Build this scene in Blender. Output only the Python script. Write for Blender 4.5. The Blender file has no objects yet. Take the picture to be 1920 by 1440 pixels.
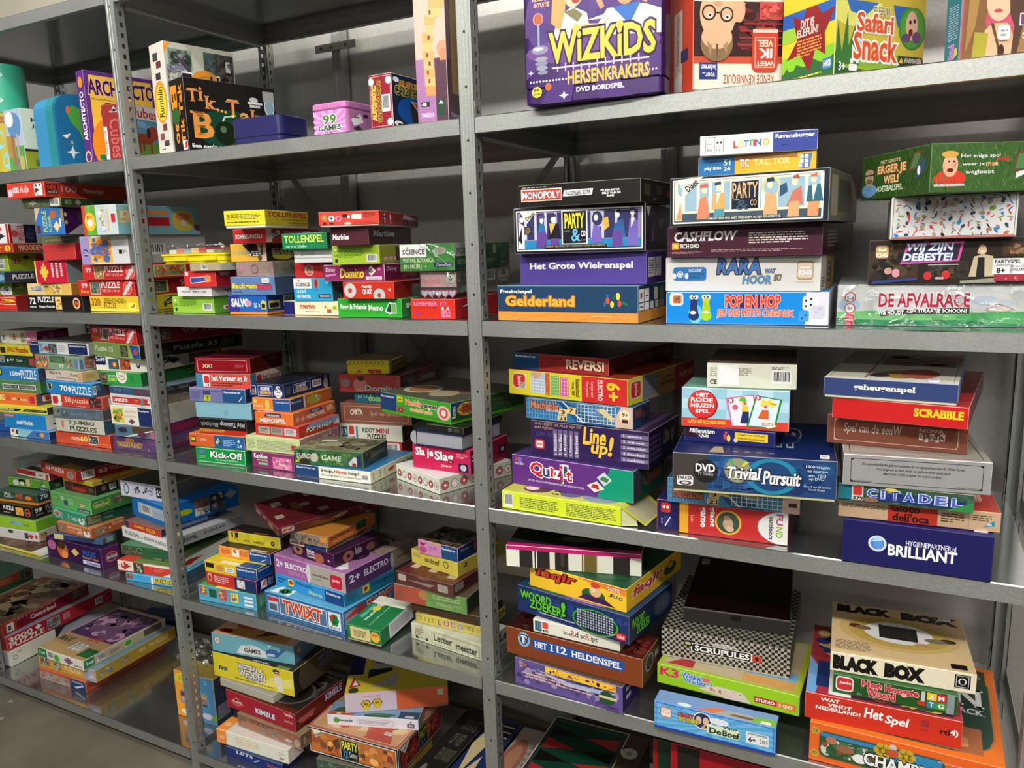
import bpy, bmesh, math, random
from mathutils import Vector, Matrix
C = bpy.context.scene
# ---------------------------------------------------------------- camera, light, exposure
FZ = 1.885                                    # floor is z = 0
cam_d = bpy.data.cameras.new('camera'); cam = bpy.data.objects.new('camera', cam_d); C.collection.objects.link(cam)
cam_d.sensor_fit = 'HORIZONTAL'; cam_d.sensor_width = 36.0; cam_d.lens = 36.0 * 1450.603 / 1920.0
cam_d.clip_start = .02; cam_d.clip_end = 60
cam.matrix_world = Matrix(((0.888287, -0.055517, 0.455921, 0.791558),
 (0.458326, 0.171414, -0.872098, -1.358962),
 (-0.029735, 0.983634, 0.177710, 1.482965),
 (0.000000, 0.000000, 0.000000, 1.000000)))
C.camera = cam
w = bpy.data.worlds.new('world'); C.world = w; w.use_nodes = True
w.node_tree.nodes['Background'].inputs[0].default_value = (.93, .97, 1, 1)
w.node_tree.nodes['Background'].inputs[1].default_value = .07
def area(name, x, y, z, sx, sy, power, col=(1, .97, .92)):
    l = bpy.data.lights.new(name, 'AREA'); l.shape = 'RECTANGLE'; l.size = sx; l.size_y = sy; l.energy = power; l.color = col
    o = bpy.data.objects.new(name, l); C.collection.objects.link(o); o.location = (x, y, z); return o
area('ceiling_tube_row', .7, -2.3, 3.0, 4.2, .12, 92).rotation_euler = (math.radians(35), 0, 0)
area('ceiling_tube_row', .9, -5.6, 3.0, 4.2, .14, 44).rotation_euler = (math.radians(60), 0, 0)
for yy, pw in ((-2.3, 40), (-5.6, 40)): area('ceiling_tube_glow', .8, yy, 3.04, 4.2, .14, pw).rotation_euler = (math.pi, 0, 0)
area('ceiling_tube_row', -.4, -.75, 3.0, 4.8, .10, 30).rotation_euler = (math.radians(55), 0, 0)
v = C.view_settings; v.view_transform = 'Standard'; v.look = 'None'; v.gamma = 1.0; v.exposure = 0.04; v.use_curve_mapping = False
# ---------------------------------------------------------------- helpers
R = random.Random(7)
def lin(c): return c / 12.92 if c <= .04045 else ((c + .055) / 1.055) ** 2.4
def hexc(h):
    if len(h) == 3: h = ''.join(a + a for a in h)
    return tuple(lin(int(h[i:i+2], 16) / 255) for i in (0, 2, 4))
MATS = {}
def node_mat(name):
    m = bpy.data.materials.new(name); m.use_nodes = True
    return m, m.node_tree.nodes, m.node_tree.links, m.node_tree.nodes['Principled BSDF']
INKS = {'211': '1c1917', '322': '2c2825', '433': '443f3b', '544': '57514c', '221': '22201c', '332': '34302a', 'dcc': 'd9d0c8', 'cbb': 'c8c0b6', 'baa': 'b6aea4', 'a99': 'a49c92', '988': '958d84', '877': '847c74', '766': '736b63', '655': '625b54', 'edd': 'e8dfd6'}
def ink(h, rough=.38):
    h = h.lower(); h = INKS.get(h, h)
    if len(h) == 3: h = ''.join(a + a for a in h)
    k = (h, rough)
    if k in MATS: return MATS[k]
    m, n, l, b = node_mat('print_' + h)
    t = n.new('ShaderNodeTexNoise'); t.inputs['Scale'].default_value = 60; t.inputs['Detail'].default_value = 2
    tc = n.new('ShaderNodeTexCoord'); l.new(tc.outputs['Object'], t.inputs['Vector'])
    mx = n.new('ShaderNodeMix'); mx.data_type = 'RGBA'; c = hexc(h)
    mx.inputs[6].default_value = tuple(x * .94 for x in c) + (1,); mx.inputs[7].default_value = tuple(min(1, x * 1.05) for x in c) + (1,)
    l.new(t.outputs['Fac'], mx.inputs[0]); l.new(mx.outputs[2], b.inputs['Base Color'])
    b.inputs['Roughness'].default_value = rough; b.inputs['Specular IOR Level'].default_value = .35
    MATS[k] = m; return m
def metal(name, c1, c2, rough, scale=90, met=.75):
    m, n, l, b = node_mat(name)
    tc = n.new('ShaderNodeTexCoord')
    t = n.new('ShaderNodeTexVoronoi'); t.inputs['Scale'].default_value = scale
    t2 = n.new('ShaderNodeTexNoise'); t2.inputs['Scale'].default_value = 6; t2.inputs['Detail'].default_value = 4
    l.new(tc.outputs['Object'], t.inputs['Vector']); l.new(tc.outputs['Object'], t2.inputs['Vector'])
    mx = n.new('ShaderNodeMix'); mx.data_type = 'RGBA'; mx.inputs[6].default_value = (*c1, 1); mx.inputs[7].default_value = (*c2, 1)
    ad = n.new('ShaderNodeMath'); ad.operation = 'MULTIPLY'
    sep = n.new('ShaderNodeSeparateColor'); l.new(t.outputs['Color'], sep.inputs[0])
    l.new(sep.outputs[0], ad.inputs[0]); l.new(t2.outputs['Fac'], ad.inputs[1]); l.new(ad.outputs[0], mx.inputs[0])
    l.new(mx.outputs[2], b.inputs['Base Color']); b.inputs['Metallic'].default_value = met
    rr = n.new('ShaderNodeMapRange'); rr.inputs[3].default_value = rough * .85; rr.inputs[4].default_value = rough * 1.2
    l.new(t2.outputs['Fac'], rr.inputs[0]); l.new(rr.outputs[0], b.inputs['Roughness'])
    return m
GALV = metal('galvanised_steel', (.36, .375, .355), (.50, .515, .485), .50, 420, .72)
GALVS = metal('galvanised_sheet', (.44, .45, .45), (.52, .53, .53), .13, 60, .92)
PANEL = metal('zinc_panel', (.50, .49, .46), (.60, .59, .555), .36, 160, .6)
DARK, _n, _l, _b = node_mat('dark_hole'); _b.inputs['Base Color'].default_value = (.008, .008, .008, 1); _b.inputs['Roughness'].default_value = .8
def film(name, lo, hi):
    m = bpy.data.materials.new(name); m.use_nodes = True; n = m.node_tree.nodes; l = m.node_tree.links; n.clear()
    o = n.new('ShaderNodeOutputMaterial'); mx = n.new('ShaderNodeMixShader'); tr = n.new('ShaderNodeBsdfTransparent'); gl = n.new('ShaderNodeBsdfGlossy')
    gl.inputs['Roughness'].default_value = .07; tr.inputs[0].default_value = (.96, .97, .97, 1)
    tc = n.new('ShaderNodeTexCoord'); nz = n.new('ShaderNodeTexNoise'); nz.inputs['Scale'].default_value = 22; nz.inputs['Detail'].default_value = 3; nz.inputs['Distortion'].default_value = 1.5
    bp = n.new('ShaderNodeBump'); bp.inputs['Strength'].default_value = .7; bp.inputs['Distance'].default_value = .01
    l.new(tc.outputs['Object'], nz.inputs['Vector']); l.new(nz.outputs['Fac'], bp.inputs['Height']); l.new(bp.outputs[0], gl.inputs['Normal'])
    fr = n.new('ShaderNodeMapRange'); fr.inputs[1].default_value = .45; fr.inputs[2].default_value = .75; fr.inputs[3].default_value = lo; fr.inputs[4].default_value = hi
    l.new(nz.outputs['Fac'], fr.inputs[0]); l.new(fr.outputs[0], mx.inputs[0]); l.new(tr.outputs[0], mx.inputs[1]); l.new(gl.outputs[0], mx.inputs[2]); l.new(mx.outputs[0], o.inputs[0])
    return m
BAG = film('bag_film', .10, .62); FILM = film('clear_film', .03, .30); CLEAR = film('clear_plastic', .10, .30)
class MB:                                      # collects geometry for ONE mesh object
    def __init__(s): s.v = []; s.f = []; s.m = []; s.mats = []
    def mi(s, m):
        if m not in s.mats: s.mats.append(m)
        return s.mats.index(m)
    def face(s, pts, m):
        i = len(s.v); s.v += [tuple(p) for p in pts]; s.f.append(tuple(range(i, i + len(pts)))); s.m.append(s.mi(m))
    def box(s, x0, y0, z0, x1, y1, z1, m):
        i = len(s.v); s.v += [(x, y, z) for z in (z0, z1) for y in (y0, y1) for x in (x0, x1)]
        for q in ((0,2,3,1),(4,5,7,6),(0,1,5,4),(2,6,7,3),(0,4,6,2),(1,3,7,5)): s.f.append(tuple(i + a for a in q)); s.m.append(s.mi(m))
    def prism(s, prof, z0, z1, m, caps=True):     # closed xy outline swept along z
        n = len(prof); i = len(s.v); s.v += [(x, y, z0) for x, y in prof] + [(x, y, z1) for x, y in prof]; k = s.mi(m)
        for a in range(n): b = (a + 1) % n; s.f.append((i + a, i + b, i + n + b, i + n + a)); s.m.append(k)
        if caps:
            s.f.append(tuple(i + a for a in reversed(range(n)))); s.f.append(tuple(i + n + a for a in range(n))); s.m += [k, k]
    def build(s, name, parent=None, smooth=False):
        me = bpy.data.meshes.new(name); me.from_pydata(s.v, [], s.f)
        for m in s.mats: me.materials.append(m)
        me.polygons.foreach_set('material_index', s.m)
        if smooth: me.polygons.foreach_set('use_smooth', [True] * len(s.f))
        me.update()
        o = bpy.data.objects.new(name, me); C.collection.objects.link(o)
        if parent: o.parent = parent
        return o
def tag(o, label=None, cat=None, group=None, kind=None):
    if label: o['label'] = label
    if cat: o['category'] = cat
    if group: o['group'] = group
    if kind: o['kind'] = kind
    return o
def empty(name, loc, rz=0):
    o = bpy.data.objects.new(name, None); C.collection.objects.link(o); o.location = loc; o.rotation_euler = (0, 0, rz); o.empty_display_size = .05; return o
def rrect(x0, y0, x1, y1, r, n=4):
    P = []
    for cx, cy, a0 in ((x1 - r, y0 + r, -90), (x1 - r, y1 - r, 0), (x0 + r, y1 - r, 90), (x0 + r, y0 + r, 180)):
        for i in range(n + 1): a = math.radians(a0 + 90 * i / n); P.append((cx + r * math.cos(a), cy + r * math.sin(a)))
    return P
# ---------------------------------------------------------------- the room
def noise_mat(name, c1, c2, scale, rough, bump=0):
    m, n, l, b = node_mat(name); tc = n.new('ShaderNodeTexCoord'); t = n.new('ShaderNodeTexNoise'); t.inputs['Scale'].default_value = scale; t.inputs['Detail'].default_value = 8; t.inputs['Roughness'].default_value = .65
    l.new(tc.outputs['Object'], t.inputs['Vector']); cr = n.new('ShaderNodeValToRGB'); cr.color_ramp.elements[0].position = .32; cr.color_ramp.elements[1].position = .7
    cr.color_ramp.elements[0].color = (*c1, 1); cr.color_ramp.elements[1].color = (*c2, 1); l.new(t.outputs['Fac'], cr.inputs[0]); l.new(cr.outputs[0], b.inputs['Base Color']); b.inputs['Roughness'].default_value = rough
    if bump:
        bp = n.new('ShaderNodeBump'); bp.inputs['Strength'].default_value = bump; l.new(t.outputs['Fac'], bp.inputs['Height']); l.new(bp.outputs[0], b.inputs['Normal'])
    return m
b = MB(); b.box(-6, -9, -.05, 6, 3, 0, noise_mat('concrete', (.10, .09, .066), (.21, .19, .145), 2.2, .55, .08)); tag(b.build('floor'), kind='structure')
b = MB(); b.box(-6, .95, 0, 6, 1.05, 3.2, noise_mat('cream_plaster', (.78, .72, .58), (.86, .80, .66), 5, .8, .05)); tag(b.build('wall_back'), kind='structure')
b = MB(); b.box(-6, -9, 3.2, 6, 1.05, 3.3, noise_mat('white_ceiling', (.7, .7, .68), (.78, .78, .76), 3, .8)); tag(b.build('ceiling'), kind='structure')
# ---------------------------------------------------------------- the shelving rack
SHELF = [FZ + z for z in (.239, -.157, -.553, -.949, -1.346, -1.826)]
rack = empty('shelving_rack', (0, 0, 0)); tag(rack, 'long galvanised steel shelving rack of three bays filled with board games and puzzles', 'shelving rack')
PX = (-2, -1, 0, 1); TOP = SHELF[0] + .10
def post(x, y, sgn):                            # sgn +1: face towards the viewer, -1: rear post
    b = MB(); s = sgn; d = .03
    prof = [(-.0155, 0), (-.0105, 0), (-.009, .0012), (-.002, .0012), (-.0012, .0018), (.0012, .0018), (.002, .0012), (.009, .0012), (.0105, 0), (.0155, 0), (.0155, .0022), (-.0155, .0022)]
    P = [(px, s * py) for px, py in prof]
    if s < 0: P.reverse()
    b.prism(P, 0, TOP, GALV)
    for sx in (-1, 1):
        x0, x1 = sorted((sx * .0155, sx * .0140))
        def wall(ya, yb, z0, z1):
            a, c = sorted((s * ya, s * yb)); b.box(x0, a, z0, x1, c, z1, GALV)
        wall(.002, .012, 0, TOP); wall(.021, d, 0, TOP)
        z = .0
        while z < TOP: wall(.0119, .0211, z, min(z + .0135, TOP)); z += .025
        a, c = sorted((s * (d - .0015), s * d)); xx = sorted((sx * .0155, sx * .007)); b.box(xx[0], a, 0, xx[1], c, TOP, GALV)
    for k in range(-3, 19):
        zc = FZ - .1 * k
        if .02 < zc < TOP: 
            pts = [(.0026 * math.cos(a * math.pi / 4), s * .0009, zc + .0026 * math.sin(a * math.pi / 4)) for a in range(8)]
            b.face(pts if s > 0 else pts[::-1], DARK)
    o = b.build('post', rack); o.location = (x, y, 0); return o
for x in PX:
    post(x, 0, 1); post(x, .535, -1)
for i in range(3):
    for z in SHELF:
        xa, xb = PX[i] + .0175, PX[i + 1] - .0175; t = .0012; b = MB()
        b.box(xa, .0012, z - t, xb, .503, z, GALVS)
        b.box(xa, -.0012, z - .031, xb, .0012, z - .0018, GALV); b.face([(xa, -.0012, z - .0018), (xb, -.0012, z - .0018), (xb, .0006, z), (xa, .0006, z)], GALVS); b.face([(xa, .0006, z), (xb, .0006, z), (xb, .0014, z), (xa, .0014, z)], GALVS); b.box(xa, .0012, z - .031, xb, .014, z - .0298, GALV)
        b.box(xa, .503, z - .031, xb, .5055, z, GALV); b.box(xa, .490, z - .031, xb, .503, z - .0298, GALV)
        for xs, s in ((xa, 1), (xb, -1)):
            p, q = sorted((xs, xs + s * .0015)); b.box(p, .0012, z - .031, q, .503, z - t, GALV)
        b.build('shelf', rack)
for x in PX:
    for z in SHELF:
        for s in (-1, 1):
            b = MB(); p, q = sorted((x + s * .0145, x + s * .0160)); b.box(p, .031, z - .034, q, .505, z - .004, GALV)
            p, q = sorted((x + s * .004, x + s * .0145)); b.box(p, .031, z - .034, q, .505, z - .0325, GALV)
            for k in range(5):
                y = .07 + k * .09; xx = x + s * .0163
                pts = [(xx, y, z - .008), (xx, y + .006, z - .022), (xx, y, z - .029), (xx, y - .006, z - .022)]
                b.face(pts if s > 0 else pts[::-1], DARK)
            b.build('side_beam', rack)
        for y, s in ((0, 1), (.535, -1)):
            for sx in (-1, 1):
                b = MB(); p, q = sorted((x + sx * .0157, x + sx * .0172)); ya, yb = sorted((y + s * .003, y + s * .028))
                b.box(p, ya, z + .001, q, yb, z + .03, GALV)
                p, q = sorted((x + sx * .0172, x + sx * .0176)); m1, m2 = sorted((y + s * .012, y + s * .02)); b.box(p, m1, z + .008, q, m2, z + .012, DARK); b.box(p, m1, z + .012, q, m1 + .002, z + .02, DARK)
                b.build('shelf_clip', rack)
b = MB(); b.box(-3.6, .603, .02, 1.6, .606, TOP, PANEL); b.build('back_panel', rack)
def strap(x0, z0, x1, z1, y):
    d = Vector((x1 - x0, 0, z1 - z0)).normalized(); n = Vector((-d.z, 0, d.x)) * .009; b = MB()
    for yy, fl in ((y, 0), (y + .002, 1)):
        pts = [Vector((x0, yy, z0)) + n, Vector((x1, yy, z1)) + n, Vector((x1, yy, z1)) - n, Vector((x0, yy, z0)) - n]
        b.face(pts if fl else pts[::-1], GALV)
    b.build('cross_brace', rack)
strap(-1, FZ - .12, 0, FZ - 1.3, .537); strap(0, FZ - .12, -1, FZ - 1.3, .5395)
for x in (-1.765, -.765, .235):
    b = MB(); b.prism([(-.016, 0), (-.006, 0), (-.004, .002), (.004, .002), (.006, 0), (.016, 0), (.016, .034), (-.016, .034)], .02, TOP, GALV)
    o = b.build('joint_strip', rack); o.location = (x, .562, 0)
    b = MB(); b.box(-.075, -.004, -.011, .075, -.001, .011, GALV)
    o = b.build('coupling_bracket', rack); o.location = (x, .562, FZ + .186)
    for k in (-.05, -.012, .04):
        b = MB(); P = [(.0045 * math.cos(a * math.pi / 5), .0045 * math.sin(a * math.pi / 5)) for a in range(10)]
        b.prism(P, 0, .003, GALVS); q = b.build('bolt', o); q.location = (k, -.004, 0); q.rotation_euler = (math.pi / 2, 0, 0)
# ---------------------------------------------------------------- print engine: lettering and artwork as flat ink on the boxes
def clip(P):
    for ax, lim, sg in ((0, 0., 1), (0, 1., -1), (1, 0., 1), (1, 1., -1)):
        Q = []
        for i in range(len(P)):
            a, c = P[i - 1], P[i]; ia = (a[ax] - lim) * sg >= -1e-9; ic = (c[ax] - lim) * sg >= -1e-9
            if ia != ic:
                t = (lim - a[ax]) / (c[ax] - a[ax]); Q.append((a[0] + t * (c[0] - a[0]), a[1] + t * (c[1] - a[1])))
            if ic: Q.append(c)
        P = Q
        if len(P) < 3: return None
    return P
def ell(cx, cy, rx, ry, n=20, a0=0): return [(cx + rx * math.cos(a0 + 2 * math.pi * i / n), cy + ry * math.sin(a0 + 2 * math.pi * i / n)) for i in range(n)]
def rot2(x0, y0, x1, y1): return [(x0, y0), (x1, y0), (x1, y1), (x0, y1)]
TEXT = {}; WANT = set()
def parse(src):
    out = []
    for c in src.split(';'):
        t = c.split()
        if not t: continue
        if t[0][0] == 't':
            o = 'o' in t[0]; k = 7 if o else 6; s = ' '.join(t[k:])
            out.append((t[0], [float(a) for a in t[1:5]], t[5:k], s))
            q = '\x01' if 's' in t[0] else ''
            WANT.add((q + s, .030 if 'b' in t[0] or o else .012))
            if o: WANT.add((q + s, .085))
        else: out.append((t[0], t[1:]))
    return out
def serif(V, F, off):                          # slab feet on every flat stroke end
    cnt = {}
    for f in F:
        for i in range(len(f)): e = (f[i - 1], f[i]); cnt[e] = 1
    ext = .055 + off * .3; th = .045 + off * .6
    add = []
    for a, b_ in list(cnt):
        if (b_, a) in cnt: continue
        p, q = V[a], V[b_]
        if abs(p[1] - q[1]) < .004 and .045 < abs(p[0] - q[0]) < .24:
            up = q[0] > p[0]                    # boundary runs left to right below the ink
            x0, x1 = min(p[0], q[0]) - ext, max(p[0], q[0]) + ext; y = p[1]
            add.append((x0, y, x1, y + th) if up else (x0, y - th, x1, y))
    for x0, y0, x1, y1 in add:
        i = len(V); V += [(x0, y0), (x1, y0), (x1, y1), (x0, y1)]; F.append((i, i + 1, i + 2, i + 3))
def make_texts():                              # one dependency-graph pass for every string
    obs = {}
    col = bpy.data.collections.new('lettering_source'); C.collection.children.link(col)
    for s, off in WANT:
        cu = bpy.data.curves.new('t', 'FONT'); cu.body = s.strip('\x01'); cu.size = 1; cu.offset = off; cu.resolution_u = 2; cu.fill_mode = 'FRONT'
        o = bpy.data.objects.new('t', cu); col.objects.link(o); obs[(s, off)] = o
    dg = bpy.context.evaluated_depsgraph_get(); dg.update()
    for k, o in obs.items():
        me = o.evaluated_get(dg).to_mesh(); V = [(q.co.x, q.co.y) for q in me.vertices]; F = [tuple(p.vertices) for p in me.polygons]
        if V and k[0][0] == '\x01': serif(V, F, k[1])
        if V:
            xs = [a for a, _ in V]; ys = [a for _, a in V]; TEXT[k] = (V, F, (min(xs), min(ys), max(xs), max(ys)))
        o.evaluated_get(dg).to_mesh_clear()
    for o in obs.values():
        cu = o.data; bpy.data.objects.remove(o); bpy.data.curves.remove(cu)
    bpy.data.collections.remove(col)
class Face:
    def __init__(s, mb, org, u, vv, wd, ht, z0=.00025, step=.00012):
        s.mb = mb; s.o = Vector(org); s.u = Vector(u); s.v = Vector(vv); s.n = s.u.cross(s.v); s.w = wd; s.h = ht; s.z0 = z0; s.step = step; s.used = []
    def layer(s, bb):
        k = 0
        for (a, b_, c, d, l) in s.used:
            if a < bb[2] and c > bb[0] and b_ < bb[3] and d > bb[1]: k = max(k, l + 1)
        s.used.append((*bb, k)); return min(k, 24)
    def P(s, p, off): return s.o + s.u * (p[0] * s.w) + s.v * (p[1] * s.h) + s.n * off
    def polys(s, L, lay=None):                   # list of (points, colour) at one layer
        L = [(clip(p), c) for p, c in L]; L = [(p, c) for p, c in L if p]
        if not L: return
        if lay is None:
            xs = [q[0] for p, _ in L for q in p]; ys = [q[1] for p, _ in L for q in p]; lay = s.layer((min(xs), min(ys), max(xs), max(ys)))
        off = s.z0 + s.step * lay
        for p, c in L:
            ar = sum(p[i - 1][0] * p[i][1] - p[i][0] * p[i - 1][1] for i in range(len(p)))
            if ar < 0: p = p[::-1]
            s.mb.face([s.P(q, off) for q in p], ink(c))
    def text(s, cmd, bx, cols, body):
        o = 'o' in cmd; body = ('\x01' if 's' in cmd else '') + body; key = (body, .030 if 'b' in cmd or o else .012)
        if key not in TEXT: return
        V, F, (a, b_, c, d) = TEXT[key]; x0, y0, x1, y1 = bx
        rot = 'c' in cmd or 'd' in cmd
        def mp(p):
            x = (p[0] - a) / max(c - a, 1e-6); y = (p[1] - b_) / max(d - b_, 1e-6)
            if 'i' in cmd: x = (x + .16 * (d - b_) / (c - a) * y) / (1 + .16 * (d - b_) / (c - a))
            if 'u' in cmd: x, y = 1 - x, 1 - y
            if 'c' in cmd: x, y = 1 - y, x
            elif 'd' in cmd: x, y = y, 1 - x
            if 'C' in cmd:
                X = (x - .5) * (x1 - x0) * s.w; Y = (y - .5) * (y1 - y0) * s.h * .6; ca, sa = .8, .6
                return ((x0 + x1) / 2 + (X * ca - Y * sa) / s.w, (y0 + y1) / 2 + (X * sa + Y * ca) / s.h)
            return (x0 + x * (x1 - x0), y0 + y * (y1 - y0))
        todo = [(key, cols[0])]
        if o: todo.insert(0, ((body, .085), cols[1]))
        lay = s.layer(bx)
        if o: lay2 = s.layer(bx)
        for i, (k, colr) in enumerate(todo):
            if k not in TEXT: continue
            VV, FF, _ = TEXT[k]; off = s.z0 + s.step * (lay + i); m = ink(colr); Q = [s.P(mp(p), off) for p in VV]; b0 = len(s.mb.v); k2 = s.mb.mi(m)
            s.mb.v += [tuple(q) for q in Q]
            for f in FF: s.mb.f.append(tuple(b0 + t for t in f)); s.mb.m.append(k2)
    def draw(s, cmds):
        r = R
        for c in cmds:
            k = c[0]
            if k[0] == 't': s.text(k, c[1], c[2], c[3]); continue
            a = c[1]
            def fl(i, j): return [float(q) for q in a[i:j]]
            asp = s.h / s.w
            if k == 'r': s.polys([(rot2(*fl(0, 4)), a[4])])
            elif k == 'rr':
                x0, y0, x1, y1 = fl(0, 4); rad = .22 * min((x1 - x0) * s.w, (y1 - y0) * s.h); P = rrect(x0 * s.w, y0 * s.h, x1 * s.w, y1 * s.h, rad, 3); s.polys([([(p[0] / s.w, p[1] / s.h) for p in P], a[4])])
            elif k == 'fr':
                x0, y0, x1, y1, t = fl(0, 5); ty = t / asp; s.polys([(rot2(x0, y0, x1, y0 + ty), a[5]), (rot2(x0, y1 - ty, x1, y1), a[5]), (rot2(x0, y0, x0 + t, y1), a[5]), (rot2(x1 - t, y0, x1, y1), a[5])], s.layer((x0, y0, x0 + .001, y1)))
            elif k == 'e': s.polys([(ell(*fl(0, 4)), a[4])])
            elif k == 'c': x, y, q = fl(0, 3); s.polys([(ell(x, y, q * asp, q, 24), a[3])])
            elif k == 'p':
                q = fl(1, len(a)); s.polys([([(q[i], q[i + 1]) for i in range(0, len(q) - 1, 2)], a[0])])
            elif k == 'fl':
                x, y, rx, ry = fl(0, 4); s.polys([(ell(x + rx * .6 * math.cos(t * 1.0472), y + ry * .6 * math.sin(t * 1.0472), rx * .42, ry * .42, 10), a[4]) for t in range(6)] + [(ell(x, y, rx * .5, ry * .5, 10), a[4])])
            elif k == 'h':
                x0, y0, x1, y1 = fl(0, 4); w_, h_ = x1 - x0, y1 - y0; P = []
                for i in range(24):
                    t = 2 * math.pi * i / 24; P.append((x0 + w_ * (.5 + 16 * math.sin(t) ** 3 / 34), y0 + h_ * (.55 + (13 * math.cos(t) - 5 * math.cos(2 * t) - 2 * math.cos(3 * t) - math.cos(4 * t)) / 32)))
                s.polys([(P, a[4])])
            elif k == 'sb':
                x, y = fl(0, 2); n = int(a[3]); s.polys([([(x, y), (x + 1.5 * math.cos(2 * math.pi * i / n), y + 1.5 * math.sin(2 * math.pi * i / n)), (x + 1.5 * math.cos(2 * math.pi * (i + .5) / n), y + 1.5 * math.sin(2 * math.pi * (i + .5) / n))], a[2]) for i in range(n)])
            elif k in ('l', 'lu', 'ld'):
                x0, y0, x1, y1 = fl(0, 4); n = int(a[4]); L = []
                for i in range(n):
                    if k == 'ld':
                        xa = x0 + (x1 - x0) * (i + .2) / n; xb = xa + (x1 - x0) * .55 / n; y = y1; e = y0 + (y1 - y0) * (.3 * r.random() if i == n - 1 else 0)
                        while y > e:
                            q = (y1 - y0) * r.uniform(.05, .16); L.append((rot2(xa, max(e, y - q), xb, y), a[5])); y -= q + (y1 - y0) * .03
                        continue
                    yb = y1 - (y1 - y0) * (i + .8) / n; yt = yb + (y1 - y0) * .5 / n; x = x0; e = x1 - (x1 - x0) * (.5 * r.random() if i == n - 1 and n > 1 else .1 * r.random())
                    while x < e:
                        q = .0028 / s.w * r.uniform(1.2, 4.5); L.append((rot2(x, yb, min(e, x + q), yt), a[5])); x += q + .0018 / s.w
                s.polys(L, s.layer((x0, y0, x1, y1)))
            elif k == 'k':
                x0, y0, x1, y1 = fl(0, 4); s.polys([(rot2(x0, y0, x1, y1), 'eeeeee')]); L = []; x = x0 + (x1 - x0) * .1; lo = y0 + (y1 - y0) * .2
                while x < x1 - (x1 - x0) * .1:
                    q = (x1 - x0) * r.choice((.015, .03, .045)); L.append((rot2(x, lo, x + q, y1 - (y1 - y0) * .08), '222222')); x += q + (x1 - x0) * r.choice((.018, .03))
                s.polys(L, s.layer((x0, y0, x1, y1)))
            elif k == 'j':
                x0, y0, x1, y1 = fl(0, 4); w_, h_ = x1 - x0, y1 - y0; q = lambda x, y: (x0 + w_ * x, y0 + h_ * y)
                L = [([q(.2, .2), q(.8, .2), q(.8, .8), q(.2, .8)], a[4])] + [(ell(*q(*p), w_ * .13, h_ * .13, 10), a[4]) for p in ((.5, .87), (.88, .5), (.12, .5), (.5, .13))]
                s.polys(L, s.layer((x0, y0, x1, y1)))
            elif k in ('z', 'gr'):
                x0, y0, x1, y1 = fl(0, 4); pal = a[4:]; s.polys([(rot2(x0, y0, x1, y1), pal[0])])
                W_, H_ = (x1 - x0) * s.w, (y1 - y0) * s.h; base = s.layer((x0, y0, x1, y1)); used = base
                if k == 'gr':
                    for j in range(3):
                        L = []
                        for i in range(min(170, int(W_ * H_ / 6e-5))):
                            x = r.uniform(x0, x1); y = r.uniform(y0, y1); t = r.uniform(-.5, .5); q = r.uniform(.006, .012)
                            L.append(([(x, y), (x + .0012 / s.w, y), (x + t * q / s.w, min(y1, y + q / s.h))], r.choice(pal[1:])))
                        s.polys(L, base + j)
                else:
                    n = max(10, min(70, int(W_ * H_ / 4.5e-5))); u_ = min(W_, H_) * .24
                    for j in range(3):
                        L = []
                        for i in range(n // 3):
                            q = u_ * r.uniform(.4, 1.25) * (1 - j * .22); q2 = q * r.uniform(.4, 1.3); x = r.uniform(x0 + q / s.w, max(x0 + q / s.w, x1 - q / s.w)); y = r.uniform(y0 + q2 / s.h, max(y0 + q2 / s.h, y1 - q2 / s.h))
                            if r.random() < .55: P = ell(x, y, q / s.w, q2 / s.h, 9, r.random())
                            else:
                                t = r.random() * 6.28; P = [(x + q / s.w * math.cos(t + g) * h, y + q2 / s.h * math.sin(t + g) * h) for g, h in ((0, 1), (1.3, .7), (2.3, 1), (3.6, .6), (4.6, 1))]
                            P = [(min(max(px, x0), x1), min(max(py, y0), y1)) for px, py in P]
                            L.append((P, pal[(i * 7 + j) % len(pal)]))
                        for i, pc in enumerate(L): s.polys([pc], base + j * 4 + i % 4)
                    for j in range(12): s.used.append((x0, y0, x1, y1, base + 11))
            elif k == 'dot':
                x0, y0, x1, y1 = fl(0, 4); nx, ny = int(a[4]), int(a[5]); L = []
                q = .36 * min((x1 - x0) * s.w / nx, (y1 - y0) * s.h / ny) if ny > 1 else .3 * (x1 - x0) * s.w / nx
                if ny == 1: q = min(q, .5 * (y1 - y0) * s.h)
                for i in range(nx):
                    for j in range(ny): L.append((ell(x0 + (x1 - x0) * (i + .5) / nx, y0 + (y1 - y0) * (j + .5) / ny, q / s.w, q / s.h, 8), a[6]))
                s.polys(L)
            elif k == 'dotr':
                n = int(a[0]); q = .3 * s.h
                for i in range(n):
                    x = (i + .6) / n; q_ = min(q, .42 * s.w / n); s.polys([(ell(x, .48, q_ / s.w, q_ / s.h, 16), '333333')]); s.polys([(ell(x, .48, q_ * .86 / s.w, q_ * .86 / s.h, 16), 'eeddd8' if i % 2 else 'c85858')]); s.polys([(ell(x + q_ * .5 / s.w * math.cos(t), .48 + q_ * .5 / s.h * math.sin(t), q_ * .13 / s.w, q_ * .13 / s.h, 6), '444444') for t in (0, .9, 1.8, 2.7, 3.6, 4.5, 5.4)]); s.polys([(ell(x, .48, q_ * .32 / s.w, q_ * .32 / s.h, 10), 'c86868' if i % 4 == 3 else 'f0ece8')])
            elif k == 'grid':
                x0, y0, x1, y1 = fl(0, 4); nx, ny = int(a[5]), int(a[6]); t = .0009
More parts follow.
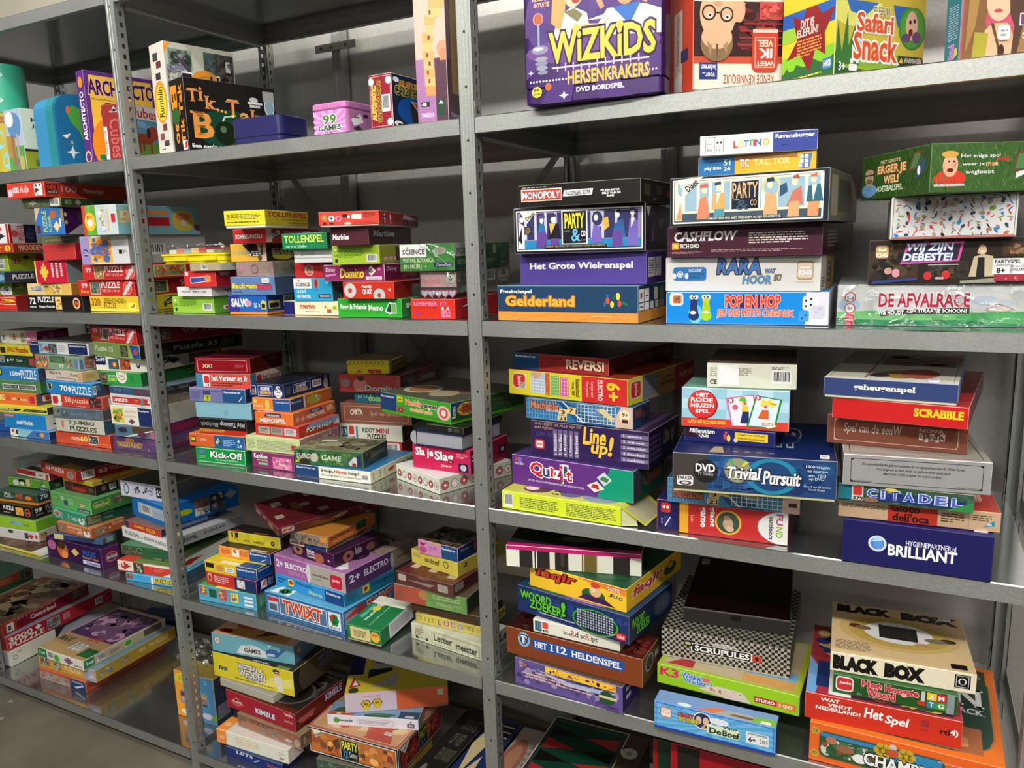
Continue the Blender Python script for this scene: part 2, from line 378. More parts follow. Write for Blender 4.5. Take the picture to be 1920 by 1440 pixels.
                L = [(rot2(x0 + (x1 - x0) * i / nx - t / s.w / 2, y0, x0 + (x1 - x0) * i / nx + t / s.w / 2, y1), a[4]) for i in range(nx + 1)] + [(rot2(x0, y0 + (y1 - y0) * i / ny - t / s.h / 2, x1, y0 + (y1 - y0) * i / ny + t / s.h / 2), a[4]) for i in range(ny + 1)]
                s.polys(L, s.layer((x0, y0, x1, y1)))
            elif k == 'chk':
                x0, y0, x1, y1 = fl(0, 4); nx, ny = int(a[6]), int(a[7]); s.polys([(rot2(x0, y0, x1, y1), a[4])])
                s.polys([(rot2(x0 + (x1 - x0) * i / nx, y0 + (y1 - y0) * j / ny, x0 + (x1 - x0) * (i + 1) / nx, y0 + (y1 - y0) * (j + 1) / ny), a[5]) for i in range(nx) for j in range(ny) if (i + j) % 2])
            elif k == 'con':
                x0, y0, x1, y1 = fl(0, 4); pal = ('cc3333', '3388cc', '222222', '779933', '998877', 'dd5544', 'aa9988', '224466', 'bb7755')
                for i in range(int(a[4])):
                    row = i // 13; x = x0 + (x1 - x0) * (i % 13 + .2 + .6 * r.random()) / 13; y = y0 + (y1 - y0) * (row + .2 + .6 * r.random()) / 10; t = r.uniform(0, 3.14); q = r.uniform(.0022, .0046); e = q * r.choice((.25, .3, .75)); ca, sa = math.cos(t), math.sin(t)
                    s.polys([([(x + (ca * g * q - sa * h * e) / s.w, y + (sa * g * q + ca * h * e) / s.h) for g, h in ((-1, -.6), (0, -1), (1, -.5), (1, .5), (0, 1), (-1, .6))], r.choice(pal))], 2)
# ---------------------------------------------------------------- boxes
def lighten(h, t=.3):
    if len(h) == 3: h = ''.join(a + a for a in h)
    return ''.join('%02x' % int(int(h[i:i+2], 16) * (1 - t) + 225 * t) for i in (0, 2, 4))
def shell(mb, x0, y0, z0, x1, y1, z1, cols, rad=0, bev=.0009):   # a card box with worn, slightly rounded edges
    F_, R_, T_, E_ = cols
    if rad:
        P = rrect(x0, y0, x1, y1, rad, 5); n = len(P); i = len(mb.v); b2 = .0025
        def ring(z, k): return [((px - (x0 + x1) / 2) * k + (x0 + x1) / 2, (py - (y0 + y1) / 2) * k + (y0 + y1) / 2, z) for px, py in P]
        kk = 1 - 2 * b2 / min(x1 - x0, y1 - y0)
        rings = [ring(z0, kk), ring(z0 + b2, 1), ring(z1 - b2, 1), ring(z1, kk)]
        for q in rings: mb.v += q
        for j in range(3):
            for a in range(n):
                c = (a + 1) % n; mx = (P[a][0] + P[c][0]) / 2 - (x0 + x1) / 2; my = (P[a][1] + P[c][1]) / 2 - (y0 + y1) / 2
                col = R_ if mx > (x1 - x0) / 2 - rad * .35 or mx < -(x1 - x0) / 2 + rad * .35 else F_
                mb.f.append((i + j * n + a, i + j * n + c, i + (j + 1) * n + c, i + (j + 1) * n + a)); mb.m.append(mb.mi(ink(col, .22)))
        mb.f.append(tuple(i + 3 * n + a for a in range(n))); mb.m.append(mb.mi(ink(T_, .22)))
        mb.f.append(tuple(i + a for a in reversed(range(n)))); mb.m.append(mb.mi(ink(F_, .22)))
        return
    bm = bmesh.new(); bmesh.ops.create_cube(bm, size=1)
    for q in bm.verts: q.co = ((x0 + x1) / 2 + q.co.x * (x1 - x0), (y0 + y1) / 2 + q.co.y * (y1 - y0), (z0 + z1) / 2 + q.co.z * (z1 - z0))
    bmesh.ops.bevel(bm, geom=bm.edges[:], offset=bev, segments=1, affect='EDGES', profile=.5)
    bm.normal_update(); i = len(mb.v); bm.verts.index_update(); mb.v += [tuple(q.co) for q in bm.verts]
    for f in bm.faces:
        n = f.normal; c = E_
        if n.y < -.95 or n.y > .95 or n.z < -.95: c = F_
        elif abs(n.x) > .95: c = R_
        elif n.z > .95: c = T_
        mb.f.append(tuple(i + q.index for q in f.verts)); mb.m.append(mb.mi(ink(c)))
    bm.free()
def wrap(w_, d_, h_, parent):
    mb = MB(); g = .0016; r = R
    def patch(o, u, vv, nu, nv, amp):
        n = u.cross(vv).normalized(); G = []
        for j in range(nv + 1):
            for i in range(nu + 1):
                e = i in (0, nu) or j in (0, nv); q = o + u * (i / nu) + vv * (j / nv) + n * (0 if e else r.uniform(0, amp)); G.append(q)
        b0 = len(mb.v); mb.v += [tuple(q) for q in G]; k = mb.mi(FILM)
        for j in range(nv):
            for i in range(nu):
                a = b0 + j * (nu + 1) + i; mb.f.append((a, a + 1, a + nu + 2, a + nu + 1)); mb.m.append(k)
    x, y, z = w_ / 2 + g, d_ / 2 + g, h_ + .0005; V = Vector
    nf = max(4, int(w_ / .02)); nd = max(4, int(d_ / .02)); nh = max(3, int(h_ / .016))
    patch(V((-x, -y, 0)), V((2 * x, 0, 0)), V((0, 0, z)), nf, nh, .0035); patch(V((x, -y, 0)), V((0, 2 * y, 0)), V((0, 0, z)), nd, nh, .0035)
    patch(V((-x, y, 0)), V((0, -2 * y, 0)), V((0, 0, z)), nd, nh, .003); patch(V((-x, -y, z)), V((2 * x, 0, 0)), V((0, 2 * y, 0)), nf, nd, .0001)
    o = mb.build('plastic_wrap', parent, True); o['label'] = 'clear shiny shrink film'; return o
GROUPS = {}
def make(name, label, cat, group, x, y, z, rz, w_, d_, h_, opt, col, art, stk):
    col = list(col)
    if len(col) < 4: col.append(lighten(col[0]))
    opts = dict(q.split('=') if '=' in q else (q, 1) for q in opt.split()); rad = float(opts.get('tin', 0))
    tray = opts.get('tray'); lidf = opts.get('lid'); multi = bool(tray or lidf or stk or 'wrap' in opts or 'clear' in opts)
    X, Y = w_ / 2, d_ / 2; ys = float(opts.get('ys', 1))
    if 'case' in opts or 'suit' in opts or 'bookbox' in opts:
        root = empty(name, (x, y, z), rz); tag(root, label, cat, group); SPECIAL[[k for k in ('case', 'suit', 'bookbox') if k in opts][0]](root, w_, d_, h_, col, art); return root
    mb = MB(); zb = 0
    if tray: zb = float(tray.split(',')[1]) * h_
    ztop = h_
    if 'clear' in opts: ztop = h_ * .64
    if lidf:
        zb = (1 - float(lidf)) * h_ if float(lidf) < .5 else 0
        bodyz = h_ - float(lidf) * h_ if float(lidf) < .5 else h_
    if lidf and float(lidf) < .5: shell(mb, -X + .0012, -Y + .0012, 0, X - .0012, Y - .0012, bodyz, col, max(rad - .001, 0)); fz0, fz1 = 0, bodyz
    elif lidf: fz0, fz1 = 0, h_; shell(mb, -X, -Y, (1 - float(lidf)) * h_, X, Y, h_, col, rad)
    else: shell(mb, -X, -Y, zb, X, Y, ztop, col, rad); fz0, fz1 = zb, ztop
    e = .0009 if not rad else rad * .5
    yo = -Y + (.0012 if lidf and float(lidf) < .5 else 0)
    if 'F' in art: Face(mb, (-X + e, yo, fz0 + .0008), (1, 0, 0), (0, 0, 1), w_ - 2 * e, (fz1 - fz0 - .0016) * ys).draw(art['F'])
    if 'R' in art: Face(mb, (X - (.0012 if lidf and float(lidf) < .5 else 0), -Y + e, fz0 + .0008), (0, 1, 0), (0, 0, 1), d_ - 2 * e, (fz1 - fz0 - .0016) * ys).draw(art['R'])
    if 'T' in art: Face(mb, (-X + e, -Y + e, h_), (1, 0, 0), (0, 1, 0), w_ - 2 * e, d_ - 2 * e, .0001, .00003).draw(art['T'])
    if not multi:
        o = mb.build(name); o.location = (x, y, z); o.rotation_euler = (0, 0, rz); tag(o, label, cat, group); return o
    root = empty(name, (x, y, z), rz); tag(root, label, cat, group)
    mb.build('lid' if tray or (lidf and float(lidf) > .5) else ('body' if lidf or 'clear' in opts else 'carton'), root)
    if tray:
        t = MB(); c = tray.split(',')[0]; shell(t, -X + .0018, -Y + .0018, 0, X - .0018, Y - .0018, zb + .004, (c, c, c, c)); o = t.build('tray', root); o['label'] = 'inner tray showing below the lid'
    if lidf:
        t = MB()
        if float(lidf) < .5:
            shell(t, -X, -Y, bodyz, X, Y, h_, (col[0], col[1], col[2], col[3]), rad)
            for i in range(9):
                a = -X + rad + (w_ - 2 * rad) * i / 9; t.face([(a, -Y - .0003, bodyz + .003), (a + w_ * .045, -Y - .0003, bodyz + .003), (a + w_ * .045, -Y - .0003, h_ - .003), (a, -Y - .0003, h_ - .003)], ink('c67ca8' if 'dba' in col[0] or col[0] == 'd8c' else col[1]))
            t.build('lid', root)
        else: shell(t, -X + .0015, -Y + .0015, 0, X - .0015, Y - .0015, (1 - float(lidf)) * h_ + .002, col, rad); t.build('body', root)
    if 'clear' in opts:
        t = MB(); P = [(-X + .001, -Y + .001), (X - .001, -Y + .001), (X - .001, Y - .001), (-X + .001, Y - .001)]; t.prism(P, ztop, h_, CLEAR); t.build('clear_lid', root)['label'] = 'clear plastic lid'
    if 'wrap' in opts: wrap(w_, d_, h_, root)
    for s in stk:
        q = s.split(); nm, fc = q[0], q[1]; cx, cy, sw, sh = [float(a) for a in q[2:6]]; t = MB(); m = ink(q[6])
        if fc == 'F': f = Face(t, (-X, -Y, fz0), (1, 0, 0), (0, 0, 1), w_, fz1 - fz0)
        elif fc == 'R': f = Face(t, (X, -Y, fz0), (0, 1, 0), (0, 0, 1), d_, (fz1 - fz0) * ys)
        else: f = Face(t, (-X, -Y, h_), (1, 0, 0), (0, 1, 0), w_, d_)
        off = .0034 if fc != 'T' else .0016; P = rrect((cx - sw / 2) * f.w, (cy - sh / 2) * f.h, (cx + sw / 2) * f.w, (cy + sh / 2) * f.h, .12 * min(sw * f.w, sh * f.h) + .0005, 3)
        t.face([f.P((p[0] / f.w, p[1] / f.h), off) for p in P], m)
        n = len(P)
        for i in range(n):
            a, c = P[i - 1], P[i]; t.face([f.P((a[0] / f.w, a[1] / f.h), 0), f.P((c[0] / f.w, c[1] / f.h), 0), f.P((c[0] / f.w, c[1] / f.h), off), f.P((a[0] / f.w, a[1] / f.h), off)], m)
        f.z0 = off + .0001; f.draw([('l', [str(cx - sw * .35), str(cy - sh * .3), str(cx + sw * .35), str(cy + sh * .3), '2', '9a9a9a'])])
        t.build(nm, root)['label'] = 'pale paper price sticker'
    return root
def sp_case(root, w_, d_, h_, col, art):        # yellow tray, clear lid, loose parts showing through
    X, Y = w_ / 2, d_ / 2; hb = h_ * .5; m = ink(col[0], .3); t = MB()
    for z0, z1, g in ((0, hb * .25, .006), (hb * .25, hb * .8, .003), (hb * .8, hb, 0)): t.prism(rrect(-X + g, -Y + g, X - g, Y - g, .01), z0, z1, m)
    for k in (-.55, .35):
        P = [(k * X, -Y - .003), (k * X + .05, -Y - .003), (k * X + .05, -Y + .004), (k * X, -Y + .004)]; t.prism(P, hb * .3, hb * .7, m)
    t.build('tray', root)
    t = MB(); t.prism(rrect(-X + .006, -Y + .006, X - .006, Y - .006, .01), hb, h_, CLEAR); t.build('clear_lid', root, True)
    r = random.Random(3)
    for i, c in enumerate(('eeeeee', 'dd8888', '99bbcc', 'eecc99', 'c86060', 'dddddd', '888888')):
        t = MB(); x = -X + .02 + i * (w_ - .04) / 7; q = r.uniform(.4, .9) * (h_ - hb - .004); t.box(x, -Y + .015, hb + .0005, x + .026, Y - .03, hb + q, ink(c)); t.build('small_part', root)
def sp_suit(root, w_, d_, h_, col, art):        # rounded cardboard suitcase: pale side, woven edge, printed face
    X, Y = w_ / 2, d_ / 2; r = .045
    def outline(g=0):
        P = [(-Y + g, g), (Y - g, g)]
        for i in range(7): a = math.radians(90 * i / 6); P.append((Y - r + (r - g) * math.cos(a), h_ - r + (r - g) * math.sin(a)))
        for i in range(7): a = math.radians(90 + 90 * i / 6); P.append((-Y + r + (r - g) * math.cos(a), h_ - r + (r - g) * math.sin(a)))
        return P
    def slab(xa, xb, m, g=0):
        t = MB(); P = outline(g); n = len(P); i = len(t.v); t.v += [(xa, p, q) for p, q in P] + [(xb, p, q) for p, q in P]; k = t.mi(m)
        for a in range(n): c = (a + 1) % n; t.f.append((i + a, i + c, i + n + c, i + n + a)); t.m.append(k)
        t.f.append(tuple(i + a for a in reversed(range(n)))); t.f.append(tuple(i + n + a for a in range(n))); t.m += [k, k]; return t
    slab(-X, X - .052, ink('4499cc'), .001).build('body', root)
    slab(X - .05, X - .012, ink('2a8f98', .7), 0).build('woven_band', root)
    t = slab(X - .012, X, ink('2270a0'), .001); Face(t, (X, -Y, 0), (0, 1, 0), (0, 0, 1), d_, h_).draw(art['R']); t.build('map_face', root)
    t = MB(); t.box(-.012, -.02, h_, .02, .02, h_ + .004, GALVS); t.build('clasp', root)
def sp_book(root, w_, d_, h_, col, art):        # book-shaped box, rounded spine on the left
    X, Y = w_ / 2, d_ / 2; navy = ink('22284a'); grey = ink('a2a4ac')
    def prof(g): 
        P = [(X - g, -Y + g), (X - g, Y - g), (-X + g, Y - g), (-X + g, -Y + g)]; return P[::-1]
    t = MB(); t.prism(prof(.0), 0, .003, navy); t.prism(prof(.0), h_ - .003, h_, navy); t.build('cover', root)
    t = MB(); t.prism(prof(.003), .003, h_ - .003, grey); t.build('inner_box', root)
    t = MB(); n = 8; pr = [(-X + .002 - (h_ / 2 - .001) * math.sin(math.pi * i / n), h_ / 2 - (h_ / 2 - .001) * math.cos(math.pi * i / n)) for i in range(n + 1)]
    for i in range(n):
        a, c = pr[i], pr[i + 1]; t.face([(a[0], -Y, a[1]), (c[0], -Y, c[1]), (c[0], Y, c[1]), (a[0], Y, a[1])][::-1], navy)
    for yy, rev in ((-Y + .001, 0), (Y - .001, 1)):
        P = [(p, yy, q) for p, q in pr]; t.face(P if rev else P[::-1], grey)
    t.build('spine', root)
SPECIAL = {'case': sp_case, 'suit': sp_suit, 'bookbox': sp_book}
D = [
('ku', 'mini_game_box', 'small white and sky-blue box between the teal tube and the blue suitcase', 'game box', 'games on the top shelf, left bay', -1.536, 0.0963, 1.7288, -0.0666, 0.0884, 0.09, 0.1771, '', ['bcd', 'ded', 'cdd'], {'F': 'r 0 0 1 .42 6a5;r 0 .25 .5 .6 b95;e .55 .75 .4 .2 69c;e .3 .85 .25 .12 fff;r .28 .12 .42 .6 a75;r .6 .2 .7 .62 cab;r .42 0 .75 .22 887;e .8 .15 .15 .12 cb6', 'R': 'r 0 0 1 .34 9a3;r 0 .33 1 .37 332;t .3 .8 .75 .87 233 Ku;t .3 .7 .7 .77 233 Jeu;t .45 .62 .8 .66 233 actie;r .3 .1 1 .2 674'}, []),
('arch', 'game_box', "tall purple box with a yellow front behind the left bay's right post", 'game box', 'games on the top shelf, left bay', -1.1772, 0.1297, 1.7288, -0.1673, 0.0403, 0.1955, 0.2367, '', ['638', '638', '649', '86a'], {'F': 'e .5 .88 .3 .06 e93;tocd .22 .25 .78 .78 fff 416 ARCHITECTO;c .5 .07 .07 fd8;c .5 .07 .05 638', 'R': 'r .06 .04 .94 .96 fc4;e .3 .2 .28 .32 f92;e .3 .55 .12 .13 642;r .1 .04 .5 .1 285;e .75 .4 .18 .2 e83;p 7b3 .7 .45 .95 .62 .93 .48 .8 .4;tob .04 .75 .97 .92 416 fc9 ARCHITECTO;t .08 .69 .5 .715 654 Michel & Robert Lyons'}, []),
('cube', 'card_game_box', 'red-brown box with a white front of a red dog beside the purple box', 'card game box', 'games on the top shelf, left bay', -1.0862, 0.0928, 1.7288, 0.1446, 0.0845, 0.11, 0.1422, '', ['933', 'fee', 'a44'], {'F': 'r 0 0 .14 .62 eee;t .3 .86 .62 .89 fff CUBES;c .5 .92 .05 222;p fff .4 .9 .5 .97 .6 .9 .5 .93;td .25 .05 .72 .75 c66 Cubes;tld .02 .1 .1 .55 b54 Cubes', 'R': 'r 0 .05 1 .75 6ac;r 0 .05 1 .35 7a4;t .05 .78 .95 .96 c12 Cubes;e .3 .66 .25 .06 9ce;e .7 .6 .2 .05 9ce;e .45 .4 .3 .1 a42;c .75 .52 .13 b43;e .6 .52 .06 .1 312;r .25 .15 .32 .38 a42;r .62 .15 .69 .38 a42;r .38 .18 .44 .36 943;r 0 0 .6 .1 dc5'}, []),
('tumb', 'game_box', 'tall white picture box with an orange sun behind the black bomb box', 'game box', 'games on the top shelf, middle bay', -0.8757, 0.1287, 1.7288, -0.2448, 0.0738, 0.1863, 0.2653, '', ['e8e0d4', 'ccb', 'ddd4c8'], {'F': 'r .2 .85 .55 .92 444;r .4 .78 .75 .84 733;r .3 .68 .65 .74 333;e .5 .48 .46 .19 e92;e .5 .47 .36 .16 fd3;tic .32 .34 .68 .62 334 Rumblin;r .45 .22 .75 .28 744;r .2 .14 .5 .2 855;r .45 .08 .8 .13 444;r .2 .05 .5 .06 865', 'R': 'p fa4 0 .9 .1 1 0 1;z .05 .78 .38 .95 8a9 565 343 878;p 545 .1 .93 .35 .8 .35 .72;z .02 .6 .25 .8 889 aaa 667 ccb;z .55 .72 .75 .96 566 677 455;z .72 .7 .98 .96 433 544 322 655;r .8 .5 1 .7 213;e .55 .62 .25 .17 e93;e .55 .6 .2 .14 fc4;to .22 .56 .75 .74 223 fff Tumbl;p ddd .1 .5 .3 .58 .2 .3;r .1 .1 .9 .4 a86;r .86 .8 .93 .9 ccc'}, []),
('boom', 'game_box', 'wide black box with orange letters and a round bomb on the top shelf', 'game box', 'games on the top shelf, middle bay', -0.7894, 0.139, 1.7288, -0.2481, 0.0727, 0.2452, 0.1705, '', ['211', '211', '322', '654'], {'F': 'tobcu .05 .55 .5 .92 e92 211 B;tbc .08 .12 .45 .7 f93 oem!;tbc .58 .1 .85 .93 f93 Tik Tak;c .3 .5 .12 363;r .62 .02 .95 .15 eee;tb .66 .04 .92 .13 d22 J', 'R': 'e .45 .32 .35 .3 143;tbs .02 .68 .14 .86 f0a45c T;tbs .14 .7 .19 .89 f0a45c i;tbs .2 .6 .33 .78 f0a45c k;c .34 .6 .02 fa5;c .38 .59 .02 fa5;c .42 .58 .02 fa5;tbs .43 .53 .58 .77 f0a45c T;tbs .58 .45 .69 .6 f0a45c a;tbs .7 .42 .82 .66 f0a45c k;tbs .04 .18 .28 .55 f0a04c B;c .4 .28 .17 121;c .38 .33 .05 575;p cdb .39 .44 .41 .5 .49 .52 .49 .54 .4 .52 .37 .45;c .5 .53 .02 ff8;tbs .55 .18 .95 .4 f0a04c EM!;e .75 .8 .05 .04 ddd;r .68 .74 .85 .77 eee;r .7 .69 .82 .73 ccc;e .93 .72 .06 .14 eee;e .93 .72 .05 .11 9bc;r .86 .8 .99 .95 bbb;tb .03 .03 .7 .1 fff Een explosief woordspel'}, []),
('navytin', 'storage_tin', 'plain navy blue lidded tin in front of the black bomb box', 'storage tin', 'games on the top shelf, middle bay', -0.566, 0.0612, 1.7288, 0.0096, 0.1562, 0.0998, 0.057, 'tin=.02 lid=.78', ['336', '225', '337'], {}, []),
('ninety', 'tin_box', 'pink tin numbered 99 with a pink striped lid on the top shelf', 'tin', 'games on the top shelf, middle bay', -0.3531, 0.0669, 1.7288, -0.0388, 0.1024, 0.1, 0.0662, 'tin=.012 lid=.22', ['d8c', 'b7a', 'eae'], {'F': 'sb .5 .4 dad 14;tobs .3 .42 .72 .82 583 fff 99;tobs .14 .16 .86 .38 354 fff GAMES;t .35 .07 .65 .12 725 for travel', 'R': 'p eee .08 .55 .45 .85 .55 .5 .2 .3;r .2 .65 .4 .7 554;p 332 .15 .2 .35 .35 .5 .2 .35 .08;e .65 .78 .1 .08 424;tob .75 .1 1 .3 354 fff 99'}, []),
('shuf', 'game_box', 'dark red and blue box with card suit corners and a white barcode label', 'game box', 'games on the top shelf, middle bay', -0.2115, 0.091, 1.7288, -0.0347, 0.0593, 0.15, 0.1074, '', ['923', '124', 'a44', 'dcc'], {'F': 'fr .04 .03 .96 .97 .012 edd;c .88 .88 .07 fff;c .1 .88 .07 fff;c .88 .1 .07 fff;tod .36 .1 .52 .9 323 fd4 CARD SHUFFLER;toc .1 .15 .3 .8 ca2 fe8 AUTOMATIC;k .55 .3 .92 .62', 'R': 'e .1 .9 .07 .05 fff;e .12 .08 .1 .05 fff;e .6 .35 .5 .3 05a;tob .15 .78 1 .9 c62 fd5 AUTOMATIC;tobs .06 .62 1 .79 113 fe6 CARD SHUFFLER;p 222 .4 .55 .95 .5 .95 .08 .45 .12;p ddd .42 .55 .95 .5 .95 .33 .6 .36;p b43 .46 .53 .95 .49 .95 .36 .62 .38;r .1 .04 .9 .08 134'}, []),
('jenga', 'game_box', 'tall peach and purple box with a wooden block tower picture by the middle post', 'game box', 'games on the top shelf, middle bay', -0.0867, 0.0445, 1.7288, 0.1391, 0.0671, 0.075, 0.27, '', ['eba', '756', 'cba'], {'F': 'r 0 0 1 .44 a7a;r .62 0 1 .44 534;c .75 .94 .1 fff;tb .62 .915 .8 .965 222 18m;r .3 .18 .62 .25 d95;r .28 .25 .62 .31 eb7;r .27 .31 .62 .37 da6;r .26 .37 .58 .43 eb7;r .25 .43 .6 .49 da6;r .25 .49 .55 .55 eb7;r .25 .55 .6 .62 da6;r .4 .6 .6 .67 eb7;r .35 .67 .7 .74 da6;r .45 .72 .9 .79 eb7;r .5 .78 1 .84 ea6;r .4 .27 .45 .3 743;r .36 .33 .42 .36 743;r .42 .39 .5 .42 743;r .36 .45 .42 .48 743;r .42 .57 .5 .6 743;r .5 .74 .57 .77 743;e .9 .5 .2 .06 e97;r .8 .42 1 .5 d86;r .65 .03 .9 .15 243;p fff .7 .12 .78 .145 .86 .12;r .12 .105 .4 .14 222;tb .14 .11 .3 .135 fff 48;t .1 .03 .55 .06 edf TIMBERRR', 'R': 'r 0 0 1 .44 534;r .3 .2 .8 .9 b95;t .15 .03 1 .06 cbd TIMBERRR'}, []),
('wiz', 'tin_box', 'large purple tin showing two children in white lab coats on the top shelf', 'tin', 'games on the top shelf, right bay', 0.2659, 0.0068, 1.7288, 0.0872, 0.2552, 0.06, 0.275, 'tin=.012 lid=.9 ys=.70', ['3e1f62', '2c1648', '3e1f62'], {'F': 'e .5 .75 .5 .5 51307e;sb .45 .6 4a2876 9;e .5 .45 .5 .12 6a3f88;p e8e8ec .2 .55 .5 .55 .47 .75 .36 .82 .26 .74;p c9a15c .22 1 .2 .7 .27 .62 .31 .8 .32 1;e .37 .93 .075 .12 ecbfa0;p c9a15c .3 1 .45 1 .42 .97 .33 .95 .31 .85;e .39 .87 .03 .03 a33;e .36 .94 .01 .012 322;e .41 .94 .01 .012 322;p 7a7548 .3 .78 .38 .8 .44 .74 .4 .68;p e8e8ec .5 .55 1 .5 1 .7 .88 .76 .62 .76;p 2a68b8 .66 .76 .86 .78 .78 .6;e .75 1 .16 .17 261c1a;e .75 .9 .075 .13 c8966c;e .75 .86 .035 .018 fee;e .72 .93 .009 .012 221;e .78 .93 .009 .012 221;p c8966c .57 .76 .53 .86 .55 .92 .58 .84 .6 .78;p c8966c .9 .76 .94 .86 .96 .84 .94 .92 .9 .85 .87 .78;p e0b898 .36 .6 .44 .66 .58 .64 .64 .7 .6 .62 .48 .58;p dce .45 .68 .6 .68 .62 .72;tb .055 .955 .23 .995 f4b890 ONTHOUDEN;tb .06 .905 .2 .945 f4b890 REKENEN;tb .07 .85 .19 .89 f4b890 INTUITIE;e .1 .75 .04 .055 f8a;e .1 .75 .032 .048 b0602c;r .095 .5 .11 .71 99a0b4;e .11 .48 .065 .04 8c8ca8;e .1 .49 .04 .015 dde;e .12 .4 .05 .022 99a;e .12 .36 .05 .022 88a;e .125 .32 .045 .022 99a;e .13 .28 .04 .02 88a;e .17 .15 .025 .035 c0682c;tob .18 .34 .965 .62 f4c84a 2a1440 WiZKiDS;c .39 .63 .035 ecc04c;c .71 .61 .035 ecc04c;r .2 .3 .92 .315 d8c8dc;r .24 .27 .25 .34 dbd;r .3 .27 .31 .34 dbd;r .36 .27 .37 .34 dbd;r .42 .27 .43 .34 dbd;r .48 .27 .49 .34 dbd;r .54 .28 .55 .35 dbd;r .6 .28 .61 .35 dbd;r .66 .28 .67 .35 dbd;r .72 .28 .73 .35 dbd;r .78 .28 .79 .35 dbd;r .84 .28 .85 .35 dbd;dot .02 .19 .32 .215 12 1 eef;dot .6 .19 .98 .215 16 1 eef;tob .32 .15 .92 .27 ecc050 5c3a80 HERSENKRAKERS;tb .385 .075 .74 .12 fff DVD BORDSPEL;c .08 .11 .05 f8d040;tb .055 .115 .1 .145 321 8+;tb .05 .08 .108 .1 321 JAAR;p eef .28 .07 .29 .1 .3 .07 .33 .06 .3 .05 .29 .02 .28 .05 .25 .06;p eef .03 .29 .035 .31 .04 .29 .06 .285 .04 .28 .035 .26 .03 .28 .01 .285'}, []),
('quiz', 'game_box', 'red and white box standing upside down with a bespectacled face', 'game box', 'games on the top shelf, right bay', 0.464, 0.1047, 1.7288, -0.941, 0.1412, 0.1612, 0.27, 'ys=.52', ['d8452a', 'e8dfd0', 'd54', 'e75'], {'F': 'r .38 0 .66 1 ecb;tldu .46 .38 .58 .98 866 De bekende kennisquiz;p eee .4 .2 .55 .3 .65 .25 .6 .1 .45 .06;r .62 .38 .85 .52 336', 'R': 'r 0 .33 1 1 3a2226;r 0 .3 1 .38 c8543c;z .45 .42 .98 1 3a2226 5a2c30 4a2428 8a3034 702a2c;r .48 .5 .98 .52 a33;r .5 .58 .98 .6 933;r .5 .66 .98 .68 a33;r .55 .74 .98 .76 933;z .72 .8 .98 1 c44a4c a83a3c d8605c;e .26 .86 .2 .3 e8b894;e .25 .52 .18 .2 8a6f50;e .25 .6 .17 .14 e4b490;p 6a543c .24 .52 .25 .32 .27 .52;p a88a66 .14 .55 .18 .36 .2 .5;p a88a66 .32 .5 .36 .38 .37 .55;e .49 .9 .07 .14 e2b08e;p e2b08e .4 .74 .5 .78 .56 .98 .46 1 .42 .86;c .16 .87 .09 3a2420;c .16 .87 .07 e0b090;c .355 .85 .085 3a2420;c .355 .85 .066 e0b090;r .24 .86 .28 .88 322;e .17 .84 .03 .03 f4ece4;c .17 .84 .016 222;e .36 .82 .03 .03 f4ece4;c .36 .82 .016 222;e .26 .97 .05 .03 d89c80;rr .645 .2 .935 .71 c8402c;fr .675 .25 .905 .6 .007 f4c8b8;r .65 .65 .93 .69 e8c8bc;tbu .7 .49 .88 .57 fcd8cc VEEL;tbu .72 .36 .87 .47 fff IK;tbu .69 .27 .9 .33 fcd8cc WEET;r .065 .12 .265 .31 2c3c80;tbu .08 .22 .25 .29 dde iedereen;tbu .1 .15 .24 .2 dde voor...;tu .33 .07 .9 .19 b0503c KENDE KENNISQUIZ'}, []),
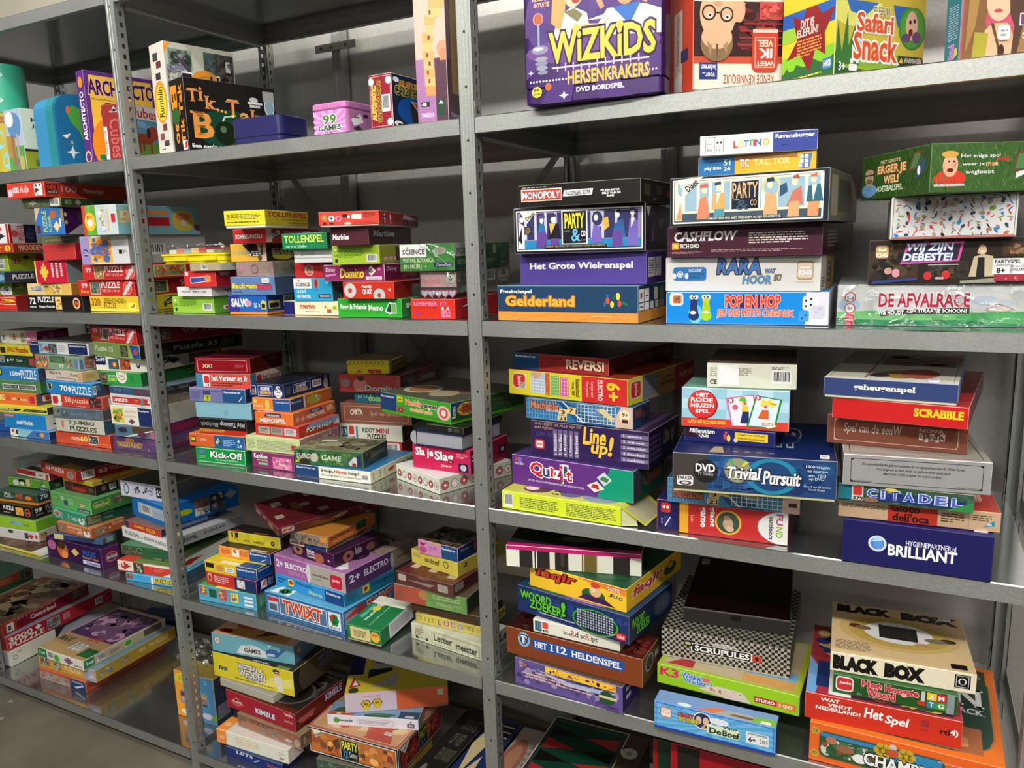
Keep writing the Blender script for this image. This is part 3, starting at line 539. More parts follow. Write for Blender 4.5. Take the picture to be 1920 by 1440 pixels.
('safari', 'game_box', 'bright yellow and green jungle box with orange letters and a red flower', 'game box', 'games on the top shelf, right bay', 0.6766, 0.1259, 1.7288, -0.6604, 0.1127, 0.2005, 0.27, 'ys=.42', ['dc3', 'cb4', '6a3', 'cc9'], {'F': 'r 0 .72 1 1 2a62b8;e .1 .7 .3 .1 9c4;r 0 0 1 .22 2f6a3c;p 8c3 0 .18 1 .25 1 .42 0 .4;p 2f6a3c 0 .12 .1 .25 .2 .15 .3 .27 .45 .2 .6 .3 .8 .2 1 .28 1 .1 0 .1;p 8e2028 .55 .12 .66 .42 .85 .3 .82 .6 1 .9 .76 .86 .62 1.05 .48 1.05 .4 .86 .2 .95 .3 .6 .1 .36 .36 .4;tb .36 .74 .62 .86 f4d8d0 DIT IS;tb .3 .63 .7 .74 f4d8d0 ELEFUN!;l .3 .35 .78 .6 6 e8a04c;r .8 .1 .97 .25 4a80b8;tb .82 .13 .95 .22 fff HASB;l .2 .02 .8 .1 2 d8d040', 'R': 'r 0 0 1 .3 2c5c34;e .2 .95 .3 .3 e4e070;p 3a70c0 .1 1 .15 .85 .3 .8 .42 .95 .45 1;p 2c66bc .62 1 .68 .7 .8 1;p 88b038 .1 .25 .3 .32 .5 .2 .7 .34 .95 .2 .95 .1 .1 .1;p 3c7838 0 .15 .02 .7 .07 .3 .12 .85 .14 .4 .22 .75 .2 .35 .3 .6 .26 .15;tob .4 .84 .58 .95 8a8a50 fff4dc ELEFUN;tob .22 .6 .63 .86 e0562a fff Safari;tob .19 .22 .69 .6 e0562a fff Snack;e .85 .72 .16 .3 3c8a34;e .85 .72 .14 .27 54a040;e .84 .75 .07 .2 e0b8a0;e .83 .66 .025 .05 802020;e .82 .8 .014 .03 222;e .87 .82 .014 .03 222;e .9 .6 .05 .08 6a4a78;e .78 .58 .05 .06 6a4a78;r .7 .03 .985 .33 263c2a;tb .77 .24 .93 .31 d4d4c8 WARNING;l .72 .06 .97 .2 3 a8b8a4;p f0c030 .71 .23 .765 .23 .737 .31;c .95 .27 .05 d8b0b0;tb .04 .06 .11 .18 fff 3+;c .18 .2 .035 eee;c .24 .2 .03 eee;rr .15 .07 .24 .16 eee;t .3 .04 .62 .11 d4d040 HET GRAPPIGE SPEL'}, []),
('royal', 'game_box', 'box showing a long-haired woman with a white price tag at far right', 'game box', 'games on the top shelf, right bay', 0.9312, 0.0872, 1.7288, -1.0956, 0.0405, 0.25, 0.27, 'ys=.33', ['278', 'd57', '278'], {'F': 'l .2 .35 .9 .9 14 9bc;toc .3 .05 .75 .28 b5a ddf Royal;p dc5 .7 .05 .95 .1 .9 .2 .72 .2', 'R': 'r 0 0 1 1 d05a70;p 8a6440 .01 0 .01 1 .16 1 .14 .6 .16 .3 .1 0;p b08850 .03 .1 .04 1 .1 1 .08 .5;p e4b894 .1 0 .14 .45 .18 .55 .27 .55 .3 .4 .34 0;e .215 .88 .075 .3 eec4a4;e .21 .74 .025 .03 c05a58;e .26 .95 .03 .05 543a34;p 5a4438 .27 1 .4 1 .42 .3 .36 0 .3 .05 .31 .5 .28 .7;p a07c50 .33 .0 .36 .5 .39 .45 .4 .05;p b0a840 .07 0 .15 0 .16 .4 .08 .42;p 6a4a34 .17 .55 .19 .55 .24 .1 .23 .08;e .24 .12 .02 .1 4a3428;p dcc83c .4 .68 .4 .88 .43 .78 .46 .95 .49 .78 .52 .88 .52 .68;tob .345 .46 .62 .68 8a3c90 fff Royal;tb .36 .3 .62 .4 f8e8f8 SUMMER;c .38 .25 .015 fde;c .44 .2 .012 fde'}, ['price_sticker R .25 .4 .062 .22 f4f4f4']),
('suit', 'toy_suitcase', "small blue children's suitcase with a world map face on the top shelf", 'toy suitcase', 'games on the top shelf, left bay', -1.3433, 0.0845, 1.7288, -0.1099, 0.1167, 0.12, 0.1938, 'suit', ['4ad', '269', '4ad'], {'R': 'p 5a4 .25 .75 .4 .85 .6 .8 .75 .6 .62 .5 .7 .35 .8 .2 .7 .12 .6 .3 .5 .5 .35 .6;e .3 .78 .05 .05 d74;p eee .1 .42 .3 .46 .2 .38;p dee .3 .3 .34 .22 .45 .2 .34 .18 .3 .1 .26 .18 .15 .2 .26 .22;t .27 .31 .33 .36 cc8 N'}, []),
('la1', 'puzzle_box', "red puzzle box at the base of the left bay's leftmost second shelf stack", 'puzzle box', 'puzzles on the second shelf, left bay', -1.815, 0.1657, 1.3328, 0.0813, 0.3498, 0.28, 0.0418, '', ['d32', '822', 'b33'], {'F': 'e .95 .62 .25 .3 fff;e .95 .62 .22 .26 d33;tob .82 .5 1 .76 fd4 d33 3', 'R': 'c .15 .8 .12 a66;t .3 .75 .5 .9 a66 C;r .85 .2 1 1 611'}, []),
('la2', 'puzzle_box', 'green puzzle box directly on the red box at the far left', 'puzzle box', 'puzzles on the second shelf, left bay', -1.8202, 0.1842, 1.3754, 0.027, 0.3232, 0.28, 0.0376, '', ['7b2', '563', '7a3'], {'F': 'e .92 .3 .1 .4 fff;tb .88 .3 .96 .65 222 S;t .86 .1 .98 .25 28c Spiele;r .3 .1 .8 .4 9c4', 'R': 'tb .05 .5 .95 .9 ac3 SCHMIDT;tb .3 .1 .85 .42 ac3 PUZZLE'}, []),
('la3', 'puzzle_box', 'dark blue-grey puzzle box with pale block letters under the lime box', 'puzzle box', 'puzzles on the second shelf, left bay', -1.793, 0.0524, 1.4139, 0.0254, 0.3528, 0.0959, 0.0329, '', ['368', '334', '346'], {'F': 'e .95 .5 .06 .3 8bc;c .75 .5 .3 579', 'R': 'to .25 .3 .95 .75 ddd 556 PUZZLE'}, []),
('la4', 'game_box', 'lime green box with a red logo and apple beneath the wooden puzzle', 'game box', 'games on the second shelf, left bay', -1.809, 0.0962, 1.4475, -0.0007, 0.3379, 0.1102, 0.0539, '', ['ac3', '892', '9b3'], {'F': 'r .84 .1 .95 .75 eee;k .86 .12 .94 .4;t .86 .5 .92 .65 333 CE', 'R': 'r .12 .4 .3 .72 822;tb .14 .45 .28 .68 baa 12;e .5 .75 .08 .12 342;e .88 .7 .12 .2 a23'}, []),
('la5', 'puzzle_box', 'brick red box with spaced cream capitals at far left second shelf', 'puzzle box', 'puzzles on the second shelf, left bay', -1.7258, 0.0538, 1.5022, 0.144, 0.2869, 0.1031, 0.0267, '', ['b42', '932', 'a43'], {'F': 'tb .55 .25 .85 .7 fb3 RACT;e .93 .5 .04 .35 fd4;tb .91 .25 .95 .7 832 G', 'R': 'tbs .15 .2 1 .85 db9 WOODEN'}, []),
('la6', 'puzzle_box', 'white and red floor puzzle box topping the leftmost second shelf stack', 'puzzle box', 'puzzles on the second shelf, left bay', -1.6926, 0.0522, 1.5298, 0.2191, 0.188, 0.0967, 0.0568, '', ['eee', 'ccc', 'ddd'], {'F': 'r .96 0 1 1 c22;j .7 .2 .93 .55 334;c .85 .75 .1 d55', 'R': 'r 0 0 .1 1 a22;r .55 0 1 1 223;z .6 .1 1 .9 224 446 335 557;tdb .3 .1 .4 .9 c44 FLOOR;tdb .4 .1 .52 .9 c44 PUZZLE;c .2 .5 .2 c55'}, []),
('lb1', 'puzzle_box', 'black puzzle box with a white 72 on the second shelf, left bay', 'puzzle box', 'puzzles on the second shelf, left bay', -1.4388, 0.1887, 1.3328, 0.0125, 0.2517, 0.3, 0.0416, '', ['211', '322', '322'], {'F': 'tb .03 .4 .15 .9 fff 72;tbs .19 .55 .5 .95 fff PUZZLE;t .03 .1 .15 .3 fff pieces;t .2 .1 .5 .35 fff Happy Animals;z .52 .05 .63 .95 fd8 d63 fe9;c .9 .5 .42 e83;c .9 .5 .34 fff;c .9 .5 .28 211;tb .85 .35 .95 .65 f84 KING', 'R': 'z .2 .2 .8 .8 332 776 998'}, []),
('lb2', 'puzzle_box', 'pale yellow puzzle box lying on the black 72 puzzle', 'puzzle box', 'puzzles on the second shelf, left bay', -1.4892, 0.1993, 1.3752, 0.0084, 0.2064, 0.28, 0.0346, '', ['fc6', 'b73', 'eb6'], {'F': 'r 0 0 .4 1 fd9;tob .1 .35 .35 .75 26a fff PUZZEL;r .4 .65 .5 .8 653;z .58 .1 .8 .9 fe9 a85 ffc 643 f93', 'R': 'r .8 .2 1 .8 234'}, []),
('lb3', 'puzzle_box', 'crimson puzzle box with a yellow jigsaw piece beside the two red 99 boxes', 'puzzle box', 'puzzles on the second shelf, left bay', -1.4647, 0.161, 1.4106, 0.0915, 0.1314, 0.22, 0.0657, '', ['d24', '899', 'c66'], {'F': 'r 0 0 .04 1 fe8;j .15 .1 .42 .9 fd5;ld .5 .1 .62 .9 1 fdd;ld .64 .1 .76 .9 1 fdd;ld .78 .1 .9 .9 1 fdd', 'R': 'e .6 .5 .4 .3 484;e .7 .6 .15 .15 c43'}, []),
('lb4', 'gift_box', 'plain coral red lidded box on the crimson jigsaw box', 'gift box', 'games on the second shelf, left bay', -1.3981, 0.113, 1.4771, 0.1049, 0.1258, 0.14, 0.0463, '', ['d44', 'a23', 'c44'], {'F': 'r 0 .55 1 .57 a33', 'R': 'r 0 .55 1 .57 812'}, []),
('lb5', 'puzzle_box', 'film-wrapped grey-green puzzle box between the coral box and blue floor puzzle', 'puzzle box', 'puzzles on the second shelf, left bay', -1.4133, 0.1588, 1.5242, 0.0906, 0.1511, 0.2, 0.0208, 'wrap', ['786', '564', '897'], {'F': 'tob .1 .2 .75 .75 cb8 564 puzzle;r .75 .2 .95 .8 9a7', 'R': 'r .2 .2 .8 .8 675'}, []),
('lb6', 'puzzle_box', 'blue floor puzzle box with a purple and white side', 'puzzle box', 'puzzles on the second shelf, left bay', -1.3477, 0.0289, 1.5458, 0.3558, 0.085, 0.0809, 0.0738, '', ['37b', '415', '26a'], {'F': 'p db9 0 1 .2 1 0 .5;tc .25 .1 .4 .9 cd6 PUZZLE;tc .45 .1 .55 .7 cd6 FLOOR;j .62 .1 .85 .5 fda;e .65 .75 .12 .15 c63;r .85 .3 .9 .6 fff;r .92 .5 1 .95 a84;r .02 .05 .15 .35 534', 'R': 'p bbb .1 0 1 .45 1 0;r .75 .5 1 .9 545;c .1 .75 .08 dc6;c .1 .45 .08 dc6'}, []),
('lb7', 'puzzle_box', 'dark green puzzle box with white piece icons under the red 100 puzzle', 'puzzle box', 'puzzles on the second shelf, left bay', -1.3716, 0.0965, 1.6204, 0.1661, 0.1398, 0.2235, 0.0258, '', ['664', '342', '453', 'a84'], {'F': 'z .0 .05 .7 1 675 564 786 453 896;j .2 .2 .4 .8 aa9;k .72 .1 .97 .9', 'R': 'c .08 .5 .2 684;j .2 .15 .3 .85 998;tb .05 .2 .15 .8 786 60'}, []),
('lb8', 'puzzle_box', "long red 100 puzzle box topping the left bay's middle second shelf stack", 'puzzle box', 'puzzles on the second shelf, left bay', -1.3873, 0.0981, 1.647, 0.1185, 0.1411, 0.2809, 0.0394, '', ['d43', 'b32', '843', 'e87'], {'F': 'r .02 .1 .14 .6 ecd;tb .16 .3 .32 .75 fff 100;ti .35 .2 .6 .8 fdd Kuifje;z .74 .08 .95 .92 fff 433 fed 654', 'R': 'r .02 .2 .14 .85 211;tb .03 .42 .13 .8 c43 MB;t .03 .25 .13 .38 eee PUZZLE;t .18 .35 .36 .8 c99 100;ti .43 .25 .68 .7 dbb Pinkeltje;r .96 .2 1 .8 644;r .4 .1 .41 .9 943;r .7 .1 .71 .9 943'}, []),
('lc1', 'puzzle_box', 'yellow 320 piece puzzle box at the base beneath two red 99 puzzles', 'puzzle box', 'puzzles on the second shelf, left bay', -1.178, 0.2033, 1.3328, 0.0382, 0.1936, 0.33, 0.0412, '', ['ec3', 'cb2', 'dc4'], {'F': 'tb .03 .35 .22 .9 a63 320;t .3 .55 .75 .9 653 ZEEHONDEN;t .3 .2 .55 .55 543 PUZZLE;r .78 0 .95 .6 fe5;r 0 0 1 .15 fe5;p 877 .85 .3 .95 .6 .9 .2', 'R': 'c .05 .5 .3 b92;tb .25 .55 .6 .9 332 ZEE;tb .25 .15 .6 .5 332 PUZ'}, []),
('lc2', 'puzzle_box', 'lower of the two red 99 puzzle boxes on the second shelf', 'puzzle box', 'puzzles on the second shelf, left bay', -1.2054, 0.2066, 1.3748, 0.0218, 0.2338, 0.33, 0.0436, '', ['d33', 'b22', 'c33'], {'F': 'tb .06 .5 .17 .85 fdd 99;t .04 .12 .2 .38 fc4 Disney;r .22 .1 .4 .9 fed;z .23 .14 .39 .86 575 6ab c86 354;tb .42 .5 .75 .92 fff PUZZLE;t .43 .25 .74 .42 fcc SIZE: 32 x 23 cm;c .88 .5 .42 f98;c .88 .5 .34 d33;c .88 .5 .26 f98;p eee .78 .05 .83 .02 .98 .85 .93 .95', 'R': 'r .03 .1 .33 .9 ed9;z .05 .15 .31 .85 575 6ab c86 354;tb .45 .5 .6 .9 ecc 99;tb .65 .5 1 .9 ecc PUZZLE'}, []),
('lc3', 'puzzle_box', 'upper of the two red 99 puzzle boxes beneath the white box', 'puzzle box', 'puzzles on the second shelf, left bay', -1.1725, 0.1957, 1.4192, 0.0487, 0.2159, 0.33, 0.0424, '', ['d33', 'b22', 'c33'], {'F': 'tb .06 .5 .17 .85 fdd 99;r .22 .1 .4 .9 fed;z .23 .14 .39 .86 b96 5a6 d53 fd7;tb .42 .5 .75 .92 fff PUZZLE;t .43 .25 .74 .42 fcc SIZE: 32 x 23 cm;c .88 .5 .42 f98;c .88 .5 .34 d33;c .88 .5 .26 f98;p eee .78 .05 .83 .02 .98 .85 .93 .95', 'R': 'r .15 .1 .5 .9 ed9;z .17 .15 .48 .85 b96 5a6 d53 fd7;tb .65 .5 .82 .9 ecc 99'}, []),
('lc4', 'toy_box', 'white and lilac cartoon box resting on the red 99 puzzles', 'toy box', 'games on the second shelf, left bay', -1.1521, 0.145, 1.4624, 0.1082, 0.1719, 0.2821, 0.0746, '', ['eee', 'bbb', 'ddd'], {'F': 'r 0 0 .25 1 a9c;c .1 .42 .14 549;ti .05 .35 .16 .48 fff Dis;z .2 .04 .66 .96 fc6 e83 57b c55 fd9 a63 7b6;r .8 .35 .87 .5 222;l .88 .35 .97 .5 3 888', 'R': 'k .1 .3 .45 .7'}, []),
('lc5', 'game_box', 'pale blue cartoon game box topping the stack beside the left post', 'game box', 'games on the second shelf, left bay', -1.1046, 0.1126, 1.5378, 0.1473, 0.1151, 0.302, 0.0758, '', ['cdd', '8bc', 'bdd'], {'F': 'r 0 0 .1 1 d43;r .1 0 .4 1 6a4;r .1 .3 .4 .4 8c5;r .18 0 .24 1 7b5;e .22 .45 .16 .32 fc3;t .14 .5 .28 .68 d54 MIJN;c .22 .42 .12 fff;r .45 .1 .68 .95 bcc;z .46 .1 .66 .9 cde fc5 e84 8b9 fff;tc .7 .1 .78 .9 fb5 GANZENBORD;rr .84 .4 .96 .7 c34', 'R': 'e .08 .6 .1 .3 9b9;z .03 .4 .13 .8 cca e85 fc6 9b8;r .15 .3 .6 .6 b23;r .2 .7 .6 .85 e95;e .78 .5 .15 .4 dc5;e .78 .65 .1 .15 e84;c .78 .42 .12 ddd;rr .92 .15 .99 .35 b34'}, []),
('md1', 'card_game_box', 'lime green box with recycling marks and barcode, bottom left of middle bay', 'card game box', 'games on the second shelf, middle bay', -0.8542, 0.0939, 1.3328, -0.0043, 0.1517, 0.12, 0.0433, '', ['9c4', '6a3', '8b4'], {'F': 'c .07 .75 .1 dec;t .04 .42 .12 .55 243 CE;c .08 .2 .1 242;l .17 .4 .6 .9 6 582;k .74 .15 .96 .6', 'R': 'r .25 .2 .45 .42 fff;r .5 .2 .7 .42 fcc;r .75 .2 .95 .42 fff;r .3 .24 .4 .38 c33;r .55 .24 .65 .38 c33;r .8 .24 .9 .38 c33'}, []),
('md2', 'card_game_box', 'slim white box with thin grey capitals on the lime green box', 'card game box', 'games on the second shelf, middle bay', -0.8294, 0.1051, 1.3769, 0.001, 0.1233, 0.17, 0.0237, '', ['eee', 'ddd', 'eee'], {'F': 't .12 .4 .4 .62 444 VENDESPIL;t .44 .4 .85 .62 555 - MEMORY GAME', 'R': 't .25 .3 1 .75 333 VENDESPIL'}, []),
('md3', 'toy_box', 'red box with a blue banner below the small beige box', 'toy box', 'games on the second shelf, middle bay', -0.7981, 0.0849, 1.4014, 0.071, 0.1042, 0.15, 0.0386, '', ['d33', 'b23', 'c34'], {'F': 'p fff .2 .2 .85 .35 .85 .7 .2 .62;p 45a .22 .24 .72 .36 .72 .64 .22 .58;e .76 .52 .1 .25 e96;r .04 .75 .14 .97 fdd', 'R': 'r .1 .7 .32 .95 ebb;e .9 .5 .25 .2 9b5'}, []),
('md4', 'game_box', 'small beige box beneath the yellow clear-lidded case', 'game box', 'games on the second shelf, middle bay', -0.7668, 0.1021, 1.4408, 0.0437, 0.0987, 0.2, 0.0179, '', ['b9a988', 'ccb', '998'], {'F': 'k .38 .15 .6 .85'}, []),
('md5', 'storage_case', 'yellow plastic case with a clear lid and small parts inside, second shelf middle bay', 'storage case', 'games on the second shelf, middle bay', -0.8283, 0.1214, 1.4595, -0.0109, 0.2322, 0.2, 0.0488, 'case', ['ed2', 'ed2', 'eee'], {}, []),
('me1', 'game_box', 'blue game box with orange bottom edge at the base of the backgammon stack', 'game box', 'games on the second shelf, middle bay', -0.664, 0.1274, 1.3328, 0.0705, 0.1191, 0.2, 0.0473, 'tray=e94,.14', ['26b', '148', '26a'], {'F': 'r 0 0 .3 1 339;tob .08 .3 .55 .8 fff 89b SALVO;e .55 .5 .08 .2 c9b;l .68 .2 .76 .55 5 fff;tb .79 .3 .84 .5 fff 2;r .87 .15 .99 .65 ec4;rr .88 .2 .97 .5 222;t .9 .65 .96 .75 adf vnf', 'R': 'r .03 .15 .24 .65 ec4;rr .05 .2 .22 .5 222;k .3 .25 .7 .9'}, []),
('me2', 'game_box', 'sky blue box with yellow to red lettering and round price sticker', 'game box', 'games on the second shelf, middle bay', -0.6389, 0.1457, 1.3809, 0.0528, 0.1371, 0.24, 0.0436, '', ['68b', '457', '7ac'], {'F': 'tob .03 .25 .6 .66 fd3 57a Backgam;tob .6 .25 .94 .58 d34 57a mon;t .03 .1 .25 .18 345 Art.No.505 7060', 'R': 'r .55 .1 .98 .85 786;e .8 .5 .15 .2 222;e .9 .3 .1 .15 fff'}, ['price_sticker F .82 .78 .16 .26 eee']),
('me3', 'card_game_box', 'film-wrapped grey-pink box above the sky blue box', 'card game box', 'games on the second shelf, middle bay', -0.6342, 0.1318, 1.4252, 0.0691, 0.1125, 0.2, 0.0341, 'wrap', ['b99', '998', 'baa'], {'F': 'c .5 .5 .35 765;c .5 .5 .28 b99;tb .1 .3 .2 .7 d99 99;r .65 .2 .95 .7 a98', 'R': 'z .3 .1 .8 .9 887 454 998 676'}, []),
('me4', 'game_box', 'yellow and black game box with a cow, middle bay second shelf', 'game box', 'games on the second shelf, middle bay', -0.6557, 0.1364, 1.4601, 0.0759, 0.1092, 0.2, 0.0428, '', ['eb4', '221', '332'], {'F': 'p 221 .35 1 .75 1 .8 .5 .6 .3;r .8 0 1 1 dcb;tb .04 .4 .5 .65 cc9 TOKOEUBEL;tob .5 .3 .85 .6 fff 221 VEE!;r .87 .35 .92 .95 336;e .83 .2 .06 .18 653', 'R': 'p 762 .1 .1 .5 .9 .3 .2;e .3 .3 .2 .25 bb3;to .1 .35 .9 .75 997 332 EURO;e .7 .5 .15 .3 564'}, []),
('me5', 'puzzle_box', 'red number puzzle box with white capitals under the yellow box', 'puzzle box', 'puzzles on the second shelf, middle bay', -0.6149, 0.1079, 1.5037, 0.1334, 0.0935, 0.22, 0.0324, '', ['d33', '922', 'c33'], {'F': 'tob .06 .3 .9 .65 fff a22 SOMMES PUZZLE', 'R': 'r 0 0 .09 1 dcc;p ddd .08 .25 .25 .65 .22 .95 .05 .5;tb .1 .4 .2 .75 346 235;tb .3 .6 .8 .85 ccb SUMAS ROMPE;r .6 0 1 .3 a22'}, []),
('me6', 'game_box', 'bright yellow box with red letters topping the stack, middle bay', 'game box', 'games on the second shelf, middle bay', -0.5849, 0.0477, 1.5369, 0.2715, 0.1013, 0.2113, 0.0387, 'tray=eed,.14', ['ed3', 'cb2', 'dc4'], {'F': 'l .06 .4 .92 .8 4 663;l .06 .15 .92 .3 1 552', 'R': 'tb .05 .55 .98 .92 b33 TOLLENSPEL;t .35 .3 .98 .45 543 voor twee of meer personen;t .5 .08 .98 .22 543 leeftijd vanaf vijf jaar'}, []),
('mf1', 'memory_game_box', 'cream box with a navy left end beside the green frog box', 'memory game box', 'games on the second shelf, middle bay', -0.4698, 0.1419, 1.3328, 0.0073, 0.1645, 0.2, 0.0325, '', ['ffe8c0', 'ddb', 'eed'], {'F': 'r 0 0 .2 1 226;tb .3 .45 .58 .75 b44 memo;l .4 .2 .68 .3 1 765;p 8b4 .74 .5 .78 .75 .82 .5;r .8 .15 .88 .45 b54;r .9 .4 .98 .7 dd3;c .94 .55 .1 6a4'}, []),
('mf2', 'science_kit_box', 'sky blue science box with a striped hot-air balloon', 'science kit box', 'games on the second shelf, middle bay', -0.4588, 0.1193, 1.3661, 0.0317, 0.1132, 0.16, 0.053, '', ['3ad', '355', '8bc'], {'F': 'r 0 .55 .48 1 fff;tb .06 .65 .44 .82 654 SCIENCE;c .14 .9 .05 c74;tb .08 .34 .32 .48 fff LUCHT;tb .08 .12 .44 .26 fff EN WATER;e .6 .78 .08 .2 d84;e .6 .78 .04 .2 935;p 654 .58 .5 .62 .5 .61 .44 .59 .44;rr .64 .14 .97 .3 235;t .68 .17 .95 .27 fff Clementoni;c .88 .8 .06 9df', 'R': 'r 0 .55 1 1 655;tb .1 .6 .9 .85 a78 SC;tb .15 .1 .9 .35 678 LUC'}, []),
('mf3', 'card_game_box', 'small red box with a cream cartoon emblem above the science box', 'card game box', 'games on the second shelf, middle bay', -0.4691, 0.1116, 1.4199, 0.0409, 0.0818, 0.14, 0.0346, '', ['c33', 'a22', 'c55'], {'F': 'e .52 .5 .17 .4 daa;e .52 .5 .12 .3 b43;l .38 .3 .66 .7 4 eca', 'R': 'z .3 .6 1 1 a85 875 664'}, []),
('mf4', 'card_game_box', 'white two-piece box under the green ball game box', 'card game box', 'games on the second shelf, middle bay', -0.4233, 0.0512, 1.4553, -0.0029, 0.1125, 0.08, 0.0296, '', ['eee', 'ddd', 'fff'], {'F': 'r 0 .32 1 .38 aa9;l .2 .55 .6 .9 3 bbb;c .22 .55 .05 777', 'R': 'r 0 .32 1 .38 aa9'}, []),
('mf5', 'game_box', 'green box with pale yellow bubble letters in the middle bay', 'game box', 'games on the second shelf, middle bay', -0.4274, 0.0254, 1.4857, -0.0047, 0.1313, 0.07, 0.0356, '', ['285', '164', '386'], {'F': 'tob .05 .4 .95 .9 ce6 275 TOLLENSPEL;t .08 .1 .55 .28 ced met tol en 12 ballen'}, []),
('mg1', 'memory_game_box', 'bright green frog card game box with white letters and two cards', 'memory game box', 'games on the second shelf, middle bay', -0.2821, 0.1035, 1.3328, 0.0295, 0.1712, 0.17, 0.041, '', ['3a3', '384', '5b4'], {'F': 'tb .04 .35 .46 .72 fff Frog & Friends;tb .49 .35 .72 .68 fff Memo;p def .74 .3 .84 .15 .92 .75 .82 .85;p 253 .77 .35 .84 .25 .89 .7 .82 .75;rr .85 .2 .93 .8 cde;rr .86 .25 .92 .75 7b4', 'R': 'tb .1 .4 1 .75 ded Frog'}, []),
('mg2', 'quiz_box', 'red quiz box with silver compact discs printed on it', 'quiz box', 'games on the second shelf, middle bay', -0.2715, 0.0583, 1.3746, 0.0594, 0.1322, 0.109, 0.037, '', ['c32', '922', 'b33'], {'F': 'c .14 .5 .45 ccc;c .14 .5 .15 b43;c .72 .2 .42 bcc;c .72 .2 .14 b43;tb .38 .6 .58 .85 fed Family;tb .38 .25 .58 .58 fff QUIZ;t .9 .45 .95 .62 fed 8', 'R': 'c .85 .3 .5 9aa;tb .7 .5 1 .8 ccb FAM'}, []),
('mg3', 'domino_box', 'purple domino box with yellow script beside the red quiz discs', 'domino box', 'games on the second shelf, middle bay', -0.3253, 0.0982, 1.4124, 0.0561, 0.1629, 0.1482, 0.0367, '', ['96306c', '6a1a48', 'b060a0', 'edd'], {'F': 'ti .03 .5 .2 .85 ede Disney;p c8b .02 .4 .22 .5 .2 .35 .03 .25;tobis .27 .15 .68 .8 fd4 714 Domino;p eee .71 .6 .79 .95 .87 .6 .79 .3;p b64 .75 .6 .79 .78 .83 .6 .79 .45;p 557 .71 .6 .75 .78 .79 .6 .75 .45;c .92 .72 .12 e7b;r .7 .08 .96 .25 fff;t .74 .1 .94 .22 235 Clementoni', 'R': 'ti .05 .5 .35 .85 dce Disney;ti .5 .1 .95 .6 a65 Domino'}, []),
('mg4', 'card_game_box', 'lime yellow box with small print and barcode under the maroon box', 'card game box', 'games on the second shelf, middle bay', -0.3197, 0.097, 1.4499, 0.2699, 0.1098, 0.2, 0.0407, '', ['ac3', 'ab3', 'bc5'], {'F': 'c .07 .8 .07 eed;t .04 .4 .12 .55 442 CE;c .08 .2 .1 332;l .12 .35 .68 .9 7 582;k .73 .1 .96 .5', 'R': 'r .12 .15 .24 .35 fdc;r .28 .15 .4 .35 fdc;r .44 .15 .56 .35 fdc;z .5 .1 .7 .9 643 332 974'}, []),
('mg5', 'marbles_box', 'maroon box with white serif lettering under the red flower box', 'marbles box', 'games on the second shelf, middle bay', -0.3222, 0.1063, 1.4914, 0.2687, 0.0873, 0.2743, 0.038, '', ['512028', '401018', '613'], {'F': 'tbis .04 .3 .5 .62 fff Marbles', 'R': 'tbis .08 .45 .58 .82 eee Marbles;p cbb .55 .2 .62 0 .6 0'}, []),
('mg6', 'game_box', 'red box with daisies and road signs topping the middle bay stack', 'game box', 'games on the second shelf, middle bay', -0.3358, 0.1255, 1.5302, 0.3668, 0.1304, 0.3586, 0.0308, 'tray=dcc,.1', ['d43', 'b33', 'c44'], {'F': 'fl .09 .55 .055 .25 f83;fl .21 .5 .055 .25 fff;fl .33 .48 .055 .25 f8a;c .09 .55 .08 dca;c .21 .5 .08 242;c .33 .48 .08 b34;p 211 .05 .05 .09 .25 .13 .05;p 211 .17 .05 .21 .22 .25 .05;r .4 .55 .48 .8 211;c .5 .6 .12 fff;rr .55 .4 .72 .8 fed;l .74 .5 .95 .75 3 622;tb .74 .78 .95 .9 311 HKM Design;e .48 .0 .06 .2 dcc;l .6 .1 .95 .2 1 a33', 'R': 'c .12 .6 .25 fdd;c .25 .6 .25 fdd;r .11 .05 .13 .5 fdd;r .24 .05 .26 .5 fdd;r .09 .55 .15 .68 211;t .45 .65 .55 .9 311 CE;l .32 .3 .5 .6 4 822;p ecc .6 .95 .9 .7 .98 .5 .55 .55;r .57 .05 .69 .45 211;r .72 .05 .84 .4 211;r .87 .03 .98 .37 211;c .63 .2 .1 fed;c .78 .2 .1 fed'}, []),
('mh1', 'game_box', 'red box with pink letters under a clear lid of heart tokens', 'game box', 'games on the second shelf, middle bay', -0.1093, 0.1365, 1.3328, 0.0105, 0.1093, 0.25, 0.065, 'clear', ['d32', 'b22', 'c55'], {'F': 'tob .06 .68 .62 .9 f8a a24 REMEMBER;tob .68 .65 .82 .9 f8a a24 IT!;t .06 .52 .6 .6 621 the clean version for teenagers;h .06 .15 .2 .42 c35;h .1 .12 .22 .3 849;z .7 .08 .9 .5 f8a c6a 222 fbc d46;c .74 .55 .08 cdd;c .86 .55 .08 cdd', 'R': 'p 525 .15 .6 .3 .8 .3 .5 .2 .4;p eee .15 .55 .35 .75 .32 .8 .12 .6;r .8 .1 1 1 949;c .85 .6 .2 8bb'}, []),
('mh2', 'card_game_box', 'film-wrapped grey-pink card box under the green science box', 'card game box', 'games on the second shelf, middle bay', -0.1097, 0.1683, 1.3986, 0.0932, 0.0842, 0.3, 0.0339, 'wrap', ['b99', '887', 'caa'], {'F': 'l .1 .1 .6 .5 3 c77;ti .2 .3 .6 .6 c88 Rondo;e .85 .5 .12 .45 ccb;tb .8 .4 .9 .9 544 S;t .78 .12 .92 .3 667 Spiele', 'R': 'z 0 .1 .25 .9 876 a98 665;k .48 .15 .68 .85;e .85 .45 .12 .5 ccb;tb .8 .45 .9 .9 332 S;t .77 .12 .93 .3 356 Schmidt'}, []),
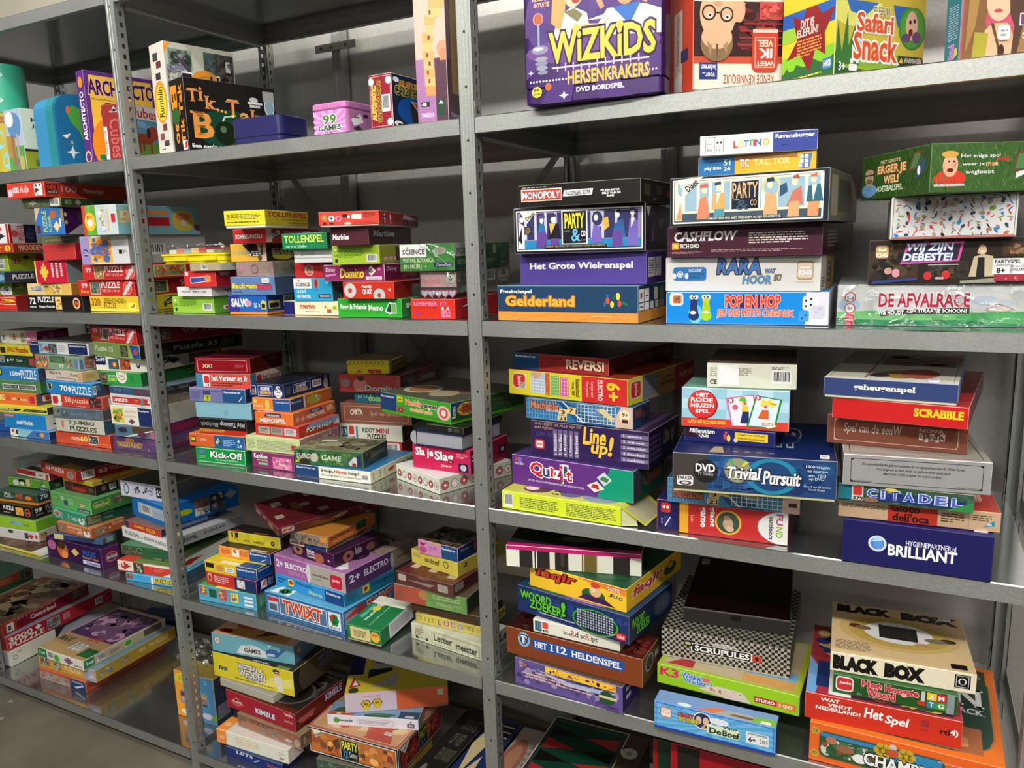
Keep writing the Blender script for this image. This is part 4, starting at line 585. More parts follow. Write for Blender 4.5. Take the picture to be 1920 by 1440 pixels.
('mh3', 'science_kit_box', 'green science box in torn film beside the middle post', 'science kit box', 'games on the second shelf, middle bay', -0.1265, 0.1539, 1.4333, 0.095, 0.1273, 0.3, 0.0556, 'wrap', ['484', '253', 'aab'], {'F': 'r 0 .52 .5 1 eee;tb .05 .62 .47 .82 554 SCIENCE;c .15 .88 .04 777;tob .05 .32 .63 .48 cda 363 ONTDEK BOTANICA;tob .07 .08 .4 .24 cda 363 EN MILIEU;c .48 .16 .03 dd6;rr .63 .14 .97 .3 235;t .67 .17 .95 .28 dde Clementoni;e .75 .75 .12 .15 998;p eee .68 .6 .98 .05 .95 .1 .7 .55', 'R': 'r 0 .52 .22 1 bba;tb .03 .6 .2 .85 666 SCIE;tb .05 .2 .2 .4 9b8 ONTDEK;tb .55 .22 .7 .38 8a7 MILIEU;rr .75 .12 .97 .3 224;t .78 .15 .95 .27 aab Clementoni;e .7 .75 .04 .2 9a7;p 222 .7 .6 .85 .25 .82 .25'}, []),
('ri1', 'game_box', "navy and orange box with yellow lettering at the base of the right bay's left stack", 'game box', 'games on the second shelf, right bay', 0.1989, 0.0876, 1.3328, -0.0372, 0.2975, 0.1592, 0.0693, '', ['246', '135', '357', '8aa'], {'F': 'r 0 0 1 .26 e94;p d83 .1 0 .4 .2 .42 .2 .15 0;p d83 .5 0 .9 .22 .92 .22 .55 0;tb .02 .76 .26 .9 fff Provinciespel;tob .06 .42 .57 .72 fb4 c73 Gelderland;e .8 .6 .013 .09 d54;e .83 .5 .013 .09 fd3;e .88 .52 .013 .09 d54;e .87 .72 .013 .1 fd4;e .84 .68 .01 .05 263;e .8 .73 .01 .05 36a;p 275 .9 .58 .94 .52 .93 .46 .89 .52;e .78 .5 .01 .06 36a;l .7 .14 .96 .18 1 fda', 'R': 'r 0 0 1 .3 c83;r .02 .55 .18 .9 eee;r .2 .55 .36 .9 eee;r .55 .55 .68 .9 ccb;r .38 .55 .5 .9 124;r .75 .55 .9 .9 575;r .02 .32 .18 .52 eee;r .2 .32 .36 .52 eee;r .4 .32 .52 .52 ccb;r .58 .32 .7 .52 ccb;r .74 .32 .9 .52 876;r .05 .4 .15 .44 654;r .24 .68 .33 .72 345;r .06 .65 .12 .8 854'}, []),
('ri2', 'game_box', 'plain violet box with large white sans lettering in the right bay', 'game box', 'games on the second shelf, right bay', 0.2208, 0.1007, 1.4029, 0.0438, 0.2552, 0.1508, 0.0601, '', ['549', '427', '65a'], {'F': 'tb .08 .44 .9 .72 fff Het Grote Wielrenspel', 'R': 'r .06 .2 .38 .82 ddd;r .4 .2 .7 .82 ddd;l .09 .3 .35 .75 6 333;l .45 .45 .65 .6 2 666'}, []),
('ri3', 'game_box', 'black-edged box of elegant figures in violet evening dress, right bay', 'game box', 'games on the second shelf, right bay', 0.213, 0.1332, 1.4638, 0.11, 0.2534, 0.2616, 0.0855, '', ['112', '213', '223', 'bbb'], {'F': 'fr .015 .05 .985 .95 .01 eee;r .03 .1 .97 .9 98b;r .03 .1 .97 .28 28b;r .05 .3 .95 .88 336;r .08 .3 .1 .9 ccd;r .16 .3 .18 .9 ccd;r .24 .3 .26 .9 ccd;r .32 .3 .34 .9 ccd;r .6 .3 .62 .9 ccd;r .68 .3 .7 .9 ccd;r .78 .3 .8 .9 ccd;r .9 .3 .92 .9 ccd;e .65 .72 .05 .2 ccd;e .65 .72 .04 .15 336;p eee .03 .1 .08 .1 .08 .6 .04 .7;p 112 .03 .3 .06 .6 .06 .2;e .06 .75 .018 .06 eee;p 649 .17 .12 .26 .12 .26 .4 .24 .55 .19 .5;p 27a .19 .45 .25 .5 .24 .65 .2 .65;e .22 .72 .016 .07 eee;p 647 .19 .76 .25 .78 .24 .84 .2 .83;p 112 .27 .3 .37 .3 .35 .65 .28 .65;p fb4 .29 .4 .33 .65 .28 .65;p 649 .28 .12 .36 .12 .35 .32 .29 .32;e .31 .73 .018 .07 eee;p 336 .29 .78 .34 .8 .33 .85 .29 .84;r .375 .18 .575 .92 eee;r .385 .2 .565 .9 112;tob .4 .53 .55 .86 fe3 110 PARTY;tl .45 .24 .52 .52 6bd &;tb .525 .34 .56 .48 eee CO;r .4 .47 .44 .48 eee;r .52 .26 .56 .27 eee;p 76b .6 .2 .69 .2 .67 .55 .62 .6;e .64 .74 .016 .07 eee;p 336 .62 .8 .67 .82 .66 .88 .62 .86;p fb4 .7 .45 .74 .55 .73 .75 .69 .72;p 36a .76 .3 .86 .3 .84 .7 .78 .6;p 649 .76 .12 .84 .12 .83 .45 .77 .45;e .8 .78 .016 .07 eee;p 112 .79 .83 .83 .82 .82 .9 .79 .88;p 76b .87 .12 .95 .12 .95 .65 .89 .7;p eee .9 .5 .93 .7 .9 .7;e .91 .82 .016 .06 eee;p 336 .89 .86 .93 .88 .92 .93 .89 .92;r .24 .1 .72 .17 221;t .25 .115 .71 .16 ca6 OMDAT EEN SPEL MET VRIENDEN ALTIJD EEN FEEST IS;p fed .05 .92 .19 .95 .1 .66;tbC .09 .75 .17 .9 222 Diset;r .08 .42 .14 .6 223;l .09 .44 .13 .58 4 a86', 'R': 'p ccb .02 .95 .2 .95 .1 .72;r .15 .2 .9 .85 324;r .45 .3 .75 .8 112;p 859 .2 .2 .3 .2 .28 .6;p 27a .78 .2 .88 .2 .86 .6;tb .5 .5 .7 .7 a93 PARTY'}, []),
('ri4', 'game_box', 'black box with a red name panel and white lettering, topping its stack', 'game box', 'games on the second shelf, right bay', 0.2341, 0.0783, 1.5501, -0.0036, 0.2409, 0.181, 0.041, '', ['1a1512', '221', '432', '887'], {'F': 'r .02 .25 .37 .82 fdc;r .026 .3 .364 .77 d43;tob .03 .36 .36 .7 fff 722 MONOPOLY;p fff .38 .4 .62 .42 .63 .7 .39 .68;tb .4 .45 .61 .64 222 VALSSPELERS EDITIE;tb .69 .52 .84 .62 fff PIK EEN BEETJE;tb .7 .4 .85 .5 fff GELD VAN DE;tb .74 .28 .8 .38 fff BANK;l .03 .87 .25 .93 1 ccc', 'R': 'r .1 .3 .3 .8 443;l .5 .4 .7 .8 4 665;r .88 .3 1 .6 733;r .4 .1 .5 .2 554'}, []),
('rj1', 'game_box', "bright blue box with two googly-eyed pawns at the base of the right bay's middle stack", 'game box', 'games on the second shelf, right bay', 0.5224, 0.1608, 1.3328, 0.0465, 0.2742, 0.27, 0.0563, '', ['18d', 'ddd', '49d', 'cde'], {'F': 'r .87 0 1 1 dde;rr .02 .58 .11 .98 fff;rr .04 .65 .1 .92 d83;tb .05 .75 .09 .88 347 GAME;tb .05 .65 .09 .75 b33 HUB;e .19 .3 .045 .32 6ce;e .18 .25 .035 .16 236;p 236 .15 .3 .21 .3 .2 .7 .16 .7;c .18 .8 .13 236;c .165 .85 .07 fff;c .195 .85 .07 fff;c .17 .84 .03 222;c .19 .84 .03 222;e .175 .35 .02 .06 eee;e .26 .25 .035 .16 ac2;p ac2 .23 .3 .29 .3 .28 .7 .24 .7;c .26 .8 .13 bc3;c .245 .87 .07 fff;c .275 .87 .07 fff;c .25 .86 .03 222;c .27 .86 .03 222;e .26 .37 .02 .04 fff;r .4 .52 .7 .92 426;tob .38 .52 .72 .92 d43 fba POP EN HOP;tob .33 .18 .8 .46 e65 fca JEU DES PETITS CHEVAUX;rr .85 .45 .94 .9 eee;c .87 .75 .035 222;c .9 .8 .035 222;c .87 .58 .035 222;c .9 .62 .035 222;rr .83 .1 .89 .45 49d;c .85 .2 .03 14a;c .87 .3 .03 14a;rr .9 .2 .98 .6 ccd;c .93 .4 .03 aab;c .95 .5 .03 aab'}, []),
('rj2', 'game_box', 'white box with blue shadowed letters and headphone badge, right bay', 'game box', 'games on the second shelf, right bay', 0.5208, 0.1098, 1.3899, -0.0416, 0.2669, 0.15, 0.0601, '', ['dddcd8', 'c8c4bc', 'eae8e4'], {'F': 'rr .05 .3 .28 .72 37b;c .1 .5 .1 eee;c .1 .5 .07 37b;c .1 .5 .045 eee;e .06 .45 .012 .09 eee;e .145 .45 .012 .09 eee;t .16 .58 .25 .66 fff INCLUSIEF;t .16 .47 .27 .55 156 HOOFDTELEFOON;t .16 .37 .24 .45 156 & MUZIEK CD;tobi .35 .5 .65 .95 47b 532 RARA;tobi .66 .52 .73 .65 47b 875 WAT;tobi .52 .2 .71 .46 48c ba6 HOOR;tobi .72 .3 .77 .48 887 654 IK?;rr .86 .32 .96 .86 b95;rr .865 .36 .955 .82 dcb;tb .875 .46 .95 .6 fff KING;p fed .88 .72 .88 .65 .94 .65 .94 .72 .91 .68;r .86 .24 .96 .28 cbb', 'R': 'r .4 0 1 1 a82;tobc .5 .2 .8 .85 347 996 RARA;l .05 .1 .3 .4 4 665'}, []),
('rj3', 'game_box', 'dark maroon box with large white serif lettering and small print', 'game box', 'games on the second shelf, right bay', 0.5336, 0.187, 1.4508, -0.0635, 0.2623, 0.3419, 0.053, '', ['4a2034', '3a1a22', '613'], {'F': 'tbis .04 .52 .48 .85 fff CASHFLOW;r .03 .25 .23 .5 322;r .03 .25 .08 .48 f94;c .055 .37 .07 fd4;tbs .085 .29 .22 .44 eed RICH DAD;l .55 .4 .92 .78 5 edd;l .3 .14 .95 .24 2 b99;l .03 .1 .26 .18 2 a88', 'R': 'l .15 .2 .45 .8 5 877'}, []),
('rj4', 'game_box', 'dark green edged box of elegant figures in peach clothing, right bay', 'game box', 'games on the second shelf, right bay', 0.5455, 0.1304, 1.5046, -0.0687, 0.2594, 0.2966, 0.0815, '', ['123', '665', '455', '998'], {'F': 'fr .015 .04 .97 .96 .01 fed;r .03 .08 .96 .92 fec;r .03 .08 .96 .25 456;r .05 .3 .95 .88 9bc;r .08 .3 .1 .9 eed;r .18 .3 .2 .9 eed;r .26 .3 .28 .9 eed;r .34 .3 .36 .9 eed;r .6 .3 .62 .9 eed;r .68 .3 .7 .9 eed;r .86 .3 .88 .9 eed;e .66 .72 .06 .2 dc9;e .66 .7 .045 .15 9bc;p fed .03 .1 .08 .1 .08 .6 .04 .7;p d96 .04 .12 .08 .12 .07 .5;p d86 .18 .12 .27 .12 .26 .4 .24 .6 .2 .55;e .23 .72 .018 .07 fdb;p c65 .2 .76 .26 .78 .25 .85 .2 .83;p ea6 .28 .3 .37 .3 .36 .65 .29 .65;p 59a .29 .12 .37 .12 .36 .32 .3 .32;p fed .31 .4 .34 .65 .31 .65;e .325 .75 .018 .08 fdb;p 345 .3 .8 .34 .82 .34 .88 .3 .86;r .4 .28 .59 .88 eed;r .41 .3 .58 .86 123;tl .415 .52 .575 .83 eb8 PARTY;t .44 .28 .52 .48 456 &;t .53 .36 .57 .48 eb8 CO;r .42 .48 .46 .49 eed;p ea7 .61 .15 .7 .15 .69 .55 .63 .6;e .65 .75 .018 .07 fdb;p 245 .63 .8 .68 .82 .67 .9 .63 .88;p 357 .71 .5 .76 .6 .75 .78 .71 .72;p c76 .75 .3 .85 .35 .84 .7 .79 .6;p ea7 .76 .1 .83 .1 .83 .4 .77 .4;e .8 .78 .018 .08 fdb;p a54 .79 .84 .83 .84 .82 .92 .79 .9;p e96 .88 .1 .94 .1 .95 .4 .88 .4;p 367 .87 .38 .97 .38 .95 .72 .88 .68;p fed .91 .4 .93 .7 .9 .7;e .91 .8 .017 .06 fdb;p d65 .9 .85 .93 .86 .93 .92 .89 .9;r .25 .08 .73 .16 345;t .255 .09 .72 .15 eec OMDAT EEN SPEL MET VRIENDEN ALTIJD EEN FEEST IS;p eed .05 .97 .22 1 .1 .62;tbC .1 .72 .19 .95 222 Diset', 'R': 'r .3 .2 .7 .85 443;r .05 .1 .25 .9 998;r .75 .1 .95 .9 876;p a87 .1 .1 .2 .1 .18 .8'}, []),
('rj5', 'game_box', 'slim blue and yellow box with white letters and tile grid, near stack top', 'game box', 'games on the second shelf, right bay', 0.5359, 0.1151, 1.5869, 0.0907, 0.1869, 0.22, 0.0303, '', ['fb3', 'b92', 'db5'], {'F': 'r 0 0 .32 1 27b;r .32 .75 .85 1 a73;tb .05 .25 .2 .5 fff play time;tb .22 .5 .28 .85 def 51;tb .22 .2 .28 .45 def 24;tob .36 .35 .44 .8 fff c83 TIC;tb .48 .4 .79 .75 fe9 TAC TOR;p 57a .86 .1 .95 .1 .97 .9 .89 .9;r .87 .65 .9 .85 fed;r .91 .65 .94 .85 fed;r .87 .4 .9 .6 fed;r .91 .4 .94 .6 fed;r .86 .15 .89 .35 fed;r .91 .15 .94 .35 fed'}, []),
('rj6', 'game_box', 'slim white and navy box with rainbow lettering at the very top of its stack', 'game box', 'games on the second shelf, right bay', 0.5323, 0.0923, 1.618, 0.1802, 0.1833, 0.2, 0.0316, '', ['eee', '226', 'eee'], {'F': 'r .63 0 1 1 349;tb .65 .6 .98 .9 fff Ravensburger;tb .29 .3 .33 .68 d33 L;tb .33 .32 .38 .66 ec3 O;tb .38 .34 .42 .68 36b T;tb .42 .36 .46 .7 4a4 T;tb .46 .36 .48 .7 d43 I;tb .48 .36 .53 .7 36b N;tb .54 .36 .6 .72 db3 O;r .04 .1 .045 .85 654;r .12 .1 .125 .85 654;r .2 .1 .205 .85 654;r .04 .45 .2 .46 654;t .055 .2 .1 .35 543 3-6;t .14 .2 .18 .35 543 1-6;t .05 .55 .1 .65 765 Alter;c .15 .65 .06 333;c .18 .65 .06 333;l .04 .9 .14 .97 1 543;l .7 .3 .78 .36 1 113'}, []),
('rk1', 'game_box', 'wide film-wrapped white and green box with red letters at right shelf edge', 'game box', 'games on the second shelf, right bay', 0.8411, 0.1906, 1.3328, 0.0598, 0.345, 0.27, 0.0672, 'wrap', ['d2d3d2', 'ddd', 'aaaeb0'], {'F': 'r 0 0 1 .22 285;e .3 .25 .4 .12 7b7;e .8 .22 .3 .15 5a6;e .05 .5 .05 .16 a8c0d4;e .62 .62 .05 .12 b8c4d2;e .68 .55 .05 .1 c0cad4;c .055 .7 .13 b44;c .055 .7 .105 ddd;t .04 .62 .07 .72 544 2-4;c .055 .42 .13 b44;c .055 .42 .105 ddd;t .045 .38 .065 .46 544 8+;r .035 0 .075 .2 c24;c .055 .2 .11 c24;t .035 .1 .075 .16 fff Jumbo;tob .18 .45 .56 .8 b24 eee DE AFVALRACE;p 332 .18 .35 .3 .4 .3 .28 .19 .22;p 332 .3 .4 .56 .45 .56 .3 .3 .28;tb .18 .26 .29 .38 fff WIE HOUDT;tb .3 .3 .55 .42 fff ZIJN STRAATJE SCHOON?;p a87 .62 .4 .67 .55 .7 .5 .74 .4 .7 .35 .64 .35;p dcc .63 .4 .67 .52 .7 .48 .73 .4 .7 .37 .64 .37'}, []),
('rk2', 'game_box', 'dark studio photo box with pink framed title and host in cream jacket', 'game box', 'games on the second shelf, right bay', 0.858, 0.1847, 1.4008, 0.0477, 0.2857, 0.27, 0.0705, '', ['2a2018', '221', '332'], {'F': 'z 0 .1 .25 .75 432 543 221 864 332 c98 211;z .3 .1 .5 .5 332 221 433 543;z .05 .75 .45 1 321 432 643;rr .03 .58 .1 .9 654;rr .033 .6 .097 .87 ca6;tb .037 .62 .093 .72 fff KING;p fed .045 .84 .045 .76 .085 .76 .085 .84 .065 .79;p d5a .16 .45 .45 .5 .47 .95 .19 .92;p 323 .175 .5 .44 .54 .455 .9 .2 .87;tobi .18 .7 .42 .92 fff 46b WIJ ZIJN;tobi .17 .52 .42 .7 fff 46b DEBESTE!;r .3 .42 .45 .44 ccb;e .3 .18 .02 .1 c33;e .39 .2 .02 .1 c33;r .34 .1 .38 .15 caa;e .07 .2 .03 .15 211;e .1 .3 .02 .08 c98;e .14 .25 .02 .1 d9a;e .04 .15 .03 .12 322;p 348 .02 .06 .25 .14 .25 .08 .02 0;p cb9 .5 .15 .62 .15 .61 .6 .57 .65 .52 .6;p 222 .535 .15 .575 .15 .57 .58 .54 .58;e .555 .75 .025 .11 db9;p 321 .53 .8 .53 .62 .545 .86 .57 .86 .585 .62 .58 .8 .555 .93;e .56 .71 .01 .02 fff;p 998 .46 .06 .62 .12 .63 .02 .46 0;r .61 .2 .8 .55 eee;tb .62 .44 .74 .52 222 PARTYSPEL;t .62 .36 .69 .41 333 LEEFTIJD;tb .63 .22 .67 .34 111 8+;t .7 .35 .76 .4 333 2 tot 12;t .7 .27 .76 .33 333 SPELERS;r .695 .22 .698 .42 222;z .62 .05 .95 .2 a34 c55 d78 532;z .65 .6 .95 .9 432 643 975 221'}, []),
('rk3', 'game_box', 'white box scattered with tiny coloured utensils at right, under the grass box', 'game box', 'games on the second shelf, right bay', 0.8295, 0.1546, 1.472, 0.0521, 0.1693, 0.26, 0.0648, '', ['ddd', 'eee', 'dcc', 'fff'], {'F': 'r 0 0 1 .03 d54;fr .012 .04 .99 .985 .004 322;con .02 .06 .98 .96 130', 'R': 'r 0 0 1 1 ddd'}, []),
('rk4', 'game_box', 'grass green box with cartoon men and white handwriting at upper right', 'game box', 'games on the second shelf, right bay', 0.8618, 0.0881, 1.5376, -1.0347, 0.1958, 0.256, 0.0693, '', ['352', '473', 'd93'], {'F': 'gr 0 0 1 1 352 473 241 584;e .13 .2 .12 .16 7ad;e .13 .5 .07 .2 ca8;e .13 .62 .07 .08 ca8;r .06 .55 .2 .58 322;e .13 .42 .05 .06 865;tob .3 .78 .6 .86 dc9 241 HET GROTE;tob .26 .5 .68 .74 fd9 c54 ERGER JE;tob .36 .32 .58 .5 fd9 c54 WEL!;tb .24 .14 .65 .28 dec VOETBALSPEL;p 743 .72 .5 .84 .55 .9 .92 .78 .9;p 585 .74 .55 .82 .58 .87 .88 .79 .86;p 356 .8 .32 .92 .4 .96 .75 .85 .7;e .86 .5 .02 .1 fff', 'R': 'gr 0 0 1 1 463 574 352 695;e .11 .28 .095 .18 d43;r .02 .12 .2 .17 ccc;e .11 .55 .045 .24 fb9;e .105 .78 .05 .07 da5;e .11 .45 .02 .04 722;e .1 .63 .005 .02 222;e .13 .63 .005 .02 222;t .17 .68 .4 .78 fff Het enige spel;t .18 .52 .31 .6 fff waar je;t .32 .52 .39 .6 ed9 mee;tb .39 .6 .45 .72 c43 bij;p c43 .32 .5 .33 .5 .39 .63 .38 .63;t .2 .34 .37 .45 fff wegloopt;p 743 .48 .4 .56 .42 .58 .85 .5 .8;p 585 .49 .44 .55 .46 .57 .8 .51 .76;p eee .5 .25 .56 .35 .55 .42 .5 .38'}, []),
('n1', 'puzzle_box', 'navy puzzle box at the far left base of the third shelf', 'puzzle box', 'puzzles on the third shelf, left bay', -1.8233, 0.1452, 0.9368, 0.029, 0.1041, 0.2, 0.0259, '', ['25a', '147', '369'], {'F': 't .75 .6 1 .8 dde Raven'}, []),
('n2', 'puzzle_box', 'white to blue puzzle box with a yellow sun under the blue box, left bay', 'puzzle box', 'puzzles on the third shelf, left bay', -1.623, 0.1445, 0.9368, 0.0222, 0.1917, 0.25, 0.0249, '', ['47b', '136', '7ad'], {'F': 'r 0 0 .2 1 eed;r .04 .5 .1 .9 a65;r .15 .3 .2 .9 233;p 9cd .2 0 .4 0 .6 1 .2 1;fl .83 .55 .06 .3 fa4;c .83 .55 .12 fc6;l .68 .3 .75 .8 3 236', 'R': 'c .5 .6 .2 47c'}, []),
('n3', 'toy_box', 'blue box with white lettering and an orange corner label, third shelf left', 'toy box', 'games on the third shelf, left bay', -1.6541, 0.1356, 0.9625, 0.0731, 0.1938, 0.22, 0.0465, '', ['28c', 'ddc', '39d'], {'F': 'r .02 .75 .25 .95 d65;t .04 .82 .23 .9 fdc nickel;t .42 .5 .55 .58 fff pinkfong;tb .3 .25 .7 .5 fff BABY SHARK', 'R': 'r .1 .3 .2 .4 322;p 622 .1 .75 .9 .6 .5 .9'}, []),
('n4', 'puzzle_box', 'thin yellow puzzle box with a black stripe and spaced white capitals', 'puzzle box', 'puzzles on the third shelf, left bay', -1.6877, 0.1242, 1.0099, 0.1181, 0.2563, 0.2, 0.023, '', ['ed3', '443', 'dd4'], {'F': 'r 0 .25 1 .62 231;tb .2 .32 .45 .58 fff SIMPLEX;t .65 .32 .95 .5 ccb JIGSAW PUZZLE;p ed3 .5 .2 .6 .65 .65 .65 .55 .2'}, []),
('n5', 'puzzle_box', 'orange puzzle box with a black star icon and red logo at far left', 'puzzle box', 'puzzles on the third shelf, left bay', -1.7246, 0.1557, 1.0337, 0.0758, 0.2244, 0.24, 0.0366, '', ['e73', '556', 'f94'], {'F': 'z .2 .3 .35 .8 fd8 e94 953;c .42 .5 .2 d54;tb .5 .4 .6 .6 fed 35;c .64 .5 .1 343;ti .68 .35 .82 .6 fed Puzzle;rr .87 .15 .97 .8 c34', 'R': 'rr .08 .25 .5 .8 ecc;rr .12 .3 .46 .75 b33'}, []),
('n6', 'puzzle_box', 'dull green puzzle box with two black and white text panels', 'puzzle box', 'puzzles on the third shelf, left bay', -1.7213, 0.1557, 1.0711, 0.0745, 0.2433, 0.22, 0.0377, '', ['585', '474', '6a6'], {'F': 'r .28 .25 .92 .68 eee;r .3 .3 .58 .62 454;r .6 .3 .9 .62 454;t .32 .4 .56 .52 dde PUZZEL 100;t .62 .4 .88 .52 dde PUZZLE 100'}, []),
('n7', 'puzzle_box', 'blue 100 piece puzzle box with white letters at far left', 'puzzle box', 'puzzles on the third shelf, left bay', -1.719, 0.16, 1.1096, 0.0259, 0.2518, 0.22, 0.0403, '', ['38c', '457', '59d'], {'F': 'rr .2 .3 .28 .85 222;rr .22 .4 .26 .8 dc3;tb .45 .3 .6 .7 fff 100;j .6 .35 .66 .65 fff;t .66 .12 .97 .85 fff PUZZLE', 'R': 'r .2 .2 .7 .8 cba'}, []),
('n8', 'puzzle_box', 'dark green puzzle box with white script at far left third shelf', 'puzzle box', 'puzzles on the third shelf, left bay', -1.7359, 0.1673, 1.1507, 0.0262, 0.2255, 0.22, 0.0355, '', ['243', '454', '354'], {'F': 'z .22 .3 .38 .95 79b b84 ca7 533;tb .5 .5 .58 .75 dec 30;ti .65 .45 .78 .7 dec Puzzle;c .45 .55 .15 fed;r .93 .2 1 .8 c44', 'R': 'z 0 .1 .8 .9 b54 654 887'}, []),
('n9', 'puzzle_box', 'bright yellow puzzle box with red lettering at far left third shelf', 'puzzle box', 'puzzles on the third shelf, left bay', -1.7217, 0.1525, 1.187, 0.028, 0.2186, 0.2, 0.0312, '', ['ed3', '773', 'dd4'], {'F': 'rr .28 .2 .4 .85 332;tb .44 .2 .62 .85 b42 JUNGLE;tob .64 .3 .92 .85 c52 da3 Puzzle'}, []),
('n10', 'puzzle_box', 'white and pink puzzle box topping the far left third shelf stack', 'puzzle box', 'puzzles on the third shelf, left bay', -1.7158, 0.1355, 1.2191, 0.0243, 0.1801, 0.1061, 0.0419, '', ['ddc', '725', 'bba'], {'F': 'r .72 0 1 1 d6a;j .7 .3 .85 .6 eee;k .03 .1 .12 .7;e .38 .5 .05 .25 845;l .25 .3 .5 .85 4 caa;z .55 .1 .7 .9 baa 876 ccb;ti .86 .4 .97 .7 fde Prinses', 'R': 'c .25 .4 .2 987;e .45 .5 .08 .3 a57;tc .7 .2 .85 .9 a47 PUZZLE'}, []),
('o1', 'puzzle_box', 'orange-red 60 piece puzzle box on the shelf beside the violet wrapped box', 'puzzle box', 'puzzles on the third shelf, left bay', -1.3652, 0.1203, 0.9368, 0.0334, 0.2392, 0.2, 0.0392, '', ['d53', 'a33', 'c64'], {'F': 'c .08 .5 .12 87a;tb .3 .35 .45 .6 fed PUZZLE;tb .46 .3 .6 .75 fd6 60;r .62 .15 .8 .85 fed;z .63 .2 .79 .8 555 988 ccb 322;t .82 .2 .97 .3 fa6 100'}, []),
('o2', 'puzzle_box', 'cream puzzle box with grey stencil capitals on the orange-red 60 puzzle', 'puzzle box', 'puzzles on the third shelf, left bay', -1.3621, 0.1231, 0.9768, 0.0525, 0.2064, 0.22, 0.0419, '', ['ccb', '356', 'baa'], {'F': 'rr .12 .3 .17 .8 d76;tbs .28 .52 .82 .88 554 3 JUMBO;tbs .28 .1 .85 .45 443 PUZZLES', 'R': 't .3 .4 .8 .8 134 35'}, []),
('o3', 'puzzle_box', 'film-wrapped steel blue puzzle box between cream and red puzzles', 'puzzle box', 'puzzles on the third shelf, left bay', -1.3626, 0.1103, 1.0195, 0.0788, 0.2049, 0.2, 0.0306, 'wrap', ['678', '655', '789'], {'F': 'z .02 .2 .15 .9 998 778 556;r .18 .2 .3 .8 577;c .24 .6 .15 aa7;tb .65 .2 .92 .65 899 PUZZLE;ti .35 .3 .6 .6 8aa Disney', 'R': 'r .2 .2 .7 .8 887'}, []),
('o4', 'puzzle_box', 'red 50 puzzle box with a brown animal photo, left bay third shelf', 'puzzle box', 'puzzles on the third shelf, left bay', -1.3714, 0.1205, 1.051, 0.0316, 0.2247, 0.2, 0.0351, '', ['c43', 'b54', 'c65'], {'F': 'r 0 0 .2 1 eed;rr .03 .15 .14 .85 c34;j .12 .1 .22 .4 eee;tb .27 .35 .4 .85 fcb 50;t .42 .25 .74 .8 fcb puzzle;l .5 .05 .7 .12 1 fcb;z .76 .1 .98 .9 533 a76 744 322', 'R': 'rr .1 .1 .9 .9 edd;z .15 .15 .85 .85 b87 443 865'}, []),
('o5', 'puzzle_box', 'blue 70 piece puzzle box with white capitals and side barcode', 'puzzle box', 'puzzles on the third shelf, left bay', -1.387, 0.0387, 1.0869, -0.0087, 0.2174, 0.0457, 0.0388, '', ['28c', '346', '59d'], {'F': 'rr .03 .3 .13 .85 dd9;r .05 .35 .11 .8 332;tob .3 .25 .47 .75 fff 357 70;j .47 .25 .56 .75 fff;t .57 .12 .97 .75 fff PUZZLE', 'R': 'k .03 .15 .25 .85;tb .3 .35 .5 .9 68a 70;l .5 .5 .7 .6 1 789;z .65 .1 .98 .9 445 754 667'}, []),
('o6', 'puzzle_box', 'cream puzzle box with dark serif script above the blue 70 puzzle', 'puzzle box', 'puzzles on the third shelf, left bay', -1.4194, 0.0522, 1.1265, -0.0555, 0.186, 0.0536, 0.0313, '', ['dcb', 'cb8', 'a98'], {'F': 't .12 .5 .45 .85 655 Maja de Bij;t .7 .5 .98 .8 655 Puzzle;t .3 .12 .85 .35 765 Entwicklung;r .9 .1 1 .9 da7', 'R': 'r 0 .1 .8 .9 ca6;r .2 .3 .7 .7 b95'}, []),
('o7', 'puzzle_box', 'pale green 99 puzzle box with garden photos below the navy and white box', 'puzzle box', 'puzzles on the third shelf, left bay', -1.4434, 0.0506, 1.1586, 0.0009, 0.2059, 0.0526, 0.0421, '', ['8a8', 'aba', '565'], {'F': 'r 0 .1 .18 .95 a65;z 0 .1 .3 .95 c64 dca 648 e95 4a5;r .35 .5 .7 1 464;t .4 .6 .65 .85 7a7 PUZZLE;tb .55 .12 .66 .42 dec 99;z .7 .15 .88 .85 897 a65 dcb 564;rr .9 .15 .99 .85 68a', 'R': 'rr .05 .1 .25 .8 57a;z .35 .1 .9 .9 a65 875 cba 564'}, []),
('o8', 'puzzle_box', 'white and navy 2x12 puzzle box with a pale blue picture panel', 'puzzle box', 'puzzles on the third shelf, left bay', -1.4547, 0.1414, 1.2014, 0.0246, 0.2705, 0.2, 0.036, '', ['eee', '999', '887'], {'F': 'r 0 0 .16 1 236;t .01 .7 .15 .88 eef Ravens;r .16 0 .48 1 acd;td .18 .2 .24 .9 357 2x12;j .24 .2 .35 .7 c44;z .33 .05 .47 .85 555 877 89a;l .5 .2 .62 .8 4 bbc;r .67 .05 .98 .95 236;tb .69 .62 .96 .85 eef Ravensburger', 'R': 'l .2 .2 .8 .7 5 777'}, []),
('p1', 'puzzle_box', 'violet film-wrapped puzzle box at the base beside the left post', 'puzzle box', 'puzzles on the third shelf, left bay', -1.1554, 0.1984, 0.9368, 0.0394, 0.1738, 0.33, 0.0416, 'wrap', ['647', '758', '86a'], {'F': 'e .4 .75 .1 .25 a75;tob .08 .2 .7 .6 ca6 a75 VIAGGIO MANDY;r .82 .55 .99 .95 758;c .82 .15 .08 c9a;c .9 .2 .06 443', 'R': 'e .55 .55 .25 .4 a65;r 0 0 1 .3 735'}, []),
